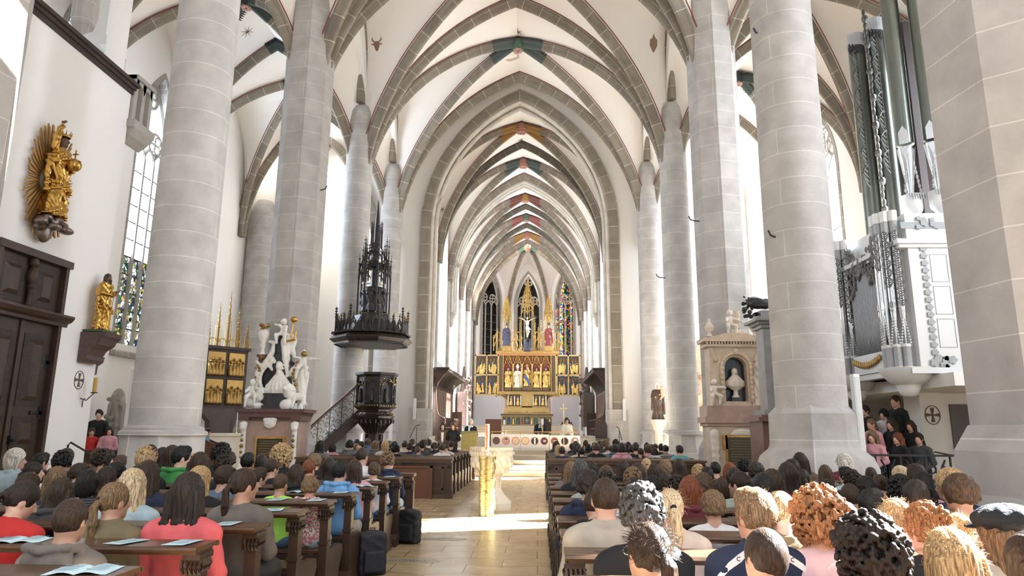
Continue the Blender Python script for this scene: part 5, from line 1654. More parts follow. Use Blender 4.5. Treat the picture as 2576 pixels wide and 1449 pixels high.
# lectern, cabinet, chairs
LM = bpy.data.materials.new('gold_green_hammered'); LM = mat('gold_green_hammered', (.30, .25, .09), .45, .5, noise=.5, nscale=22, bump=1, bscale=30)
r = empty('reading_desk', (-2.62, 26.9, .51), 0, 'hammered gold green lectern block at the left of the steps', 'lectern')
b = MB(); b.box(-.29, .29, -.2, .2, 0, .98); b.build('block', LM, r); b = MB(); b.prism([(-.2, .98), (.22, .98), (.22, 1.08), (-.2, 1.0)], -.31, .31, 'x'); b.build('book_rest', LM, r)
b = MB(); b.box(-.35, .35, -.2, .2, 0, 1.25); o = b.build('oak_cabinet', OAK); o.location = (-1.95, 31.0, .85); tag(o, 'plain reddish oak box standing left of the altar steps', 'cabinet')
for k, (x, lb) in enumerate(((-.0, 'dark pointed chair back right of the black robed person'), (1.0, 'dark chair with carved crest behind the white robed person'), (2.6, 'tall dark carved chair by the right stall'))):
    r = empty('choir_chair', (x + .35, 31.6 + .3 * k, .85), pi, lb, 'chair')
    b = MB(); b.box(-.28, .28, -.25, .25, .4, .46); b.build('seat', DWOOD, r)
    b = MB(); b.prism([(-.28, .4), (.28, .4), (.28, 1.05), (.12, 1.2), (0, 1.32), (-.12, 1.2), (-.28, 1.05)], -.28, -.22, 'y')
    for q in range(5): b.ball((-.2 + q * .1, -.25, 1.12 + .14 * sin(q * pi / 4)), .05, 6, 5)
    b.build('backrest', DWOOD2, r)
    for sx in (-.25, .25):
        for sy in (-.22, .22): b = MB(); b.box(sx - .025, sx + .025, sy - .025, sy + .025, 0, .4); b.build('leg', DWOOD, r)
# barrier with round portrait mirrors
PW = [(-1.88, -.70), (-.68, .47), (.49, 1.72)]
rails = [('left', -1), ('middle', 0), ('right', 1)]
PINK = mat('pink_ring', (.55, .10, .09), .5)
dsc = [[((.09, .06, .05), 0), ((.55, .33, .25), 1), ((.62, .47, .27), 0)], [((.68, .52, .30), 0), ((.012, .012, .014), 2), ((.05, .035, .03), 1)], [((.22, .07, .03), 1), ((.006, .006, .007), 0), ((.24, .18, .14), 3)]]
for i, (x0, x1) in enumerate(PW):
    r = empty('picture_panel', (0, 28.35, .85), 0, 'cream chancel panel with three pink ringed round pictures, %s of three' % rails[i][0], 'panel', 'cream panels across the chancel steps')
    b = MB(); b.box(x0, x1, 0, .04, -.12, .62 - .04 * (i == 2)); b.build('board', CREAM, r)
    for k in range(3):
        cx = x0 + (x1 - x0) * (k + .5) / 3 + (.0 if i else .02); cz = .36
        b = MB(); b.prism([(cx + .155 * cos(t), cz + .155 * sin(t)) for t in [2 * pi * q / 28 for q in range(28)]], -.012, 0, 'y')
        p = b.build('ring', PINK, r)
        col, kind = dsc[i][k]
        b = MB(); b.prism([(cx + .135 * cos(t), cz + .135 * sin(t)) for t in [2 * pi * q / 28 for q in range(28)]], -.018, -.01, 'y')
        b.build('round_picture', mat('picture_ground', col, .4), p)
        if kind == 1 or kind == 3:
            fc = (.55, .33, .25) if kind == 1 else (.6, .42, .35)
            b = MB(); b.prism([(cx + .01 + .055 * cos(t), cz + .01 + .07 * sin(t)) for t in [2 * pi * q / 16 for q in range(16)]], -.022, -.017, 'y'); b.build('pictured_face', mat('pictured_face', fc, .6), p)
            b = MB(); b.prism([(cx + .01 + .062 * cos(t), cz + .045 + .055 * sin(t)) for t in [pi * q / 12 for q in range(13)]], -.024, -.02, 'y'); b.build('pictured_hair', mat('pictured_hair', (.03, .02, .015) if kind == 1 else (.5, .5, .52), .6), p)
            b = MB(); b.prism([(cx - .09, cz - .1), (cx + .09, cz - .1), (cx + .06, cz - .05), (cx - .05, cz - .05)], -.022, -.017, 'y'); b.build('pictured_shoulders', mat('pictured_cloth', (.55, .3, .22) if i == 0 else ((.02, .02, .03) if i == 1 else (.12, .14, .35)), .7), p)
        elif kind == 2:
            b = MB(); b.prism([(cx - .03, cz - .13), (cx + .03, cz - .13), (cx + .03, cz + .128), (cx - .03, cz + .128)], -.022, -.017, 'y'); b.build('pictured_white', WHITE, p)
r = empty('altar_rail', (0, 28.6, .85), 0, 'slim gilded handrail running behind the cream picture panels', 'railing')
b = MB(); b.box(-1.9, 1.66, -.02, .02, .70, .735)
for x in (-1.85, -.68, .48, .55, 1.62): b.box(x - .015, x + .015, -.015, .015, 0, .7)
b.build('rail_bar', mat('rail_gilt', (.6, .36, .12), .4, .6), r)
r = empty('processional_cross', (1.05, 27.9, .68), 0, 'thin golden cross on a tall staff before the white robed person', 'cross')
b = MB(); b.tube([(0, 0, 0), (0, 0, 1.62)], .015); b.build('staff', BRASS, r)
b = MB(); b.box(-.02, .02, -.01, .01, 1.6, 2.02); b.box(-.16, .16, -.01, .01, 1.80, 1.84); b.build('cross', BRASS, r)
b = MB(); b.lathe([(.14, 0), (.14, .02), (.03, .05)], 14); b.build('foot', BRASS, r)
for x, y, z, h, lb in ((-1.45, 30.6, .85, .2, 'short white candle beside the oak box'), (.22, 30.4, .85, .25, 'short white candle beside the black robed person')):
    r = empty('thick_candle', (x, y, z), 0, lb, 'candle')
    b = MB(); b.lathe([(.12, 0), (.03, .03), (.025, 1.0), (.07, 1.02)], 12); b.build('stand', BRASS, r)
    b = MB(); b.lathe([(.05, 1.02), (.05, 1.02 + h)], 12); b.build('wax', WHITE, r)
for e, lb in ((-1, 'dark sloping handrail on the left of the chancel steps'), (1, 'dark sloping handrail on the right of the chancel steps')):
    X = AX + e * 4.55
    b = MB(); b.tube([(X, 30.4, 1.25), (X, 31.5, 1.75), (X + .0, 32.3, 1.82)] if e > 0 else [(X, 29.8, 1.3), (X, 31.2, 1.8), (X, 32.2, 1.83)], .02)
    b.tube([(X, 31.4, .85), (X, 31.4, 1.72)], .015)
    tag(b.build('handrail', IRON), lb, 'handrail')

# baptismal font
r = empty('baptismal_font', (-.98, 15.15, 0), 0, 'octagonal carved pale stone font behind the brass candle column', 'font')
b = MB(); b.lathe([(.46, 0), (.46, .14), (.43, .17), (.38, .22), (.3, .3), (.24, .38), (.22, .44)], 8, (0, 0), pi / 8); b.build('foot', FSTONE, r)
b = MB(); b.lathe([(.2, .44), (.18, .5), (.17, .6), (.2, .66), (.24, .7), (.22, .73)], 8, (0, 0), pi / 8)
for k in range(8):
    a = k * pi / 4 + pi / 8
    b.tube([(.2 * cos(a), .2 * sin(a), .42), (.2 * cos(a + .2), .2 * sin(a + .2), .58), (.2 * cos(a), .2 * sin(a), .66)], .02, 5)
b.build('stem', FSTONE, r)
s = Sculpt()
s.robe((0, 0, .7), [(0, .22), (.06, .3), (.15, .38), (.3, .435), (.42, .45)], 8, .015, 1)
for k in range(16):
    a = k * pi / 8
    for z, rr, q in ((.8, .33, .05), (.93, .41, .06), (1.02, .435, .04)): s.ell((rr * cos(a + z * 3), rr * sin(a + z * 3), z), (q, q, q * 1.3), k=.03)
s.box((0, 0, 1.14), (.0, .0, .0))
s.build('bowl', .018, FSTONE, r)
b = MB(); b.lathe([(.45, 1.08), (.485, 1.1), (.485, 1.22), (.5, 1.24), (.5, 1.28), (.4, 1.28), (.38, 1.1)], 8, (0, 0), pi / 8)
for k in range(40):
    a = 2 * pi * k / 40
    b.ball((.465 * cos(a), .465 * sin(a), 1.16), (.03, .03, .04), 6, 4)
b.build('rim', FSTONE, r)
# brass candle column and paschal candle
r = empty('candle_column', (-1.0, 13.93, 0), 0, 'tall column of stacked brass discs standing on the sunlit aisle floor', 'candle column')
rnd = random.Random(11)
for cx, cy in ((-.065, 0), (.055, -.02), (.0, .07), (.08, .06)):
    b = MB(); z = 0
    while z < 1.11:
        h = rnd.choice((.03, .045, .06, .09)); q = .082 + rnd.uniform(-.012, .012); h = min(h, 1.135 - z)
        b.lathe([(q - .003, z), (q, z + .003), (q, z + h - .003), (q - .003, z + h)], 24, (cx + rnd.uniform(-.012, .012), cy)); z += h
        if 1.135 - z < .02: break
    auto_smooth(b.build('disc_stack', BRASS, r), 30)
r = empty('paschal_candle', (-1.0, 13.95, 1.13), 0, 'thick white Easter candle with red and orange ornament on the brass column', 'candle')
b = MB(); b.lathe([(.048, 0), (.048, .62), (.04, .63)], 24); auto_smooth(b.build('wax', mat('candle_wax', (.85, .80, .66), .4), r))
b = MB()
def wrap(b, u, z, w, h):
    a = u / .048 - pi / 2; P = [(.05 * cos(a + t / .048), .05 * sin(a + t / .048), zz) for zz in (z, z + h) for t in (0, w / 2, w)]
    Q = [(p[0] * .97, p[1] * .97, p[2]) for p in P]
    b.add(P + Q, [(0, 1, 4, 3), (1, 2, 5, 4), (0, 6, 7, 1), (1, 7, 8, 2), (3, 4, 10, 9), (4, 5, 11, 10), (0, 3, 9, 6), (2, 8, 11, 5)])
wrap(b, -.006, .16, .012, .42); wrap(b, -.045, .40, .09, .022)
for k in range(34): wrap(b, -.02 + rnd.uniform(-.02, .025), rnd.uniform(.12, .6), .01, rnd.uniform(.012, .05))
b.build('red_ornament', mat('candle_red', (.62, .08, .03), .5), r)
b = MB()
for k in range(22): wrap(b, -.02 + rnd.uniform(-.02, .025), rnd.uniform(.12, .6), .012, rnd.uniform(.012, .04))
b.build('orange_ornament', mat('candle_orange', (.75, .33, .04), .5), r)
b = MB()                                # the digits 2 0 2 at the foot
for k, ch in enumerate('2021'[:4]):
    u = -.034 + k * .018
    seg = {'2': 'abged', '0': 'abcdef', '1': 'bc'}[ch]
    W, H, z = .012, .034, .06
    for q in seg:
        wrap(b, *{'a': (u, z + H, W, .004), 'b': (u + W - .003, z + H / 2, .003, H / 2), 'c': (u + W - .003, z, .003, H / 2), 'd': (u, z, W, .004), 'e': (u, z, .003, H / 2), 'f': (u, z + H / 2, .003, H / 2), 'g': (u, z + H / 2, W, .004)}[q])
b.build('candle_digits', bpy.data.materials['candle_red'], r)
# two inscribed slabs in the floor
for (x, y), lb in (((-1.66, 9.2), 'darker inscribed floor slab nearest the camera in the aisle'), ((-1.5, 11.0), 'smaller inscribed floor slab farther along the aisle')):
    P = [(-.42, 0), (-.3, -.13), (.3, -.13), (.42, 0), (.3, .13), (-.3, .13)]
    r = empty('inscribed_slab', (x, y, 0), 0, lb, 'floor slab')
    b = MB(); b.prism(P, 0, .004, 'z'); b.build('slab', mat('grey_slab', (.34, .28, .2), .3, noise=.2, nscale=8), r)
    b = MB()
    for row in range(2):
        for k in range(11):
            xx = -.25 + k * .045 + row * .02; b.box(xx, xx + rnd.uniform(.01, .03), .03 - row * .07, .05 - row * .07, .004, .0055); b.box(xx, xx + .006, .02 - row * .07, .06 - row * .07, .004, .0055)
    b.build('inscription', mat('slab_letters', (.12, .1, .08), .5), r)
# Madonna on her plinth before the far right column
r = empty('madonna_statue', (5.15, 29.9, 0), pi * .97, 'painted Madonna and child on a stone plinth before the far right column', 'statue')
b = MB(); b.lathe([(.28, 0), (.28, .9), (.22, 1.0), (.16, 1.15), (.16, 1.6), (.24, 1.75), (.34, 1.98), (.38, 2.0), (.38, 2.12)], 8, (0, 0), pi / 8); b.build('plinth', PIER, r)
c, f = robed(1.5, 7, amp=.15); c.build('dark_cloak', .025, mat('madonna_cloak', (.06, .035, .02), .45, noise=.6, nscale=6), r, (0, 0, 2.12)); f.build('face_and_hands', .016, FL, r, (0, 0, 2.12))
s = Sculpt(); s.ell((0, -.02, 1.43), (.09, .1, .11)); s.ell((0, .09, 1.38), (.06, .06, .08), op=-1, k=.02); s.cap((0, -.06, 1.35), (0, -.1, 1.1), .09, .1); s.build('white_veil', .018, WHITE, r, (0, 0, 2.12))
s = Sculpt(); s.cap((-.2, .2, 1.0), (-.18, .2, 1.22), .08, .07); s.ell((-.18, .21, 1.34), .07); s.cap((-.2, .2, .98), (-.1, .3, .85), .05, .04); s.build('child', .018, FL, r, (0, 0, 2.12))
# ---------------------------------------------------------------- pulpit, stair and canopy
PXc, PYc = -5.72, 24.35
pul = empty('pulpit', (PXc, PYc, 0), 0, 'black carved gothic pulpit with gilt ornament on the middle left column', 'pulpit')
b = MB(); b.lathe([(.42, 0), (.42, .12), (.3, .2), (.26, .3), (.26, 1.45), (.3, 1.5)], 8, (0, 0), pi / 8)
for k in range(8):
    a = k * pi / 4 + pi / 8; b.tube([(.28 * cos(a), .28 * sin(a), .2), (.28 * cos(a), .28 * sin(a), 1.45)], .04, 6)
b.build('stem', BLACKW, pul)
b = MB(); b.lathe([(.3, 1.45), (.36, 1.6), (.5, 1.85), (.66, 2.0), (.7, 2.08), (.6, 2.12), (.56, 2.2), (.62, 2.3), (.74, 2.38), (.76, 2.45)], 8, (0, 0), pi / 8)
for k in range(24):
    a = k * pi / 12; b.tube([(.3 * cos(a), .3 * sin(a), 1.5), (.45 * cos(a), .45 * sin(a), 1.72), (.66 * cos(a), .66 * sin(a), 1.95)], .025, 5); b.ball((.66 * cos(a), .66 * sin(a), 1.9), (.04, .04, .07), 6, 5)
b.build('corbel', BLACKW, pul)
b = MB(); b.lathe([(.68, 2.4), (.7, 2.5), (.66, 2.54), (.66, 3.42), (.7, 3.46), (.76, 3.5), (.76, 3.58), (.6, 3.58)], 8, (0, 0), pi / 8); b.build('basket', BLACKW, pul)
rnd = random.Random(4)
g = MB(); k2 = MB()
for k in range(8):
    a = k * pi / 4; d = Vector((cos(a), sin(a), 0)); e = Vector((-sin(a), cos(a), 0)); c = d * .625
    P = [c + e * p[0] + Vector((0, 0, p[1])) for p in pointed(0, .2, 3.0, 3.3, 6)]
    k2.tube([c + e * -.2 + Vector((0, 0, 2.62))] + P + [c + e * .2 + Vector((0, 0, 2.62))], .022, 5)
    for q in range(9): g.ball(c + d * .02 + e * rnd.uniform(-.22, .22) + Vector((0, 0, 3.2 + rnd.uniform(-.05, .2))), (.028, .028, .02), 6, 4)
    for q in range(6): g.ball(c + d * .1 + e * (-.22 + q * .088) + Vector((0, 0, 2.44)), (.03, .03, .02), 6, 4)
    for q in range(5): g.ball(d * .58 + e * (-.2 + q * .1) + Vector((0, 0, 2.14 + .03 * (q % 2))), (.04, .04, .02), 6, 4)
    g.build('gilt_ornament', DGOLD, pul); g = MB()
    a2 = a + pi / 8; v = Vector((cos(a2), sin(a2), 0))
    k2.tube([v * .68 + Vector((0, 0, z)) for z in (2.42, 3.45)], .03, 6)
    k2.ball(v * .7 + Vector((0, 0, 2.45)), .06, 8, 6)
    for z in (3.3, 3.15, 2.75): g.ball(v * .71 + Vector((0, 0, z)), (.03, .03, .02), 6, 4)
k2.build('blind_tracery', BLACKW, pul); g.build('gilt_corner_knobs', DGOLD, pul)
for k in range(8):
    a = k * pi / 4; s = Sculpt(); x, y = .64 * cos(a), .64 * sin(a)
    s.cap((x, y, 2.62), (x, y, 2.9), .075, .05); s.ell((x, y, 2.99), .045)
    s.build('panel_figure', .02, BLACKW, pul)
# stair, curving down to the left round the column
st = empty('pulpit_stair', (0, 0, 0), 0, 'dark curved pulpit staircase with black scrollwork iron railing and brown handrail', 'staircase')
def sp(t):        # t 0 at the pulpit, 1 at the foot
    x = -6.15 - 2.25 * t - .15 * t * t; y = 24.5 - .9 * sin(t * pi * .5) + .2 * t
    return x, y, 2.45 * (1 - t) ** 1.0
N = 13
b = MB(); P0 = []
for k in range(N + 1):
    x, y, z = sp(k / N); P0.append((x, y, z))
V, F = [], []
for x, y, z in P0:
    V += [(x, y - .03, z - .42), (x, y - .03, z + .06), (x, y + .03, z + .06), (x, y + .03, z - .42)]
for k in range(N):
    for q in range(4): F.append((4 * k + q, 4 * k + (q + 1) % 4, 4 * k + 4 + (q + 1) % 4, 4 * k + 4 + q))
b.add(V, F); b.build('stringer', DWOOD, st)
for k in range(N):
    x, y, z = sp((k + .5) / N); b = MB(); b.box(x - .14, x + .12, y, y + .8, z - .05, z); b.build('stair_tread', DWOOD, st)
b = MB(); b.tube([(x, y, z + 1.0) for x, y, z in P0], .035, 8); b.build('handrail', OAK, st)
b = MB(); b.tube([(x, y, z + .12) for x, y, z in P0], .014, 5); b.tube([(x, y, z + .92) for x, y, z in P0], .012, 5)
for k in range(0, N + 1, 2): x, y, z = P0[k]; b.tube([(x, y, z), (x, y, z + 1.0)], .014, 5)
for k in range(N):
    for j in range(3):
        x, y, z = sp((k + .5) / N); cz = z + .26 + j * .26; sg = 1 if (k + j) % 2 else -1
        b.tube([(x + sg * .11 * (1 - t / 9) * cos(t * .75), y, cz + .13 * (1 - t / 9) * sin(t * .75)) for t in range(9)], .010, 4)
b.build('scrollwork', IRON, st)
b = MB(); x, y, z = P0[-1]; b.box(x - .05, x + .05, y - .05, y + .05, 0, 1.1); b.build('newel_post', DWOOD, st)
# canopy
CX, CY_ = -6.0, 24.45
cn = empty('pulpit_canopy', (CX, CY_, 0), 0, 'black gothic sounding board with a tall pinnacled spire above the pulpit', 'canopy')
b = MB(); b.lathe([(1.30, 4.62), (1.38, 4.66), (1.50, 4.76), (1.46, 4.80), (1.36, 4.9), (1.28, 4.95), (1.2, 4.95)], 8, (0, 0), pi / 8)
b.lathe([(1.28, 4.60), (1.28, 4.64), (.2, 4.72), (.1, 4.72)], 8, (0, 0), pi / 8); b.build('sounding_board', BLACKW, cn)
R_ = 1.3; V8 = [Vector((R_ * cos(k * pi / 4 + pi / 8), R_ * sin(k * pi / 4 + pi / 8), 0)) for k in range(8)]
b = MB(); g = MB(); tt = MB()
def pinn(b, p, z0, z1, r):
    b.tube([(p[0], p[1], z0), (p[0], p[1], z0 + (z1 - z0) * .6)], r, 5); b.tube([(p[0], p[1], z0 + (z1 - z0) * .58), (p[0], p[1], z1)], [r * 1.25, r * .15], 5)
    for q in (.62, .72, .82, .9): b.ball((p[0], p[1], z0 + (z1 - z0) * q), (r * 1.7, r * 1.7, r * .8), 6, 4)
for k in range(8):
    p, q = V8[k], V8[(k + 1) % 8]
    pinn(b, p, 4.9, 5.95, .035)
    g.ball((p.x, p.y, 5.88), (.05, .05, .02), 6, 4)
    for j in range(4):
        c0 = p.lerp(q, j / 4); c1 = p.lerp(q, (j + 1) / 4); m = (c0 + c1) / 2
        for zz in (4.95, 5.08):
            b.tube([c0 + Vector((0, 0, zz)), c0.lerp(m, .45) + Vector((0, 0, zz + .25)), m + Vector((0, 0, zz + .4)), c1.lerp(m, .45) + Vector((0, 0, zz + .25)), c1 + Vector((0, 0, zz))], .024, 5)
        b.tube([m + Vector((0, 0, 5.3)), m + Vector((0, 0, 5.62))], .016, 5)
        g.ball((m.x, m.y, 5.56), (.05, .05, .018), 6, 4); g.ball((m.x, m.y, 5.64), (.02, .02, .03), 6, 4); g.ball((m.x, m.y, 5.42), (.03, .03, .02), 6, 4)
        b.box(m.x - .14, m.x + .14, m.y - .14, m.y + .14, 4.94, 5.0)
    for j in range(16):
        c = p.lerp(q, (j + .5) / 16) * 1.02; d = (q - p).normalized() * .03
        tt.add([c - d + Vector((0, 0, 4.64)), c + d + Vector((0, 0, 4.64)), c + Vector((0, 0, 4.55)), c * .98 - d + Vector((0, 0, 4.64)), c * .98 + d + Vector((0, 0, 4.64)), c * .98 + Vector((0, 0, 4.55))], [(0, 1, 2), (5, 4, 3), (0, 3, 4, 1), (1, 4, 5, 2), (2, 5, 3, 0)])
b.build('openwork_cresting', BLACKW, cn); g.build('gilt_finials', DGOLD, cn); tt.build('toothed_edge', BLACKW, cn)
b = MB(); b.lathe([(1.15, 4.95), (.95, 5.3), (.68, 5.45), (.66, 5.65), (.6, 5.7)], 8, (0, 0), pi / 8); b.lathe([(.42, 5.7), (.42, 5.8), (.16, 5.85), (.15, 7.4), (.4, 7.45), (.38, 7.6), (.12, 7.7), (.1, 9.0), (.03, 9.9), (.01, 10.1)], 8, (0, 0), pi / 8)
b.build('spire_core', BLACKW, cn)
b = MB(); g = MB()
for k in range(8):
    a = k * pi / 4 + pi / 8; d = Vector((cos(a), sin(a), 0))
    pinn(b, d * .58, 5.65, 8.0 + .5 * (k % 2), .032); pinn(b, d * .40, 6.9, 8.7 - .3 * (k % 2), .028); pinn(b, d * .2, 8.2, 9.3, .02)
    for z, r in ((7.35, .56), (7.05, .58)):
        e = Vector((-sin(a + pi / 8), cos(a + pi / 8), 0)); c = Vector((cos(a + pi / 8), sin(a + pi / 8), 0)) * r * .93
        P = [c + e * p[0] + Vector((0, 0, p[1])) for p in pointed(0, r * .38, z - .1, z + .3, 5)]
        b.tube(P, .024, 5)
        g.ball(c + Vector((0, 0, z + .22)), (.045, .045, .025), 6, 4)
    b.tube([d * .56 + Vector((0, 0, 7.5)), d * .4 + Vector((0, 0, 7.9)), d * .2 + Vector((0, 0, 8.1))], .02, 5)
    for q in range(4): b.ball(d * (.5 - q * .06) + Vector((0, 0, 7.6 + q * .15)), .04, 6, 4)
b.build('pinnacles', BLACKW, cn); g.build('gilt_knobs', DGOLD, cn)
for k in range(5):
    a = -pi / 2 + (k - 2) * pi / 4; s, f = robed(1.1, 6); o = s.build('canopy_figure', .03, BLACKW, cn, (.36 * cos(a), .36 * sin(a), 5.78)); o.rotation_euler = (0, 0, a - pi / 2)
s, f = robed(.9, 6); o = s.build('spire_figure', .025, BLACKW, cn, (0, -.2, 7.65)); o.rotation_euler = (0, 0, pi)
for k in (1, 3):
    a = -pi / 2 + (k - 2) * pi / 4; s = Sculpt(); s.ell((.42 * cos(a), .42 * sin(a), 6.82), (.09, .09, .07)); s.build('pale_head_cloth', .02, ALAB, cn)
# iron hooks on the columns
for x, y, z, e, lb in ((-6.55, 19.2, 8.6, 1, 'small iron hook on the left octagonal pier'), (-6.5, 25.5, 7.1, 1, 'small iron hook on the middle left column'), (4.75, 13.0, 9.7, -1, 'small iron hook high on the nearest right column'),
                       (4.72, 12.9, 5.3, -1, 'small iron hook low on the nearest right column'), (4.65, 19.2, 7.6, -1, 'small iron hook on the right octagonal pier'), (4.75, 25.4, 7.3, -1, 'small iron hook on the middle right column')):
    b = MB(); b.tube([(x - e * .1, y, z), (x + e * .12, y, z + .02), (x + e * .22, y, z + .06), (x + e * .26, y, z + .16)], .018, 6); tag(b.build('iron_hook', IRON), lb, 'hook')

# ---------------------------------------------------------------- left marble monument
mo = empty('bust_monument', (-7.0, 18.55, 0), 0, 'white marble bust monument with cherubs and lion on the left octagonal pier', 'monument')
MX = lambda px: (px - 695) / 1721 * 18.4
b = MB(); b.box(-.72, .68, -.3, .5, 0, 1.85); b.box(-.95, .9, -.5, .5, 0, .35); b.build('pedestal', PMARB, mo)
b = MB(); b.box(-.98, .88, -.5, .5, 2.05, 2.14); b.prism([(-.92, 2.05), (.82, 2.05), (.76, 1.92), (-.84, 1.92)], -.45, .5, 'y'); b.box(-.8, .72, -.36, .5, 1.84, 1.92); b.box(.5, .78, -.46, .4, 1.84, 2.05); b.box(-.88, -.6, -.46, .4, 1.84, 2.05); b.build('cornice', RMARB, mo)
b = MB(); b.box(-.42, .36, -.36, -.3, .5, 1.42); b.build('inscription_frame', GOLD, mo)
b = MB(); b.box(-.37, .31, -.375, -.35, .55, 1.37); pl = b.build('inscription_plate', mat('plate_dark', (.03, .028, .02), .35), mo)
def text_lines(x0, x1, z0, z1, y, n, m, parent, rnd, h=.022, w=(.02, .05)):
    b = MB()
    for k in range(n):
        z = z1 - (z1 - z0) * (k + .5) / n; x = x0 + rnd.uniform(0, .25) * (x1 - x0) * .4
        xe = x1 - (x - x0)
        while x < xe - .03:
            q = rnd.uniform(*w); b.box(x, min(x + q * .8, xe), y - .002, y, z - h / 2, z + h / 2); x += q
    b.build('engraved_lines', m, parent)
rnd = random.Random(6)
text_lines(-.34, .28, .58, 1.34, -.376, 12, DGOLD, pl, rnd)
for e, x in ((-1, -.74), (1, .62)):
    s = Sculpt(); s.cap((x, -.38, 1.75), (x, -.44, 1.65), .09); s.cap((x, -.4, 1.7), (x, -.36, 1.1), .075, .06); s.cap((x, -.36, 1.1), (x + e * .02, -.42, .55), .06, .09); s.ell((x + e * .05, -.46, .5), (.1, .12, .1)); s.ell((x, -.44, 1.74), (.11, .07, .06))
    s.build('scroll_bracket', .02, WMARB, mo)
    s = Sculpt()
    for z, q in ((1.45, .03), (1.33, .045), (1.18, .055), (1.02, .04), (.9, .03)): s.ell((x, -.46, z), (q, .03, q))
    s.build('gilt_pendant', .012, DGOLD, mo)
s = Sculpt(); s.ell((-.06, -.38, 1.78), (.17, .05, .15)); s.ell((-.06, -.41, 1.78), (.10, .03, .08)); s.cap((-.2, -.38, 1.86), (-.13, -.38, 1.9), .05); s.cap((.08, -.38, 1.86), (.0, -.38, 1.9), .05); s.build('cartouche', .016, WMARB, mo)
# black marble obelisk with oval field
s = Sculpt(); s.box((-.0, 0, 2.4), (.42, .2, .28), k=.02); s.ell((0, .05, 3.0), (.56, .14, .52)); s.box((.0, .05, 3.5), (.2, .12, .5), k=.1); s.box((-.02, .05, 3.95), (.1, .1, .25), k=.1)
s.build('black_field', .025, BMARB, mo)
b = MB(); b.box(-.36, .34, -.3, .2, 2.14, 2.24); b.box(-.3, .28, -.26, .2, 2.24, 2.5); b.box(-.34, .32, -.28, .2, 2.5, 2.56); b.build('bust_base', BMARB, mo)
s = Sculpt()
s.robe((0, -.1, 2.54), [(0, .3), (.12, .36), (.25, .33), (.42, .22), (.54, .12), (.62, .08)], 11, .07, .55, .03, 3)
s.cap((-.38, -.15, 2.62), (.36, -.2, 2.58), .07, .07, .06); s.cap((-.3, -.12, 2.75), (.3, -.22, 2.66), .06, .06, .05)
s.ell((-.02, -.12, 3.3), (.095, .11, .13)); s.cap((-.02, -.1, 3.1), (-.02, -.1, 3.2), .07)
for k in range(22): a = k * .8; s.ell((.0 + .1 * cos(a), -.06 + .07 * sin(a), 3.15 + .012 * k), .035, k=.01)
s.cap((-.03, -.22, 3.31), (-.035, -.235, 3.27), .014); s.ell((-.02, -.18, 3.12), (.05, .02, .05))
s.build('bust', .014, WMARB, mo)
def putto(s, c, sc=1, d=1, arm=(.2, -.05, .12), arm2=(-.1, -.15, .0)):
    x, y, z = c; P = lambda a, b2, e: (x + a * sc * d, y + b2 * sc, z + e * sc)
    s.ell(P(0, 0, .2), (.085 * sc, .075 * sc, .12 * sc)); s.ell(P(.01, -.02, .41), (.075 * sc, .08 * sc, .085 * sc))
    s.cap(P(.07, 0, .28), P(arm[0] * .6, arm[1] * .6, .28 + arm[2] * .5), .036 * sc); s.cap(P(arm[0] * .6, arm[1] * .6, .28 + arm[2] * .5), P(arm[0], arm[1], .28 + arm[2]), .032 * sc, .025 * sc)
    s.cap(P(-.07, 0, .28), P(arm2[0], arm2[1], .16 + arm2[2]), .036 * sc, .028 * sc)
    s.cap(P(.05, -.02, .1), P(.14, -.14, .04), .055 * sc, .045 * sc); s.cap(P(.14, -.14, .04), P(.12, -.12, -.16), .045 * sc, .032 * sc)
    s.cap(P(-.05, -.02, .1), P(-.08, -.16, .02), .055 * sc, .045 * sc); s.cap(P(-.08, -.16, .02), P(-.1, -.14, -.2), .045 * sc, .032 * sc)
s = Sculpt(); putto(s, (.0, -.05, 4.1), 1.05, -1, (.2, -.08, .05)); s.ell((.16, 0, 4.0), (.22, .1, .2))
s.cap((.05, 0, 3.95), (.12, -.05, 3.5), .14, .1, .05); s.cap((.12, -.05, 3.5), (.2, -.08, 3.1), .1, .05, .05); s.cap((.2, 0, 4.0), (.32, -.02, 3.6), .08, .05, .05); s.cap((-.1, 0, 4.0), (-.3, -.02, 3.75), .06, .03)
s.mod = lambda X, Y, Z: .008 * np.sin(X * 42 + Z * 9)
s.build('angel_group', .016, WMARB, mo)
s = Sculpt(); s.cap((.25, -.15, 4.1), (.28, -.12, 4.6), .025); s.ell((.3, -.14, 4.58), (.11, .05, .08)); s.cap((.14, -.16, 3.98), (.36, -.16, 4.02), .035); s.cap((.36, -.16, 4.02), (.38, -.16, 4.25), .03); s.build('gilt_attributes', .016, GOLD, mo)
s = Sculpt(); putto(s, (.62, -.1, 3.2), 1.1, 1, (.42, -.05, -.02), (-.2, -.1, .16)); s.cap((.2, -.05, 3.05), (.5, -.05, 3.3), .07, .12, .05); s.cap((.55, 0, 3.2), (.62, -.03, 2.55), .12, .09, .05); s.cap((.4, 0, 3.1), (.42, -.02, 2.5), .09, .07, .05); s.cap((.7, 0, 3.1), (.66, -.03, 2.2), .07, .06, .05)
s.mod = lambda X, Y, Z: .007 * np.sin(X * 45 + Z * 7)
s.build('trumpeting_cherub', .016, WMARB, mo)
s = Sculpt()
for k in range(9): s.ell((.42 + .05 * sin(k), -.14, 2.6 + k * .1), (.045, .03, .045))
s.ell((.68, -.24, 3.62), (.09, .06, .08)); s.build('gilt_garland', .014, DGOLD, mo)
s = Sculpt(); putto(s, (-.68, -.2, 2.42), 1.05, 1, (.2, -.1, -.05)); s.ell((-.45, -.2, 2.55), (.13, .05, .2)); s.ell((-.5, -.2, 2.22), (.17, .12, .1)); s.ell((-.75, -.15, 2.3), (.14, .1, .12)); s.build('cherub_with_shield', .016, WMARB, mo)
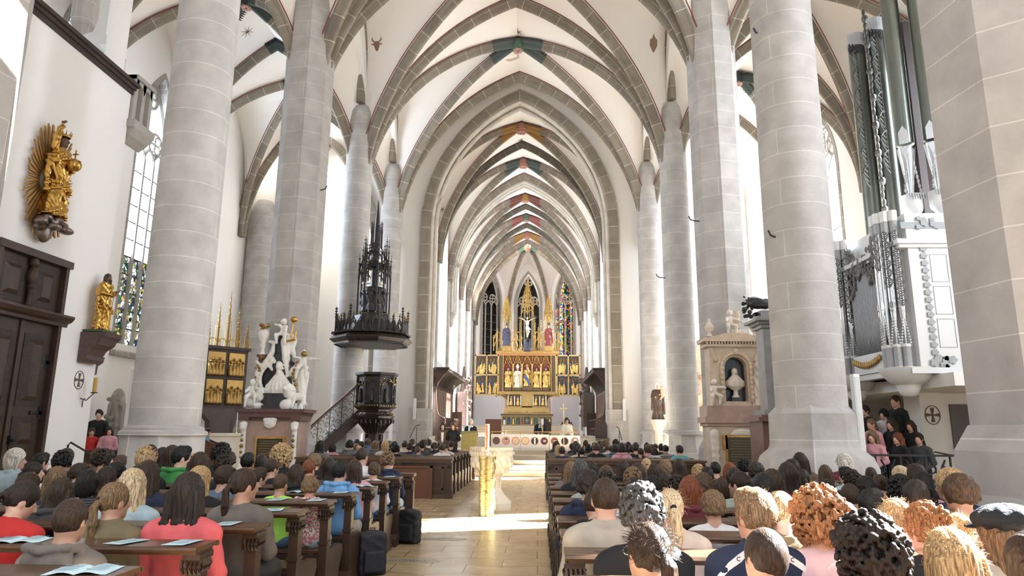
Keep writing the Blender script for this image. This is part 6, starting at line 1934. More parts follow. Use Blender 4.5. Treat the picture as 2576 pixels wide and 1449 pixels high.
s = Sculpt()       # scroll volutes left side
s.cap((-.66, -.02, 2.6), (-.62, -.02, 3.1), .08, .09); s.cap((-.62, -.02, 3.1), (-.42, -.04, 3.42), .09, .08); s.cap((-.42, -.04, 3.42), (-.26, -.04, 3.7), .08, .07); s.cap((-.26, -.04, 3.7), (-.24, -.04, 3.95), .07, .05); s.cap((-.24, -.04, 3.95), (-.38, -.04, 3.98), .05, .04)
s.cap((-.55, -.06, 3.3), (-.68, -.06, 3.42), .05, .04); s.cap((-.3, -.06, 3.3), (-.22, -.06, 3.2), .06, .05); s.ell((-.26, -.07, 3.48), (.09, .06, .09))
for k in range(12): a = k / 11 * 2.2 + 1.9; s.ell((.0 + .54 * cos(a), -.08, 2.95 + .5 * sin(a)), (.05, .05, .06))
s.build('scroll_frame', .018, WMARB, mo)
s = Sculpt()
for x, z in ((-.5, 3.55), (-.55, 3.22), (-.66, 2.95), (-.7, 2.85), (-.62, 3.3)):
    for k in range(5): s.ell((x + rnd.uniform(-.06, .06), -.12, z + rnd.uniform(-.06, .06)), .028, k=.01)
s.build('gilt_flowers', .014, DGOLD, mo)
b = MB(); b.box(-.68, -.44, -.1, .15, 3.55, 3.62); b.box(-.64, -.48, -.06, .12, 3.2, 3.55); b.build('side_pier', RMARB, mo)
b = MB(); b.lathe([(.1, 3.62), (.05, 3.72), (.05, 3.78), (.09, 3.88), (.07, 3.94), (.13, 4.08), (.15, 4.2), (.12, 4.26), (.14, 4.3)], 16, (-.56, 0)); auto_smooth(b.build('urn', WMARB, mo), 50)
s = Sculpt()
for k in range(14): s.ell((-.56 + rnd.uniform(-.12, .12), rnd.uniform(-.1, .1), 4.36 + rnd.uniform(-.04, .1)), .045, k=.01)
s.build('urn_flowers', .016, DGOLD, mo)
# lion
s = Sculpt(); s.cap((.42, -.2, 2.48), (.68, -.15, 2.46), .12, .10, .05); s.cap((.4, -.25, 2.5), (.36, -.3, 2.2), .06, .045); s.cap((.5, -.25, 2.45), (.48, -.32, 2.18), .055, .045)
s.cap((.7, -.15, 2.42), (.74, -.2, 2.3), .075, .05); s.cap((.74, -.2, 2.3), (.68, -.22, 2.17), .045, .04); s.cap((.7, -.1, 2.45), (.8, -.1, 2.25), .02)
s.ell((.32, -.26, 2.68), (.13, .14, .15)); s.ell((.27, -.38, 2.68), (.06, .07, .06)); s.ell((.33, -.22, 2.55), (.14, .12, .14))
for k in range(26): a = k * 2.4; s.ell((.34 + .12 * cos(a), -.2 + .06 * sin(a * 1.7), 2.62 + .15 * sin(a)), .045, k=.012)
for e in (-1, 1): s.ell((.3 + e * .07, -.28, 2.8), .025)
s.ell((.3, -.3, 2.25), (.17, .08, .15)); s.build('lion', .014, WMARB, mo)
b = MB()
for x in (.58, .7): b.prism([(x - .06, 2.14), (x + .06, 2.14), (x, 2.3)], -.36, -.24, 'y')
b.build('rock_spikes', WMARB, mo)

# ---------------------------------------------------------------- right bust monument
mo = empty('arched_monument', (5.18, 18.55, 0), 0, 'ochre stone monument with a cream bust in an arched black niche, right pier', 'monument')
b = MB(); b.box(-.72, .8, -.3, .5, 0, 1.85); b.build('lower_block', OCHRE, mo)
b = MB(); b.box(-.85, .95, -.42, .5, 1.86, 2.02); b.box(-.78, .88, -.36, .5, 1.78, 1.86); b.box(-.78, .9, -.36, .5, 2.02, 2.3); b.build('ledge', PMARB, mo)
b = MB(); b.box(-.35, .5, -.36, -.3, .4, 1.55); b.box(-.42, -.3, -.36, -.3, 1.2, 1.55); b.box(.45, .57, -.36, -.3, 1.2, 1.55); b.build('plate_frame', GOLD, mo)
b = MB(); b.box(-.3, .45, -.38, -.34, .45, 1.5); pl = b.build('inscription_plate', mat('plate_brown', (.07, .055, .035), .4), mo)
text_lines(-.26, .4, .5, 1.45, -.381, 14, mat('worn_letters', (.2, .16, .08), .5), pl, rnd)
s = Sculpt(); s.ell((.08, -.38, 1.64), (.25, .05, .09)); s.cap((-.2, -.38, 1.58), (.34, -.38, 1.58), .04)
for x in (-.62,):
    s.cap((x, -.36, .6), (x, -.36, 1.6), .09, .11)
    for k in range(6): s.ell((x, -.42, .65 + k * .18), (.1, .04, .06))
s.build('carved_ornament', .02, ALAB, mo)
# aedicule with niche
b = MB(); xo, hw = .06, .29
out = [(-.62, 2.3), (.7, 2.3), (.7, 3.85), (-.62, 3.85)]
P = [(xo + hw * cos(t), 3.3 + hw * sin(t)) for t in [pi - pi * k / 14 for k in range(15)]]
for p, q in zip(P, P[1:]): b.add([(p[0], -.2, p[1]), (q[0], -.2, q[1]), (q[0], -.2, 3.85), (p[0], -.2, 3.85)], [(0, 1, 2, 3)]); b.add([(p[0], -.2, p[1]), (q[0], -.2, q[1]), (q[0], .12, q[1]), (p[0], .12, p[1])], [(0, 1, 2, 3)])
b.box(-.62, xo - hw, -.2, .3, 2.3, 3.85); b.box(xo + hw, .7, -.2, .3, 2.3, 3.85); b.box(xo - hw, xo + hw, .1, .3, 2.3, 3.85); b.box(xo - hw, xo + hw, -.2, .2, 2.3, 2.42); b.build('niche_surround', OCHRE, mo)
b = MB(); b.box(xo - hw, xo + hw, .085, .1, 2.42, 3.6); b.build('niche_back', BMARB, mo)
s = Sculpt()
for e in (-1, 1):
    s.cap((xo + e * .38, -.24, 2.42), (xo + e * .38, -.24, 3.25), .045)
    for k in range(7): s.ell((xo + e * .38, -.28, 2.5 + k * .13), (.05, .03, .045))
    s.cap((xo + e * .52, -.22, 3.5), (xo + e * .62, -.22, 3.8), .06, .05)
for k in range(13): t = pi * k / 12; s.ell((xo + .38 * cos(t), -.24, 3.3 + .38 * sin(t)), (.055, .04, .055))
s.ell((xo, -.28, 3.72), (.07, .05, .09)); s.build('niche_carving', .018, OCHRE, mo)
b = MB(); b.box(-.72, .8, -.3, .35, 3.85, 3.92); b.box(-.8, .88, -.38, .38, 3.98, 4.06)
for k in range(20): b.box(-.7 + k * .077, -.66 + k * .077, -.35, -.28, 3.92, 3.98)
b.prism([(-.82, 4.06), (.9, 4.06), (.6, 4.12), (.3, 4.2), (-.2, 4.2), (-.5, 4.12)], -.38, .35, 'y'); b.build('cornice', OCHRE, mo)
s = Sculpt(); s.robe((xo, -.08, 2.72), [(0, .10), (.1, .24), (.22, .25), (.32, .15), (.42, .06)], 9, .05, .6, .02, 2); s.ell((xo - .01, -.1, 3.2), (.08, .09, .105)); s.cap((xo, -.08, 3.0), (xo, -.08, 3.12), .05); s.cap((xo - .01, -.19, 3.2), (xo - .01, -.2, 3.17), .014)
s.cap((xo, -.08, 2.56), (xo, -.08, 2.74), .07, .05); s.ell((xo, -.08, 2.54), (.11, .1, .04)); s.build('bust', .014, ALAB, mo)
b = MB(); b.box(xo - .13, xo + .13, -.18, .06, 2.4, 2.52); b.build('bust_base', BMARB, mo)
s = Sculpt(); putto(s, (-.58, -.35, 2.5), 1.0, 1, (.3, -.05, -.02)); s.build('cherub_left', .016, ALAB, mo)
c, f = robed(1.15, 6, amp=.1); c.cap((0, -.05, .9), (-.1, .1, 1.02), .12, .08); c.ell((-.05, .06, 1.06), (.09, .1, .1)); o = c.build('veiled_mourner', .018, ALAB, mo, (.62, -.28, 2.3)); o.rotation_euler = (0, 0, 2.2)
for x in (-.55, .65):
    b = MB(); b.lathe([(.09, 4.14), (.05, 4.2), (.04, 4.24), (.11, 4.32), (.13, 4.4), (.09, 4.44), (.1, 4.47), (.03, 4.52), (.04, 4.58), (.01, 4.64)], 14, (x, -.1)); auto_smooth(b.build('urn', ALAB, mo), 50)
s = Sculpt(); putto(s, (-.02, -.15, 4.36), 1.0, 1, (.3, -.1, -.12)); s.box((.2, -.1, 4.25), (.2, .12, .06)); s.build('top_cherub', .016, ALAB, mo)
b = MB(); b.lathe([(.085, 4.3), (.08, 4.85)], 20, (.22, -.02), flute=lambda a, z: 1 + .06 * cos(a * 10)); b.build('broken_column', OCHRE, mo)
# dimmer altar shapes behind, between the far right columns
r = empty('side_altar', (7.5, 31.8, 0), 0, 'pale side altar partly hidden behind the middle right column', 'altar')
b = MB(); b.box(-.8, .8, -.4, .5, 0, 2.2); b.box(-.9, .9, -.5, .5, 2.2, 2.35); b.box(-.7, .7, -.1, .5, 2.35, 4.8); b.prism([(-.85, 4.8), (.85, 4.8), (0, 5.6)], -.2, .5, 'y'); b.build('altar_body', OCHRE, r)
s = Sculpt()
for k in range(24): s.ell((rnd.uniform(-.7, .7), -.15, rnd.uniform(2.5, 4.9)), rnd.uniform(.06, .15))
s.build('altar_relief', .05, PMARB, r)
# ---------------------------------------------------------------- people: shared sculptures
def HM(C, turn=0, pitch=0, roll=0):
    return Matrix.Translation(C) @ Matrix.Rotation(R(turn), 4, 'Z') @ Matrix.Rotation(R(pitch), 4, 'X') @ Matrix.Rotation(R(roll), 4, 'Y')

def head(s, M):
    r3 = M.to_3x3(); P = lambda x, y, z: tuple(M @ Vector((x, y, z)))
    s.ell(P(0, -.012, .02), (.076, .096, .106), rot=r3); s.ell(P(0, .03, -.04), (.060, .068, .078), rot=r3, k=.03)
    s.ell(P(0, .068, -.095), (.028, .024, .02), k=.03)
    s.cap(P(0, .095, .012), P(0, .113, -.028), .008, .014, k=.014)
    s.ell(P(0, .095, -.03), (.024, .014, .011), rot=r3, k=.01)
    for e in (-1, 1):
        s.ell(P(e * .03, .095, .014), (.019, .014, .011), rot=r3, op=-1, k=.014)
        s.ell(P(e * .03, .083, .012), (.013, .012, .010), rot=r3, k=.004)
        s.ell(P(e * .079, -.002, -.008), (.010, .022, .033), rot=r3, k=.008)
        s.ell(P(e * .084, .002, -.004), (.006, .010, .017), rot=r3, op=-1, k=.006)
    s.ell(P(0, .094, -.060), (.024, .010, .006), rot=r3, k=.006); s.ell(P(0, .092, -.071), (.020, .010, .007), rot=r3, k=.006)

def hand(s, c, d, up, e, g=1):
    "palm at c, fingers along d, back of hand up, thumb on side e"
    c, d, up = Vector(c), Vector(d).normalized(), Vector(up).normalized(); w = d.cross(up).normalized()
    s.cap(tuple(c - w * .02), tuple(c + w * .02), .024, k=.02); s.cap(tuple(c + d * .03 - w * .02), tuple(c + d * .03 + w * .02), .021, k=.02)
    for k in range(4):
        L = (.062, .072, .068, .052)[k]; b = c + d * .04 + w * (k - 1.5) * .021
        m = b + d * L * .6 - up * .008; t = m + d * L * .3 - up * L * .38
        s.cap(tuple(b), tuple(m), .0100, .0092, k=.003); s.cap(tuple(m), tuple(t), .0092, .0075, k=.004)
    b = c - d * .005 + w * e * .03
    s.cap(tuple(b), tuple(b + d * .035 + w * e * .02), .0125, .0105, k=.01); s.cap(tuple(b + d * .035 + w * e * .02), tuple(b + d * .062 + w * e * .012 - up * .01), .0105, .008, k=.004)

LEAN = {'up': 0, 'bow': 1}
def joints(pose):
    b = LEAN.get(pose, 0); y = .085 * b
    return dict(y=y, z=-.03 * b, neck=(0, y * 1.1, 1.02 - .03 * b), C=(0, .035 + y * 1.75, 1.182 - .045 * b), pitch=-24 * b - 3)

def limbs(s, pose, inf, what):
    J = joints(pose); y, dz = J['y'], J['z']
    if 't' in what:
        s.ell((0, 0, .57), (.165 + inf, .125 + inf, .11 + inf), k=.06); s.ell((0, .01 + y * .3, .70), (.142 + inf * 1.2, .105 + inf, .15), k=.07)
        s.ell((0, .0 + y * .75, .87 + dz * .5), (.162 + inf, .108 + inf, .15 + inf * .5), k=.07)
        s.cap((-.12, y - .012, .965 + dz), (.12, y - .012, .965 + dz), .058 + inf, k=.05)
        for e in (-1, 1): s.cap((e * .11, y - .015, .985 + dz), (0, y * 1.05 - .01, 1.035 + dz), .042 + inf * .7, .045, k=.04)
    if 'a' in what:
        for e in (-1, 1):
            sh, el, wr = (e * .175, y, .945 + dz), (e * .225, .045 + y, .70), (e * .10, .27 + y * .6, .645)
            s.ell(sh, .058 + inf, k=.05); s.cap(sh, el, .052 + inf, .043 + inf, k=.03); s.cap(el, wr, .043 + inf, .028 + inf * 1.1, k=.025)
    if 'l' in what:
        for e in (-1, 1):
            kn, an = (e * .12, .43, .515), (e * .12, .45, .1)
            s.cap((e * .085, .02, .545), kn, .088 + inf, .062 + inf, k=.04); s.cap(kn, an, .058 + inf, .038 + inf * 1.6, k=.02)
    if 'f' in what:
        for e in (-1, 1): s.cap((e * .12, .43, .055), (e * .125, .58, .04), .042, .036, k=.02)
    return J

BODY, SHIRT, TROU, HAIRS, HEADM = {}, {}, {}, {}, {}
H1 = .0125
def get_body(pose, turn, dip=0):
    key = (pose, turn, dip)
    if key not in BODY:
        s = Sculpt(); J = limbs(s, pose, 0, 'talf')
        M = HM(J['C'], turn, J['pitch'] - dip, 0)
        s.cap(J['neck'], tuple(Vector(J['C']) + Vector((0, -.03, -.05))), .056, .052, k=.03)
        head(s, M)
        for e in (-1, 1): hand(s, (e * .085, .305 + J['y'] * .6, .64), (-e * .35, 1, -.1), (0, .1, 1), -e)
        BODY[key] = s.data('person_body', H1, SKIN); HEADM[key] = M
    return BODY[key], HEADM[key]
def get_shirt(pose, kind):
    if (pose, kind) not in SHIRT:
        s = Sculpt(); J = limbs(s, pose, .02 if kind != 'tee' else .014, 'ta'); y, dz = J['y'], J['z']
        if kind == 'tee':
            pass
        if kind == 'hood':
            s.ell((0, y - .125, .985 + dz), (.15, .075, .10), k=.004); s.ell((0, y - .165, .915 + dz), (.085, .04, .06), k=.015)
            P = [(-.10, y + .05, 1.02 + dz), (-.135, y - .04, 1.05 + dz), (-.115, y - .14, 1.065 + dz), (0, y - .195, 1.06 + dz), (.115, y - .14, 1.065 + dz), (.135, y - .04, 1.05 + dz), (.10, y + .05, 1.02 + dz)]
            for q, r_ in zip(P, P[1:]): s.cap(q, r_, .026, k=.008)
        if kind == 'collar':
            for k in range(14):
                a = 2 * pi * k / 14; s.ell((.066 * cos(a), y * 1.1 + .066 * sin(a), 1.05 + dz + .008 * sin(a)), (.022, .022, .028), k=.015)
        if kind == 'sweater':
            for k in range(14):
                a = 2 * pi * k / 14; s.ell((.068 * cos(a), y * 1.1 + .066 * sin(a) - .004, 1.035 + dz), (.018, .018, .012), k=.015)
        s.mod = lambda X, Y, Z: .0035 * np.sin(X * 21 + Z * 34 + 2 * np.sin(Y * 17)) * np.sin(Z * 19 - X * 27)
        SHIRT[pose, kind] = s.data('top_' + kind, H1, FABRIC)
    return SHIRT[pose, kind]
def get_trousers():
    if 0 not in TROU:
        s = Sculpt(); limbs(s, 'up', .016, 'l'); s.ell((0, 0, .55), (.178, .137, .10), k=.05); TROU[0] = s.data('trousers', .014, FABRIC)
        s = Sculpt(); s.cap((0, 0, .045), (.005, .16, .04), .05, .043); s.box((0, .08, .012), (.035, .11, .008), .008); TROU[1] = s.data('shoe', .012, FABRIC)
    return TROU[0], TROU[1]

def scalp(s, e=.012, low=-.07, face=0, ears=True):
    s.ell((0, -.014, .026), (.077 + e, .097 + e, .105 + e))
    s.ell((0, .122 + face, -.045), (.088, .075, .112), op=-1, k=.012)
    if low is not None: s.box((0, .0, low - .1), (.15, .2, .1), .0, op=-1, k=.02)
    if ears:
        for q in (-1, 1): s.ell((q * .09, .008, -.03), (.024, .022, .045), op=-1, k=.008)
def strands(s, n, x0, x1, y, z0, z1, r0, r1, rnd, spread=1.2, jit=.02, k=.012, out=0):
    for i in range(n):
        x = x0 + (x1 - x0) * i / (n - 1)
        s.cap((x, y + .35 * x * x / .01 * .01, z0), (x * spread + rnd.uniform(-jit, jit), y - .02 + out + rnd.uniform(-.01, .01), (z0 + z1) / 2), r0, (r0 + r1) / 2, k=k)
        s.cap((x * spread + rnd.uniform(-jit, jit) * .5, y - .02 + out, (z0 + z1) / 2), (x * spread * 1.05 + rnd.uniform(-jit, jit), y - .015 + out + rnd.uniform(-.015, .01), z1 + rnd.uniform(-jit, jit)), (r0 + r1) / 2, r1, k=k)
def get_hair(style):
    if style in HAIRS: return HAIRS[style]
    rnd = random.Random(sum(map(ord, style))); s = Sculpt(); h = .0075
    n3 = lambda a, f: (lambda X, Y, Z: a * np.sin(X * f + 3 * np.sin(Z * f * .3)) * np.sin(Y * f * .9 + 1) * np.sin(Z * f * .6 + 2))
    if style == 'buzz': scalp(s, .007, -.075); s.mod = n3(.0012, 160)
    elif style == 'short':
        scalp(s, .015, -.075); s.ell((0, .05, .10), (.065, .05, .045), k=.03); s.mod = n3(.006, 95)
    elif style == 'mop':                   # thick straight hair falling to the ears
        scalp(s, .026, -.06, .015, False); s.mod = n3(.008, 80)
        for i in range(30):
            a = rnd.uniform(0, 2 * pi); s.cap((.03 * cos(a), -.014 + .03 * sin(a), .13), (.095 * cos(a), -.014 + .115 * sin(a) * (1 if sin(a) < 0 else .75), -.03 if sin(a) < .3 else .05), .018, .012, k=.008)
    elif style == 'spiky':
        scalp(s, .010, -.07)
        for i in range(70):
            a, t = rnd.uniform(0, 2 * pi), rnd.uniform(0, 1.15); d = Vector((sin(t) * cos(a) * .08, sin(t) * sin(a) * .1, cos(t) * .108))
            s.cap(tuple(d * .9 + Vector((0, -.014, .026))), tuple(d * rnd.uniform(1.2, 1.42) + Vector((rnd.uniform(-.01, .03), -.014, .026))), .012, .005, k=.006)
        h = .006
    elif style == 'curly':
        scalp(s, .012, -.075)
        for i in range(560):
            a, t = rnd.uniform(0, 2 * pi), math.acos(rnd.uniform(-.55, 1)); d = Vector((sin(t) * cos(a) * .098, sin(t) * sin(a) * .118, cos(t) * .128)) * rnd.uniform(.95, 1.12) + Vector((0, -.016, .03))
            if d.y > .055 and d.z < .07: continue
            s.ell(tuple(d), rnd.uniform(.008, .0135), k=.008)
        h = .005
    elif style == 'fro':
        scalp(s, .03, -.10)
        for i in range(1100):
            a, t = rnd.uniform(0, 2 * pi), math.acos(rnd.uniform(-.8, 1)); d = Vector((sin(t) * cos(a) * .128, sin(t) * sin(a) * .14, cos(t) * .15)) * rnd.uniform(.9, 1.13) + Vector((0, -.025, .025))
            if d.y > .05 and d.z < .06: continue
            s.ell(tuple(d), rnd.uniform(.008, .014), k=.008)
        h = .005
    elif style in ('long', 'longwave', 'midlong'):
        scalp(s, .019, None, .012, False); z1 = {'long': -.36, 'longwave': -.38, 'midlong': -.23}[style]
        s.ell((0, -.06, -.06), (.088, .055, .12), k=.03)
        strands(s, 13, -.09, .09, -.075, .02, z1, .020, .012, rnd, 1.12 if style != 'longwave' else 1.3, .02 if style != 'longwave' else .04, .008)
        for q in (-1, 1):
            for y in (-.05, -.02, .015): s.cap((q * .082, y, .05), (q * .104, y - .01, -.12), .018, .017, k=.01); s.cap((q * .104, y - .01, -.12), (q * .11, y - .02, z1 * .75), .017, .01, k=.01)
        s.mod = lambda X, Y, Z: .0022 * np.sin(X * 190 + 2 * np.sin(Z * 14))
        h = .0065
    elif style == 'bob':
        scalp(s, .021, None, .012, False); s.ell((0, -.045, -.05), (.095, .075, .1), k=.03); s.box((0, 0, -.25), (.2, .2, .1), 0, op=-1, k=.02)
        for q in (-1, 1): s.cap((q * .08, .01, .04), (q * .092, .015, -.11), .024, .02, k=.02)
        s.mod = lambda X, Y, Z: .0028 * np.sin(X * 150 + 2 * np.sin(Z * 22))
    elif style in ('pony', 'highpony'):
        scalp(s, .010, -.065); hz = .02 if style == 'pony' else .075; 
        if style == 'pony': s.ell((0, -.09, hz), (.03, .03, .026), k=.02)
        P = [(0, -.112, hz), (0, -.15, hz - .05), (.008, -.145, hz - .16), (0, -.13, hz - .27), (-.01, -.12, hz - .38)]
        for i in range(7):
            o = Vector((rnd.uniform(-.022, .022), rnd.uniform(-.016, .016), 0))
            for q in range(4):
                f = [.3, 1, 1.1, .9, .5][q]; g = [.3, 1, 1.1, .9, .5][q + 1]
                s.cap(tuple(Vector(P[q]) + o * f), tuple(Vector(P[q + 1]) + o * g + Vector((rnd.uniform(-.006, .006), 0, 0))), [.014, .016, .016, .013][q], [.016, .016, .013, .006][q], k=.006)
        s.mod = lambda X, Y, Z: .0016 * np.sin(X * 170 + 20 * Z)
        h = .0062
    elif style == 'bun':
        scalp(s, .011, -.06); s.ell((0, -.115, .055), (.045, .04, .042), k=.01)
        for i in range(40):
            a = i * .55; s.cap((.036 * cos(a), -.12 + .02 * sin(a * 2), .055 + .036 * sin(a)), (.04 * cos(a + .5), -.125, .055 + .04 * sin(a + .5)), .012, .01, k=.004)
        s.mod = n3(.004, 110); h = .0062
    elif style == 'messybun':
        scalp(s, .016, -.07)
        for i in range(200):
            a, t = rnd.uniform(0, 2 * pi), math.acos(rnd.uniform(-.4, 1)); d = Vector((sin(t) * cos(a) * .092, sin(t) * sin(a) * .112, cos(t) * .122)) + Vector((0, -.016, .03))
            if d.y > .05 and d.z < .07: continue
            s.ell(tuple(d), rnd.uniform(.008, .014), k=.006)
        for i in range(60): s.ell((rnd.gauss(0, .024), -.11 + rnd.gauss(0, .018), .075 + rnd.gauss(0, .024)), .013, k=.004)
        h = .006
    elif style == 'braid':
        scalp(s, .010, -.065)
        for i in range(11): z = .03 - i * .032; s.ell(((.012 if i % 2 else -.012), -.115 - .01 * sin(i * .3), z), (.022, .02, .022), k=.005)
        s.mod = n3(.003, 120)
    elif style == 'balding':
        scalp(s, .009, -.075); s.ell((0, -.03, .13), (.05, .055, .035), op=-1, k=.02); s.mod = n3(.003, 120)
    HAIRS[style] = s.data('hair_' + style, h, HAIR)
    return HAIRS[style]

def frizz(parent, M, n, rnd, r=.11):
    b = MB()
    for i in range(n):
        a, t = rnd.uniform(0, 2 * pi), math.acos(rnd.uniform(-.35, 1)); d = Vector((sin(t) * cos(a), sin(t) * sin(a) * 1.1, cos(t) * 1.1)); p = d * (r - .015) + Vector((0, -.015, .03))
        if p.y > .06 and p.z < .06: continue
        q = Vector((rnd.uniform(-1, 1), rnd.uniform(-1, 1), rnd.uniform(-1, .4))) * .022
        L = rnd.uniform(.012, .035); b.tube([p, p + d * L * .6 + q * .3, p + d * L + q], [.0011, .0009, .0005], 3)
    o = b.build('loose_hair', HAIR, parent); o.color = parent.color
    return o

HC = {'black': (.012, .010, .009), 'dark': (.028, .018, .013), 'brown': (.045, .026, .016), 'mid': (.085, .05, .028), 'light': (.2, .125, .065), 'blond': (.48, .32, .16), 'pale': (.62, .48, .30), 'red': (.19, .055, .02), 'ginger': (.33, .15, .06), 'grey': (.30, .29, .28), 'silver': (.62, .58, .5), 'darkgrey': (.07, .068, .068)}
HN = {'black': 'black', 'dark': 'dark brown', 'brown': 'brown', 'mid': 'mid brown', 'light': 'light brown', 'blond': 'blond', 'pale': 'pale blond', 'red': 'auburn', 'ginger': 'ginger', 'grey': 'grey', 'silver': 'silvery blond', 'darkgrey': 'greying dark'}
SN = {'buzz': 'cropped', 'short': 'short', 'mop': 'thick straight', 'spiky': 'tousled', 'curly': 'curly', 'fro': 'bushy curly', 'long': 'long', 'longwave': 'long wavy', 'midlong': 'shoulder-length', 'bob': 'bobbed', 'pony': 'ponytailed', 'highpony': 'high-ponytailed', 'bun': 'bun-tied', 'messybun': 'pinned-up', 'braid': 'braided', 'balding': 'balding'}
CC = {'black': (.012, .012, .014), 'navy': (.018, .026, .06), 'grey': (.16, .16, .165), 'taupe': (.17, .145, .13), 'dkgrey': (.06, .06, .065), 'white': (.74, .73, .74), 'cream': (.62, .54, .45), 'beige': (.46, .41, .34), 'salmon': (.72, .13, .14), 'red': (.55, .03, .03), 'maroon': (.14, .02, .035), 'green': (.05, .26, .07), 'neon': (.45, .85, .13), 'sky': (.16, .36, .66), 'pale blue': (.42, .55, .60), 'denim': (.10, .15, .24), 'olive': (.20, .16, .09), 'pink': (.68, .34, .38), 'hotpink': (.75, .12, .26), 'teal': (.10, .30, .32), 'brown': (.12, .075, .05), 'pinkfluff': (.70, .48, .50), 'sage': (.34, .40, .36), 'striped': (.3, .3, .3), 'floral': (.4, .3, .3), 'lilac': (.45, .42, .6)}
CN = {'dkgrey': 'dark grey', 'taupe': 'taupe', 'neon': 'neon yellow', 'sky': 'bright blue', 'pinkfluff': 'pale pink', 'hotpink': 'hot pink', 'striped': 'striped', 'floral': 'patterned'}
SKC = [(.62, .36, .26), (.56, .32, .22), (.68, .42, .31), (.60, .35, .25)]
ORD = ['first', 'second', 'third', 'fourth', 'fifth', 'sixth', 'seventh', 'eighth', 'ninth', 'tenth', 'eleventh', 'twelfth', 'thirteenth', 'fourteenth', 'fifteenth', 'sixteenth']

def patmat(name, cols, scale, stripes=False):
    m = bpy.data.materials.new(name); m.use_nodes = True; nt = m.node_tree; L = nt.links.new; b = nt.nodes['Principled BSDF']; b.inputs['Roughness'].default_value = .85
    tc = nd(nt, 'TexCoord')
    if stripes:
        t = nd(nt, 'TexWave'); t.bands_direction = 'Z'; t.inputs['Scale'].default_value = scale; L(tc.outputs['Object'], t.inputs[0]); src = t.outputs[0]
    else:
        t = nd(nt, 'TexNoise'); t.inputs['Scale'].default_value = scale; t.inputs['Detail'].default_value = 1; L(tc.outputs['Object'], t.inputs[0]); src = t.outputs[0]
    rp = nd(nt, 'ValToRGB'); rp.color_ramp.interpolation = 'CONSTANT'; L(src, rp.inputs[0]); e = rp.color_ramp.elements
    for k, c in enumerate(cols):
        q = e[k] if k < 2 else e.new(.5)
        q.position = (k / len(cols)) if stripes else .36 + .28 * k / len(cols); q.color = (*c, 1)
    L(rp.outputs[0], b.inputs['Base Color']); return m
FLORAL = patmat('floral_cloth', [(.62, .58, .52), (.08, .08, .1), (.60, .22, .25), (.66, .62, .5), (.1, .2, .3)], 22)
STRIPE = patmat('striped_cloth', [(.55, .55, .55), (.02, .02, .03)], 9, True)
BWAVE = patmat('dark_wave_cloth', [(.012, .012, .014), (.07, .07, .075)], 14, True)
PSTR = patmat('pink_stripe_cloth', [(.7, .3, .35), (.72, .6, .6)], 9, True)
OVR = {'floral': FLORAL, 'striped': STRIPE, 'bwave': BWAVE, 'pinkstripe': PSTR}
CC['bwave'] = (.02, .02, .02); CN['bwave'] = 'black rippled'; CC['pinkstripe'] = (.6, .3, .3); CN['pinkstripe'] = 'pink striped'

PEOPLE, HOF = [], {}
def person(x, y, z, style, hc, garment, cc, pose='up', turn=0, s=1.0, rz=0, trouser='denim', shoes=False, dip=0, friz=0, sh=None):
    rnd = random.Random(int(abs(x * 1000) + y * 77))
    me, M = get_body(pose, turn, dip)
    o = put('person', me, None, (x, y, z + .46 * (1 - s)), rz); o.scale = (s * (sh or 1), s * (sh or 1), s); o.color = (*SKC[rnd.randrange(4)], 1)
    t = put({'tee': 't_shirt', 'hood': 'hooded_sweater', 'collar': 'jacket', 'sweater': 'sweater'}[garment], get_shirt(pose, garment), o); t.color = (*CC[cc], 1)
    if cc in OVR:
        t.material_slots[0].link = 'OBJECT'; t.material_slots[0].material = OVR[cc]
    T, S = get_trousers()
    q = put('trousers', T, o); q.color = (*CC[trouser], 1)
    if shoes:
        for e in (-1, 1): k = put('shoe', S, o, (e * .12, .42, 0)); k.color = (.6, .6, .6, 1)
    h = None
    if style:
        h = put('hair', get_hair(style), o); h.matrix_local = M; h.color = (*HC[hc], 1)
        if style in ('pony', 'highpony', 'braid'):
            b = MB(); z0 = .02 if style != 'highpony' else .075; b.ball((0, -.12, z0), (.024, .012, .022), 10, 6); k = b.build('hair_tie', BLACKC, h)
        if friz: frizz(h, M, friz, rnd)
    HOF[o.name] = M
    o['_d'] = (HN.get(hc, ''), SN.get(style, ''), CN.get(cc, cc), style or '')
    PEOPLE.append(o)
    return o

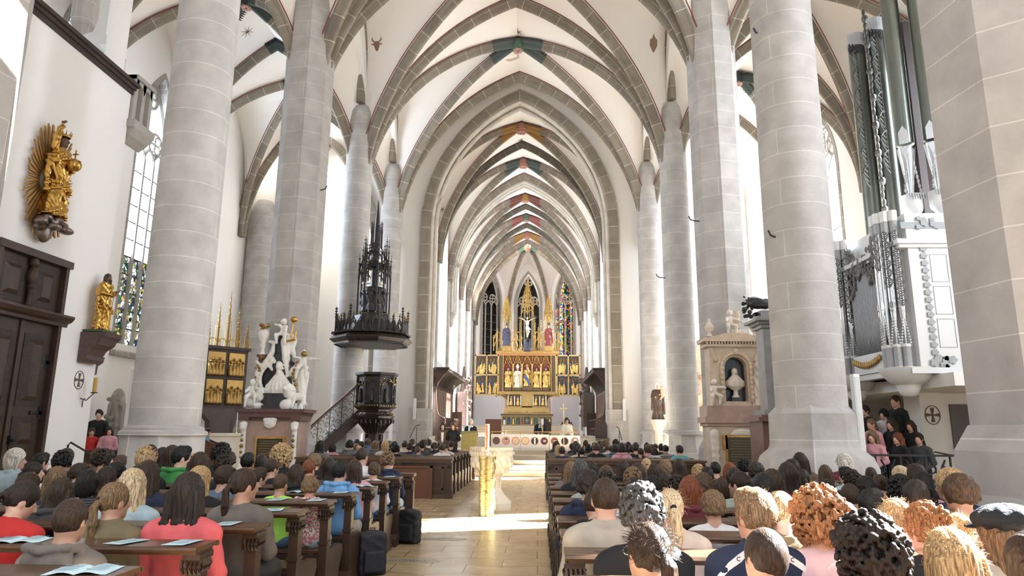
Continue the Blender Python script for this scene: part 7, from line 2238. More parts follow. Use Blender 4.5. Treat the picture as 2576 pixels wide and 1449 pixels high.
# ---------------------------------------------------------------- pews
def make_pew(L, near=True):
    "open-backed pew, x = 0..L, book ledge over y = 0, seat towards +y"
    r = empty('church_pew')
    b = MB()
    b.box(-.06, L + .06, -.15, .13, .93, .955); b.tube([(-.06, -.15, .938), (L + .06, -.15, .938)], .017, 6); b.tube([(-.06, .13, .938), (L + .06, .13, .938)], .017, 6); b.box(-.04, L + .04, -.12, .1, .905, .93)
    b.build('book_ledge', LWOOD, r)
    b = MB()
    for x in (.16, L - .16): b.prism([(x + .045 * cos(t), -.02 + .022 * sin(t)) for t in [2 * pi * k / 14 for k in range(14)]], .955, .9565, 'z')
    b.build('ledge_hole_shade', ODARK, r)  # dark discs laid on the ledge, the shade of its holes as colour
    b = MB(); b.box(.03, L - .03, .12, .50, .435, .46); b.tube([(.03, .5, .447), (L - .03, .5, .447)], .014, 6); b.build('seat_board', LWOOD, r)
    b = MB(); b.box(.05, L - .05, .02, .045, .10, .44); b.build('lower_board', WOOD, r)
    b = MB(); b.box(.03, L - .03, -.19, -.02, .13, .155); b.box(.03, L - .03, -.12, -.09, 0, .13); b.build('kneeler', WOOD, r)
    for e, x in ((0, .0), (1, L)):
        b = MB(); b.box(x - .04, x + .04, -.055, .055, 0, .80); b.box(x - .055, x + .055, -.075, .075, 0, .12); b.box(x - .048, x + .048, -.065, .065, .12, .16); b.box(x - .05, x + .05, -.07, .07, .55, .575)
        p = b.build('end_post', WOOD, r)
        b = MB(); b.box(x - .055, x + .055, -.09, .085, .87, .905)
        for k in range(5): b.tube([(x - .05 + k * .025, -.075, .79), (x - .052 + k * .026, -.09, .83), (x - .052 + k * .026, -.08, .87)], .013, 5)
        for k in range(4): b.tube([(x + (.05 if e else -.05), -.05 + k * .03, .80), (x + (.062 if e else -.062), -.05 + k * .03, .84), (x + (.05 if e else -.05), -.05 + k * .03, .87)], .013, 5)
        b.box(x - .045, x + .045, -.06, .06, .80, .87); b.build('carved_capital', WOOD, p)
        b = MB(); b.prism([(.05, 0), (.56, 0), (.58, .05), (.50, .10), (.44, .20), (.50, .30), (.56, .40), (.53, .47), (.44, .49), (.05, .49)], x - .028, x + .028, 'x')
        b.tube([(x, .50 + .04 * cos(t), .07 + .04 * sin(t)) for t in [k * .6 for k in range(11)]], .03, 6); b.build('seat_end', WOOD, r)
        b = MB(); b.prism([(-.2, 0), (.02, 0), (.02, .16), (-.12, .16), (-.2, .1)], x - .06, x + .06, 'x'); b.build('foot_block', WOOD, r)
    return r
BLK = {'near left': (-7.6, -2.07, [3.5, 4.35, 5.2, 6.1, 6.95, 7.8, 8.66, 9.5, 10.4]),
       'near right': (.22, 4.9, [2.62, 3.45, 4.27, 5.05, 5.82, 6.6, 7.38, 8.18, 8.97, 9.77, 10.6]),
       'far left': (-5.9, -2.2, [17.75 + .86 * k for k in range(7)]),
       'far right': (.35, 4.0, [17.75 + .86 * k for k in range(8)])}
for nm, (xa, xb, ys) in BLK.items():
    proto = None
    for k, y in enumerate(ys):
        x0, x1 = xa, xb
        if nm == 'near right' and y < 8.9: x1 = 3.92
        if nm == 'near left' and 4.9 < y < 9: x0 = -5.55
        L = x1 - x0
        if proto is None or abs(proto[1] - L) > .01: proto = [make_pew(L), L]; o = proto[0]
        else: o = copy_tree(proto[0])
        o.location = (x0, y, 0)
        tag(o, 'dark wooden pew, %s row from the camera in the %s block' % (ORD[k], nm), 'pew', 'pews of the %s block' % nm)
def front_panel(x0, x1, y, label, d=-1, opening=True):
    r = empty('pew_panel', (x0, y, 0), 0, label, 'pew panel'); L = x1 - x0
    b = MB(); b.box(0, L, 0, .05, .08, .86); b.build('panel_board', WOOD, r)
    b = MB(); b.box(-.08, L + .08, -.12, .12, .90, .95); b.box(-.05, L + .05, -.08, .08, .84, .90); b.box(-.04, L + .04, -.05, .07, 0, .1); b.build('ledge', LWOOD, r)
    n = max(2, int(L / 1.25))
    for k in range(n + 1):
        x = L * k / n; b = MB(); b.box(x - .07, x + .07, -.07, .06, 0, .84); b.box(x - .09, x + .09, -.09, .07, 0, .18)
        for q in range(5): b.ball((x - .05 + q * .025, -.09, .76), (.015, .02, .05), 6, 4)
        b.build('panel_post', WOOD, r)
    for k in range(n):
        xa, xb = L * k / n + .15, L * (k + 1) / n - .15; b = MB()
        for a, c, e, f in ((xa, xb, .2, .24), (xa, xb, .70, .74), (xa, xa + .04, .2, .74), (xb - .04, xb, .2, .74)): b.box(a, c, -.02, 0, e, f)
        b.build('panel_frame', LWOOD, r)
    return r
r = front_panel(-5.9, -2.15, 17.25, 'dark panelled pew front with a lighter framed opening facing the cross aisle, left')
b = MB()
for a, c, e, f in ((1.95, 3.35, .72, .77), (1.95, 2.02, 0, .77), (3.28, 3.35, 0, .77)): b.box(a, c, -.14, -.10, e, f)
b.box(2.02, 3.28, -.1, -.09, 0, .72); b.build('oak_frame', OAK, r)
front_panel(.3, 4.0, 17.25, 'dark panelled pew back closing the far right block towards the cross aisle')
front_panel(-7.6, -2.05, 11.35, 'dark panelled pew front at the cross aisle, near left block')
front_panel(.25, 4.9, 11.5, 'dark panelled pew front at the cross aisle, near right block')
front_panel(-4.9, -2.2, 23.9, 'dark panelled pew front nearest the chancel steps, left')
front_panel(.35, 4.0, 24.75, 'dark panelled pew front nearest the chancel steps, right')

# ---------------------------------------------------------------- the congregation
SEAT = {nm: [y + .32 for y in v[2]] for nm, v in BLK.items()}
taken = {nm: [[] for _ in v[2]] for nm, v in BLK.items()}
def lim(nm, y, xb): return min(xb, 3.72) if nm == 'near right' and y < 9 else xb
def clearx(nm, k, x, gap=.43): return all(abs(x - q) > gap for q in taken[nm][k])
def seat_person(nm, px, ytop, Yg, style, hc, garment, cc, turn=0, pose='up', **kw):
    ys = SEAT[nm]; xa, xb = BLK[nm][0] + .22, BLK[nm][1] - .22
    order = sorted(range(len(ys)), key=lambda k: abs(ys[k] - Yg))
    for gap, ks in ((.30, order[:1]), (.43, range(order[0] + 1, min(order[0] + 4, len(ys)))), (.33, range(order[0] + 1, min(order[0] + 4, len(ys))))):
        for k in ks:
            p = at(px, ytop, ys[k]); x = min(max(p.x, xa), lim(nm, ys[k], xb))
            if clearx(nm, k, x, gap): break
        else: continue
        break
    else: return None
    J = {'up': 1.31, 'bow': 1.258}[pose]
    s = (p.z - .46) / (J - .46); s = max(.80, min(1.10, s))
    taken[nm][k].append(x)
    o = person(x, ys[k], 0, style, hc, garment, cc, pose, turn, s, **kw); o['_n'] = nm; o['_k'] = k; 
    return o
NL, NR = 'near left', 'near right'
SPEC = {}
LST = [
 (NL, 10, 1222, 4.9, 'pony', 'dark', 'sweater', 'red', -45, 'bow'), (NL, 175, 1258, 3.8, 'buzz', 'brown', 'hood', 'taupe', 0), (NL, 286, 1217, 4.68, 'pony', 'light', 'collar', 'olive', -25, dict(friz=60)),
 (NL, 150, 1206, 5.5, 'midlong', 'brown', 'hood', 'dkgrey', 20), (NL, 332, 1184, 5.55, 'longwave', 'pale', 'sweater', 'pale blue', 0), (NL, 217, 1186, 6.4, 'bob', 'black', 'sweater', 'bwave', 10), (NL, 268, 1177, 6.43, 'long', 'dark', 'sweater', 'black', -10),
 (NL, 142, 1177, 6.43, 'long', 'light', 'sweater', 'black', 0), (NL, 70, 1193, 5.53, 'longwave', 'brown', 'collar', 'navy', -35), (NL, 85, 1164, 7.28, 'pony', 'dark', 'sweater', 'white', -60), (NL, 38, 1131, 8.99, 'bob', 'silver', 'collar', 'pale blue', -50),
 (NL, 102, 1141, 8.99, 'short', 'black', 'hood', 'maroon', -25), (NL, 158, 1140, 8.13, 'curly', 'black', 'hood', 'black', -15), (NL, 262, 1137, 8.13, 'curly', 'dark', 'sweater', 'black', -60), (NL, 198, 1168, 7.28, 'short', 'brown', 'hood', 'dkgrey', -40),
 (NL, 292, 1166, 7.28, 'mop', 'black', 'sweater', 'black', -20), (NL, 300, 1147, 8.99, 'short', 'mid', 'sweater', 'navy', 0), (NL, 365, 1131, 8.13, 'spiky', 'blond', 'hood', 'black', -20), (NL, 378, 1112, 9.83, 'buzz', 'dark', 'sweater', 'black', -20),
 (NL, 408, 1128, 9.83, 'midlong', 'dark', 'sweater', 'black', 0), (NL, 370, 1163, 6.43, 'long', 'brown', 'sweater', 'navy', 0), (NL, 456, 1124, 8.13, 'short', 'black', 'hood', 'green', -55), (NL, 432, 1123, 9.83, 'long', 'brown', 'sweater', 'black', 0),
 (NL, 472, 1195, 4.68, 'long', 'dark', 'sweater', 'salmon', 0, dict(sh=1.0)), (NL, 502, 1177, 6.43, 'longwave', 'blond', 'sweater', 'black', -20), (NL, 502, 1141, 7.28, 'long', 'brown', 'sweater', 'black', 0), (NL, 613, 1182, 5.53, 'pony', 'brown', 'sweater', 'taupe', -40, dict(trouser='dkgrey')),
 (NL, 562, 1174, 6.43, 'short', 'brown', 'tee', 'denim', -15), (NL, 563, 1151, 7.28, 'curly', 'dark', 'tee', 'pinkstripe', -20), (NL, 558, 1118, 9.83, 'curly', 'black', 'collar', 'black', -40), (NL, 622, 1141, 8.13, 'short', 'black', 'sweater', 'dkgrey', 0), (NL, 650, 1179, 7.28, 'short', 'brown', 'sweater', 'black', -45),
 (NL, 657, 1146, 8.99, 'bob', 'dark', 'sweater', 'black', 0), (NL, 683, 1156, 8.13, 'braid', 'brown', 'sweater', 'black', -30), (NL, 708, 1127, 8.99, 'fro', 'blond', 'sweater', 'black', 0), (NL, 706, 1193, 7.28, 'buzz', 'mid', 'tee', 'neon', -15), (NL, 744, 1171, 8.13, 'midlong', 'brown', 'hood', 'black', 0),
 (NL, 780, 1202, 7.28, 'mop', 'light', 'hood', 'floral', -15, dict(trouser='pale blue', shoes=True)), (NL, 777, 1159, 8.99, 'braid', 'red', 'collar', 'dkgrey', -20), (NL, 792, 1144, 9.83, 'mop', 'light', 'sweater', 'black', -20), (NL, 827, 1154, 8.99, 'long', 'dark', 'sweater', 'black', 0),
 (NL, 855, 1161, 8.13, 'short', 'black', 'hood', 'sky', -20, dict(trouser='beige')), (NL, 892, 1159, 8.99, 'long', 'brown', 'sweater', 'pink', 0), (NL, 875, 1148, 9.83, 'curly', 'dark', 'sweater', 'dkgrey', 0), (NL, 911, 1127, 10.73, 'buzz', 'brown', 'tee', 'white', -20), (NL, 942, 1166, 9.83, 'mop', 'mid', 'tee', 'white', 20),
 (NL, 990, 1142, 10.73, 'curly', 'light', 'hood', 'navy', -35, dict(trouser='pale blue', shoes=True)),
 (NR, 1502, 1205, 4.6, 'buzz', 'brown', 'collar', 'beige', 0, dict(sh=1.05)), (NR, 1615, 1235, 3.77, 'curly', 'darkgrey', 'tee', 'black', 0, dict(friz=220)), (NR, 1630, 1322, 2.94, 'pony', 'brown', 'sweater', 'cream', 25, dict(friz=500)), (NR, 1687, 1234, 4.59, 'pony', 'pale', 'collar', 'cream', 0, dict(friz=80)),
 (NR, 1794, 1240, 5.37, 'mop', 'light', 'tee', 'white', 10), (NR, 1900, 1236, 3.77, 'short', 'light', 'collar', 'navy', 25, dict(friz=150, sh=1.04)), (NR, 1926, 1335, 2.94, 'buzz', 'brown', 'tee', 'denim', 20), (NR, 1968, 1240, 4.59, 'highpony', 'blond', 'sweater', 'olive', -60),
 (NR, 2057, 1250, 3.77, 'fro', 'ginger', 'sweater', 'pinkfluff', 20, dict(friz=700)), (NR, 2125, 1268, 4.59, 'long', 'darkgrey', 'hood', 'black', 0), (NR, 2182, 1325, 2.94, 'fro', 'dark', 'sweater', 'black', 25, dict(friz=500)), (NR, 2196, 1234, 5.37, 'short', 'black', 'tee', 'red', -55),
 (NR, 2139, 1219, 6.14, 'buzz', 'brown', 'collar', 'black', 0), (NR, 2252, 1258, 4.59, 'pony', 'blond', 'sweater', 'black', 30, dict(friz=250)), (NR, 2330, 1274, 3.77, 'messybun', 'ginger', 'sweater', 'black', 20, dict(friz=700)), (NR, 2412, 1296, 4.59, 'bun', 'blond', 'sweater', 'white', 15, dict(friz=400)),
 (NR, 2394, 1340, 2.94, 'long', 'blond', 'sweater', 'brown', 5, dict(friz=400)), (NR, 2515, 1292, 3.77, 'midlong', 'light', 'collar', 'beige', 25), (NR, 2600, 1352, 2.94, 'long', 'dark', 'sweater', 'black', 10), (NR, 2416, 1200, 5.37, 'mop', 'mid', 'tee', 'navy', 30),
 (NR, 2392, 1184, 6.14, 'mop', 'blond', 'sweater', 'navy', 35), (NR, 2266, 1206, 6.14, 'curly', 'black', 'sweater', 'black', 0), (NR, 2308, 1213, 5.37, 'short', 'dark', 'sweater', 'brown', -35), (NR, 2302, 1176, 7.7, 'mop', 'pale', 'sweater', 'black', 35), (NR, 2322, 1189, 6.92, 'pony', 'black', 'sweater', 'pink', 0),
 (NR, 2173, 1142, 8.5, 'midlong', 'silver', 'sweater', 'maroon', 30), (NR, 2228, 1160, 8.5, 'long', 'blond', 'sweater', 'white', 25), (NR, 2221, 1177, 7.7, 'pony', 'brown', 'sweater', 'beige', 0), (NR, 2214, 1196, 6.92, 'bun', 'brown', 'sweater', 'maroon', 0), (NR, 2130, 1177, 7.7, 'short', 'black', 'collar', 'pale blue', 35),
 (NR, 2152, 1189, 6.92, 'curly', 'dark', 'sweater', 'black', 0), (NR, 2181, 1203, 6.14, 'mop', 'black', 'sweater', 'black', -10), (NR, 2080, 1216, 6.14, 'mop', 'dark', 'sweater', 'dkgrey', 0), (NR, 2076, 1172, 8.5, 'longwave', 'mid', 'collar', 'teal', 0), (NR, 2020, 1182, 7.7, 'pony', 'dark', 'collar', 'black', -10),
 (NR, 1982, 1167, 7.7, 'long', 'dark', 'sweater', 'maroon', 0), (NR, 1995, 1158, 9.3, 'short', 'dark', 'sweater', 'navy', 0), (NR, 1922, 1195, 6.14, 'bob', 'black', 'sweater', 'black', 0), (NR, 1943, 1184, 6.92, 'long', 'brown', 'sweater', 'white', 0), (NR, 1860, 1188, 6.14, 'braid', 'dark', 'tee', 'sage', 45),
 (NR, 1816, 1220, 6.14, 'bob', 'brown', 'sweater', 'black', 0), (NR, 1736, 1203, 5.37, 'long', 'red', 'hood', 'maroon', 0), (NR, 1771, 1195, 6.92, 'mop', 'mid', 'sweater', 'black', 0), (NR, 1780, 1177, 7.7, 'short', 'black', 'hood', 'grey', 0), (NR, 1441, 1187, 6.14, 'mop', 'dark', 'hood', 'navy', 0, dict(trouser='denim')),
 (NR, 1460, 1159, 8.5, 'long', 'darkgrey', 'sweater', 'black', 0), (NR, 1485, 1184, 6.92, 'balding', 'black', 'sweater', 'sage', 0), (NR, 1458, 1243, 5.37, 'spiky', 'brown', 'hood', 'black', -40, 'bow'), (NR, 1428, 1164, 8.5, 'long', 'light', 'sweater', 'grey', 0), (NR, 1403, 1168, 8.97, 'long', 'brown', 'sweater', 'grey', 0),
 (NR, 1524, 1195, 6.14, 'curly', 'dark', 'hood', 'black', 0), (NR, 1492, 1166, 9.3, 'bob', 'dark', 'sweater', 'black', 0), (NR, 1517, 1141, 10.1, 'long', 'brown', 'sweater', 'black', 0), (NR, 1525, 1174, 7.7, 'long', 'mid', 'sweater', 'black', 0), (NR, 1568, 1161, 8.5, 'long', 'brown', 'hood', 'black', 0),
 (NR, 1592, 1184, 6.92, 'curly', 'light', 'collar', 'beige', 0), (NR, 1600, 1205, 6.14, 'long', 'dark', 'hood', 'white', 0), (NR, 1642, 1200, 6.14, 'bob', 'black', 'sweater', 'black', 0), (NR, 1604, 1168, 8.5, 'long', 'brown', 'sweater', 'dkgrey', 0), (NR, 1626, 1154, 9.3, 'pony', 'blond', 'collar', 'denim', 0),
 (NR, 1647, 1169, 7.7, 'bob', 'brown', 'sweater', 'black', 0), (NR, 1674, 1160, 8.5, 'mop', 'light', 'sweater', 'white', 0), (NR, 1709, 1156, 8.5, 'long', 'brown', 'sweater', 'black', 0), (NR, 1702, 1202, 6.14, 'curly', 'dark', 'sweater', 'black', 0), (NR, 1676, 1192, 6.92, 'mop', 'brown', 'sweater', 'brown', 0),
 (NR, 1735, 1166, 8.5, 'short', 'dark', 'tee', 'white', -30), (NR, 1757, 1174, 7.7, 'curly', 'blond', 'sweater', 'navy', 0), (NR, 1800, 1164, 8.5, 'short', 'black', 'tee', 'black', 0), (NR, 1770, 1160, 9.3, 'bun', 'pale', 'sweater', 'black', 0), (NR, 1836, 1166, 8.5, 'longwave', 'red', 'sweater', 'black', 0),
 (NR, 1872, 1160, 9.3, 'curly', 'black', 'sweater', 'black', 0), (NR, 1905, 1166, 8.5, 'mop', 'dark', 'sweater', 'dkgrey', -50), (NR, 1848, 1180, 6.92, 'bob', 'dark', 'sweater', 'grey', 0),
]
PRI = [780, 706, 855, 911, 942, 990, 892, 2057, 2196, 472, 613]
for rec in sorted(LST, key=lambda r: (r[1] not in PRI, r[3])):
    kw = rec[-1] if isinstance(rec[-1], dict) else {}
    args = list(rec[:-1] if kw else rec)
    o = seat_person(*args[:9], *( [args[9]] if len(args) > 9 else []), **kw)
    if o: SPEC[(rec[1], rec[2])] = o
rnd = random.Random(99)
WST = ['long', 'long', 'midlong', 'pony', 'bob', 'longwave', 'bun', 'braid']; MST = ['short', 'short', 'buzz', 'mop', 'curly', 'spiky', 'short']
def fill(nm, k0, prob, step):
    xa, xb = BLK[nm][0] + .28, BLK[nm][1] - .28
    if nm == NR: xb = 4.55
    for k in range(k0, len(SEAT[nm])):
        x = xa
        while x < xb:
            if clearx(nm, k, x, .44) and not (nm == NL and x < -5.3 and SEAT[nm][k] < 9.2) and rnd.random() < prob and not (nm == NR and SEAT[nm][k] < 8.4 and x > 3.7):
                w = rnd.random() < .5; st = rnd.choice(WST if w else MST)
                hc = rnd.choice(['dark', 'dark', 'dark', 'brown', 'brown', 'brown', 'black', 'black', 'mid', 'mid', 'light', 'dark', 'brown', 'blond'])
                cc = rnd.choice(['black', 'black', 'navy', 'dkgrey', 'white', 'grey', 'denim', 'brown', 'black', 'pink' if w else 'teal', 'cream', 'striped' if w else 'olive'])
                o = person(x + rnd.uniform(-.05, .05), SEAT[nm][k], 0, st, hc, rnd.choice(['sweater', 'hood', 'tee', 'collar']), cc, 'up', rnd.choice([0, 0, -20, 20]), rnd.uniform(.86, 1.03))
                o['_n'] = nm; o['_k'] = k; taken[nm][k].append(x)
            x += step
fill(NL, 5, .8, .5); fill(NR, 7, .85, .5); fill('far left', 0, .72, .5); fill('far right', 0, .75, .5)

# ---------------------------------------------------------------- labels of the seated people
EXTRA = {}
seen = set(); plan = []
from collections import defaultdict
rows = defaultdict(list)
for o in PEOPLE: rows[(o['_n'], o['_k'])].append(o)
for (nm, k), os_ in rows.items():
    os_.sort(key=lambda o: abs(o.location.x + .92))
    for i, o in enumerate(os_):
        hn, sn, cn, st = o['_d']
        lb = 'person with %s %s hair in %s, %s from aisle, %s row, %s block' % (sn, hn, cn, ORD[i], ORD[k], nm)
        while len(lb.split()) > 16: lb = lb.replace(' %s hair' % hn, ' hair', 1) if (' %s hair' % hn) in lb and hn else lb.replace('person with ', 'one with ', 1)
        tag(o, lb, 'person', 'people seated in the %s block' % nm)

# ---------------------------------------------------------------- things worn by single people
def g(px, py): return SPEC.get((px, py))
o = g(1900, 1236)                       # white stripe over the shoulder of the navy jacket
if o:
    b = MB(); P = []
    for e in (-1, 1):
        pts = [(e * .075, -.07, 1.045), (e * .12, -.085, 1.02), (e * .17, -.085, .985), (e * .215, -.07, .93), (e * .245, -.055, .86), (e * .262, -.03, .78)]
        V, F = [], []
        for i, p in enumerate(pts):
            for q in (0, .035): V.append((p[0], p[1] - .012 * (1 - i / 8), p[2] - q)) ; V.append((p[0], p[1] + .012, p[2] - q))
        for i in range(len(pts) - 1):
            a = 4 * i; F += [(a, a + 4, a + 6, a + 2), (a + 1, a + 3, a + 7, a + 5), (a, a + 1, a + 5, a + 4), (a + 2, a + 6, a + 7, a + 3)]
        b.add(V, F)
    st = b.build('white_stripe', WHITE, o)
    b = MB()
    for e in (-1, 1):
        for i in range(6):
            t = i / 5; c = Vector((e * (.09 + .165 * t), -.108 + .05 * t, 1.018 - .2 * t * t - .03 * t))
            b.tube([c + Vector((.009 * cos(a), 0, .009 * sin(a))) for a in [.8 + q * .5 for q in range(10)]], .0018, 4)
    b.build('curved_mark', BLACKC, st)
def lettering(o, text, size, z, y, x=0, m=WHITE):
    c = bpy.data.curves.new('back_lettering', 'FONT'); c.body = text; c.size = size; c.align_x = 'CENTER'; c.extrude = .003; c.materials.append(m)
    q = bpy.data.objects.new('t', c); t = bpy.data.objects.new('back_lettering', bpy.data.meshes.new_from_object(q)); bpy.data.objects.remove(q); COL.objects.link(t); t.parent = o; t.location = (x, y, z); t.rotation_euler = (pi / 2, 0, 0); return t
if g(2196, 1234): lettering(g(2196, 1234), 'ELIAS', .085, .90, -.14)
if g(456, 1124): lettering(g(456, 1124), 'EIN', .05, .9, -.142, .1)
def glasses(o, M):
    b = MB()
    for e in (-1, 1):
        b.tube([M @ Vector((e * .032 + .024 * cos(t), .108, .012 + .018 * sin(t))) for t in [k * .52 for k in range(13)]], .0022, 5)
        b.tube([M @ Vector((e * .056, .105, .016)), M @ Vector((e * .078, .07, .014)), M @ Vector((e * .08, -.01, .01))], .002, 5)
    b.tube([M @ Vector((-.01, .11, .014)), M @ Vector((.01, .11, .014))], .002, 5); b.build('glasses', IRON, o)
for k in ((38, 1131), (456, 1124), (1630, 1322), (2182, 1325), (2173, 1142), (558, 1118)):
    if g(*k): glasses(g(*k), HOF[g(*k).name])
o = g(2515, 1292)
if o:
    M = HOF[o.name]
    s = Sculpt(); s.ell((0, -.03, .095), (.135, .15, .065), k=.02); s.ell((.02, -.05, .12), (.12, .13, .06), k=.03); s.ell((0, -.02, .05), (.09, .11, .04), k=.02)
    s.ell((0, .125, .05), (.075, .06, .014), k=.01)
    s.mod = lambda X, Y, Z: .004 * np.sin(np.arctan2(Y + .03, X) * 8)
    c = s.build('cap', .009, mat('slate_cloth', (.012, .016, .02), .8, bump=.3, bscale=60), o); c.matrix_local = M
# backpacks
def backpack(loc, rz, label, col):
    r = empty('backpack', loc, rz, label, 'backpack'); m = mat('backpack_cloth', col, .7, noise=.4, nscale=12, bump=.4, bscale=20)
    s = Sculpt(); s.box((0, 0, .23), (.13, .07, .2), .03, .03); s.ell((0, 0, .42), (.15, .09, .07), k=.04); s.mod = lambda X, Y, Z: .006 * np.sin(X * 30 + Z * 23) * np.sin(Z * 31); s.build('bag_body', .014, m, r)
    s = Sculpt(); s.box((0, -.12, .16), (.1, .03, .1), .02, .02); s.build('front_pocket', .014, m, r)
    for e in (-1, 1): b = MB(); b.tube([(e * .08, .09, .42), (e * .11, .15, .33), (e * .1, .13, .18), (e * .09, .09, .06)], .014, 6); b.build('strap', m, r)
    b = MB(); b.tube([(-.03, 0, .47), (-.03, 0, .51), (.03, 0, .51), (.03, 0, .47)], .008, 5); b.build('carry_loop', m, r)
backpack((-1.93, 8.35, 0), .5, 'black and navy backpack on the floor behind the end of the seventh left pew', (.018, .018, .024))
backpack((-1.90, 10.6, 0), -.3, 'plain black backpack on the floor beside the boy in pale jeans', (.010, .010, .011))
# booklets on the ledges
PRINT = mat('printed_lines', (.2, .3, .36), .8)
def booklet(x, y, z, rz, opened, label, grp=None):
    r = empty('booklet', (x, y, z), rz, label, 'booklet', grp)
    for e in ((-1, 1) if opened else (1,)):
        b = MB(); x0, x1 = (.0, .148) if opened else (-.074, .074); n = 6
        V = []
        for k in range(n + 1):
            t = k / n; u = (x0 + (x1 - x0) * t) * e; h = (.012 * sin(pi * min(1, t * 1.3)) if opened else .004 * t) + .002
            V += [(u, -.105, h), (u, .105, h), (u, -.105, h - .002), (u, .105, h - .002)]
        F = []
        for k in range(n): a = 4 * k; F += [(a, a + 4, a + 5, a + 1), (a + 2, a + 3, a + 7, a + 6), (a, a + 2, a + 6, a + 4), (a + 1, a + 5, a + 7, a + 3)]
        b.add(V, F); pg = b.build('page', PAPER, r)
        b = MB()
        for k in range(9):
            yy = .08 - k * .018; c = (x0 + x1) / 2; w_ = .055 - .01 * ((k * 7) % 3)
            b.box(c * e - w_, c * e + w_, yy, yy + .004, (.0135 if opened else .0065), (.0142 if opened else .0070))
        b.build('printed_text', PRINT, pg)
BK = [(NL, 320, 1372, -.35, 0, 'folded light blue booklet left of the salmon sweater on the second ledge'), (NL, 476, 1376, -.1, 0, 'folded light blue booklet at the ledge end right of the salmon sweater'),
      (NL, 215, 1438, .15, 1, 'open light blue booklet on the nearest left ledge'), (NL, 50, 1385, .2, 1, 'open light blue booklet at the left picture edge'), (NL, 572, 1326, 0, 0, 'light blue booklet on the third ledge between salmon and taupe sweaters'),
      (NL, 690, 1294, .2, 0, 'light blue booklet on the fourth ledge behind the neon shirt'), (NL, 698, 1263, 0, 0, 'light blue booklet on the fifth ledge across the neon shirt'), (NL, 762, 1242, -.2, 1, 'open booklet between the neon and patterned tops'),
      (NL, 842, 1247, 0, 0, 'light blue booklet before the bright blue hoodie'), (NL, 900, 1230, .1, 0, 'light blue booklet right of the bright blue hoodie'), (NL, 940, 1216, .4, 1, 'open booklet behind the white shirted boy'), (NL, 1010, 1203, 0, 0, 'light blue booklet at the end of the ninth left ledge'),
      (NR, 1985, 1400, .1, 0, 'light blue booklet behind the navy track jacket'), (NR, 2170, 1294, 0, 0, 'light blue booklet beside the red jersey'), (NR, 2228, 1336, .1, 0, 'light blue booklet behind the red jersey in the sun'), (NR, 2100, 1228, .2, 0, 'light blue booklet farther back near the right round column')]
for nm, px, py, rz, op, lb in BK:
    d = MROT @ Vector(((px - 1288) / F_PX, -(py - 724.5) / F_PX, -1)); t = (.96 - 1.65) / d.z; p = EYE + d * t
    yl = min(BLK[nm][2], key=lambda q: abs(q - p.y)); x = at(px, py, yl).x
    booklet(min(x, BLK[nm][1] - .1) if nm == NL else max(x, .35), yl - .01, .957, rz, op, lb, 'song booklets on the pew ledges')

# ---------------------------------------------------------------- standing people
STAND = {}
def stand_body(kind):
    if kind in STAND: return STAND[kind]
    b, c, t = Sculpt(), Sculpt(), Sculpt()
    for s, i, w in ((b, 0, 'all'), (c, .018, 'top'), (t, .014, 'leg')):
        if w != 'leg':
            s.ell((0, 0, 1.02), (.155 + i, .11 + i, .13), k=.06); s.ell((0, 0, 1.15), (.13 + i, .095 + i, .14), k=.06); s.ell((0, 0, 1.30), (.155 + i, .10 + i, .14), k=.06); s.cap((-.12, 0, 1.385), (.12, 0, 1.385), .055 + i, k=.05)
            for e in (-1, 1):
                s.cap((e * .1, 0, 1.40), (0, -.005, 1.455), .04 + i * .7, .042, k=.03)
                el = (e * .235, -.01, 1.10); wr = (e * .06, .17, .96) if kind != 'read' else (e * .07, .27, 1.12)
                if kind == 'down': wr = (e * .25, .05, .86)
                s.cap((e * .175, 0, 1.365), el, .05 + i, .042 + i, k=.03); s.cap(el, wr, .041 + i, .027 + i * 1.2, k=.02)
        if w != 'top':
            for e in (-1, 1):
                s.cap((e * .085, 0, .93), (e * .09, .01, .5), .085 + i, .058 + i, k=.04); s.cap((e * .09, .01, .5), (e * .09, -.01, .08), .056 + i, .036 + i, k=.02)
    for e in (-1, 1):
        b.cap((e * .09, -.02, .045), (e * .1, .14, .035), .042, .034)
        hc = (e * .035, .19, .95) if kind != 'read' else (e * .05, .30, 1.13)
        if kind == 'down': hc = (e * .25, .06, .83)
        hand(b, hc, (-e * .5, .4, -.5) if kind != 'down' else (0, .1, -1), (0, 1, .3) if kind != 'down' else (e, 0, 0), -e)
    if kind == 'robe':
        c.robe((0, 0, .1), [(0, .30), (.4, .26), (.85, .17), (1.15, .17)], 9, .06, .8)
    b.cap((0, -.005, 1.42), (0, 0, 1.52), .054, .05)
    M = HM((0, .02, 1.60)); head(b, M)
    STAND[kind] = (b.data('person_body', H1, SKIN), c.data('top', H1, FABRIC), t.data('trousers', .014, FABRIC), M)
    return STAND[kind]
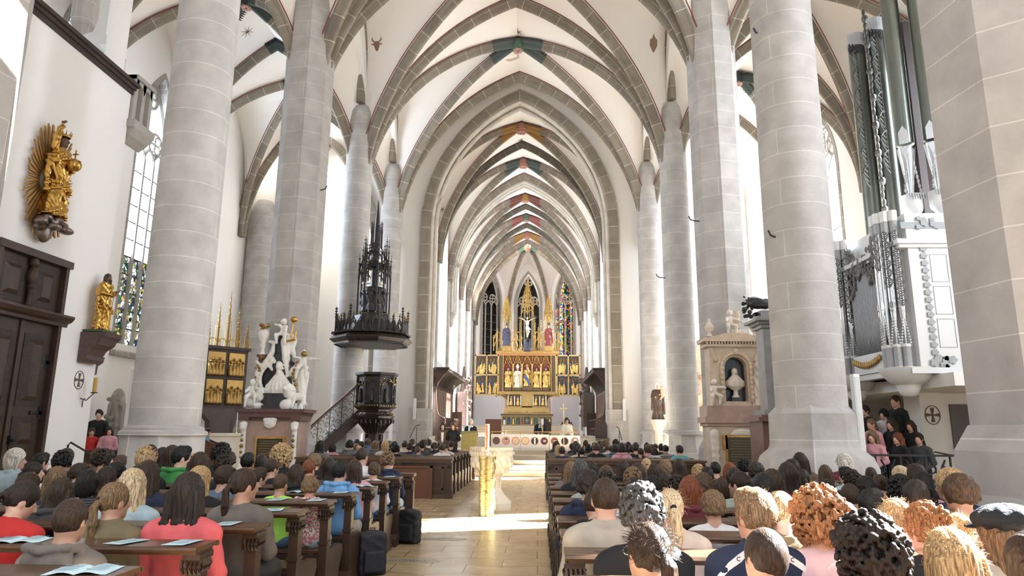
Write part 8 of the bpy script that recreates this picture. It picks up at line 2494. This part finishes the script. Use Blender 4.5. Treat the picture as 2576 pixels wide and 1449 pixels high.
def stander(x, y, z, rz, kind, style, hc, cc, label, s=1.0, trouser='black', grp=None, shirt=None):
    me, c, t, M = stand_body(kind)
    o = put('person', me, None, (x, y, z), rz); o.scale = (s, s, s); o.color = (*SKC[0], 1); tag(o, label, 'person', grp)
    q = put('top', c, o); q.color = (*CC[cc], 1); q = put('trousers', t, o); q.color = (*CC[trouser], 1)
    h = put('hair', get_hair(style), o); h.matrix_local = M; h.color = (*HC[hc], 1)
    for e in (-1, 1): b = MB(); b.ball((e * .03, .094, 1.613), (.008, .006, .006), 8, 6); p = b.build('eye', EYE_M, o)
    b = MB(); b.ball((0, .106, 1.533), (.02, .004, .0045), 8, 5); b.build('lips', mat('lips', (.45, .12, .1), .5) if 'lips' not in bpy.data.materials else bpy.data.materials['lips'], o)
    for e in (-1, 1): b = MB(); b.tube([(e * .016, .110, 1.634), (e * .032, .108, 1.638), (e * .046, .098, 1.634)], .0028, 4); b.build('eyebrow', EYE_M, o)
    if shirt: b = MB(); b.prism([(-.035, 1.0), (.035, 1.0), (.05, 1.36), (-.05, 1.36)], .10, .132, 'y'); b.build('white_shirt', WHITE, o)
    return o
stander(-3.66, 26.9, .17, pi + .1, 'clasp', 'long', 'dark', 'brown', 'standing person with long dark hair in an open brown jacket, leftmost by the steps', 1.0, shirt=True)
stander(-3.24, 26.85, .17, pi - .1, 'clasp', 'long', 'mid', 'black', 'standing person with long lighter hair in a plain black sweater by the steps', .995)
o = stander(-2.62, 27.4, .34, pi, 'read', 'bob', 'silver', 'black', 'person with short pale hair reading at the hammered gold lectern', .99)
s = Sculpt()
for k in range(14): a = 2 * pi * k / 14; s.ell((.075 * cos(a), .015 + .07 * sin(a), 1.445 + .02 * cos(a)), (.035, .035, .04), k=.02)
s.cap((.05, .1, 1.42), (.06, .14, 1.2), .04, .03); s.build('pale_scarf', .014, WHITE, o)
o = person(.12, 30.6, .85, 'balding', 'grey', 'sweater', 'black', 'up', 0, 1.0, pi, 'black'); tag(o, 'seated grey-haired person in a black gown with white neck bands behind the rail', 'person')
b = MB()
for e in (-1, 1): b.prism([(e * .012, 1.04), (e * .045, 1.04), (e * .075, .88), (e * .025, .88)][::e], .12, .135, 'y')
b.build('white_bands', WHITE, o)
o = person(1.28, 30.6, .85, 'short', 'dark', 'sweater', 'cream', 'up', 15, 1.02, pi, 'cream'); tag(o, 'seated dark-haired person in a wide cream robe behind the right picture panel', 'person')
s = Sculpt(); s.robe((0, .05, .45), [(0, .3), (.3, .27), (.45, .22), (.56, .12)], 9, .07, .8); s.build('wide_robe', .018, mat('cream_wool', (.68, .63, .5), .85), o)
for q in (PEOPLE[-2], PEOPLE[-1]):
    M = HEADM[('up', 0, 0)] if q is PEOPLE[-2] else HEADM[('up', 15, 0)]
    for e in (-1, 1): b = MB(); b.ball(M @ Vector((e * .03, .094, .013)), (.008, .006, .006), 8, 6); b.build('eye', EYE_M, q)
# choir beneath the organ
b = MB(); b.box(6.3, 8.5, 15.3, 16.15, 0, .3); b.box(6.9, 8.5, 15.6, 16.15, .3, .6)
tag(b.build('choir_riser', DWOOD), 'dark stepped riser under the organ carrying the singers', 'riser')
rnd = random.Random(31)
CHO = [(8.05, 15.85, .6, 'buzz', 'brown', 'black', 1.08), (7.35, 15.85, .6, 'short', 'dark', 'black', .95), (7.72, 15.8, .6, 'mop', 'black', 'white', .9), (8.12, 15.5, .3, 'long', 'brown', 'black', .93), (7.70, 15.45, .3, 'long', 'brown', 'black', .95), (7.25, 15.4, .3, 'pony', 'light', 'pink', .95),
       (6.80, 15.45, .3, 'long', 'mid', 'brown', .96), (7.95, 14.9, 0, 'short', 'dark', 'dkgrey', .95), (7.50, 14.85, 0, 'longwave', 'red', 'black', .95), (7.00, 14.9, 0, 'long', 'light', 'pink', .97), (6.50, 14.95, 0, 'long', 'light', 'black', .97)]
for k, (x, y, z, st, hc, cc, s) in enumerate(CHO):
    row = {0: 'front', .3: 'middle', .6: 'back'}[z]; same = sorted([c[0] for c in CHO if c[2] == z]); i = same.index(x)
    stander(x, y, z, pi / 2 + rnd.uniform(.3, .9), 'clasp', st, hc, cc, '%s-haired singer in %s under the organ, %s row, %s from the left' % (HN[hc], cc if cc != 'dkgrey' else 'grey', row, ORD[i]), s, grp='singers under the organ')
for x, y, z, st, hc, cc, s, lb in ((-13.0, 20.2, .2, 'short', 'dark', 'black', 1.12, 'tall dark-haired person in black standing in the left aisle beside the relief slab'), (-13.5, 20.6, .1, 'short', 'mid', 'teal', .88, 'child in teal in the left aisle, leftmost of the small group'),
                                   (-12.9, 19.8, .0, 'short', 'mid', 'red', .93, 'child in red in the left aisle before the relief slab'), (-12.45, 19.9, 0, 'longwave', 'brown', 'pink', .95, 'child with wavy hair in pink in the left aisle'), (-11.7, 20.0, 0, 'short', 'dark', 'black', .92, 'child in black in the left aisle, nearest the round column')):
    stander(x, y, z, pi + rnd.uniform(.2, 1.2), 'clasp', st, hc, cc, lb, s)
b = MB(); b.box(-13.6, -11.4, 19.3, 19.36, .1, 1.0); b.box(-13.6, -11.4, 19.15, 19.36, .95, 1.0); tag(b.build('bench_back', DWOOD), 'dark bench back before the children in the left aisle', 'bench')
r = empty('side_stall', (-10.75, 22.4, 0), -pi / 2 + .2, 'reddish wooden stall seat beside the nearest left column', 'stall')
b = MB(); b.box(-.3, .3, 0, .5, .75, .8); b.build('seat', OAK, r)
for x in (-.33, .33): b = MB(); b.prism([(-.05, 0), (.5, 0), (.45, .7), (.5, 1.0), (.3, 1.15), (-.05, 1.3)], x - .03, x + .03, 'x'); b.build('side_panel', OAK, r)
o = person(-10.75, 22.35, .34, 'short', 'brown', 'hood', 'sky', 'up', 0, .95, -pi / 2 + .2, 'black', shoes=True); tag(o, 'seated child in a blue jacket in the wooden stall behind the near left column', 'person')
for q in PEOPLE:
    for k in ('_d', '_n', '_k'):
        if k in q: del q[k]
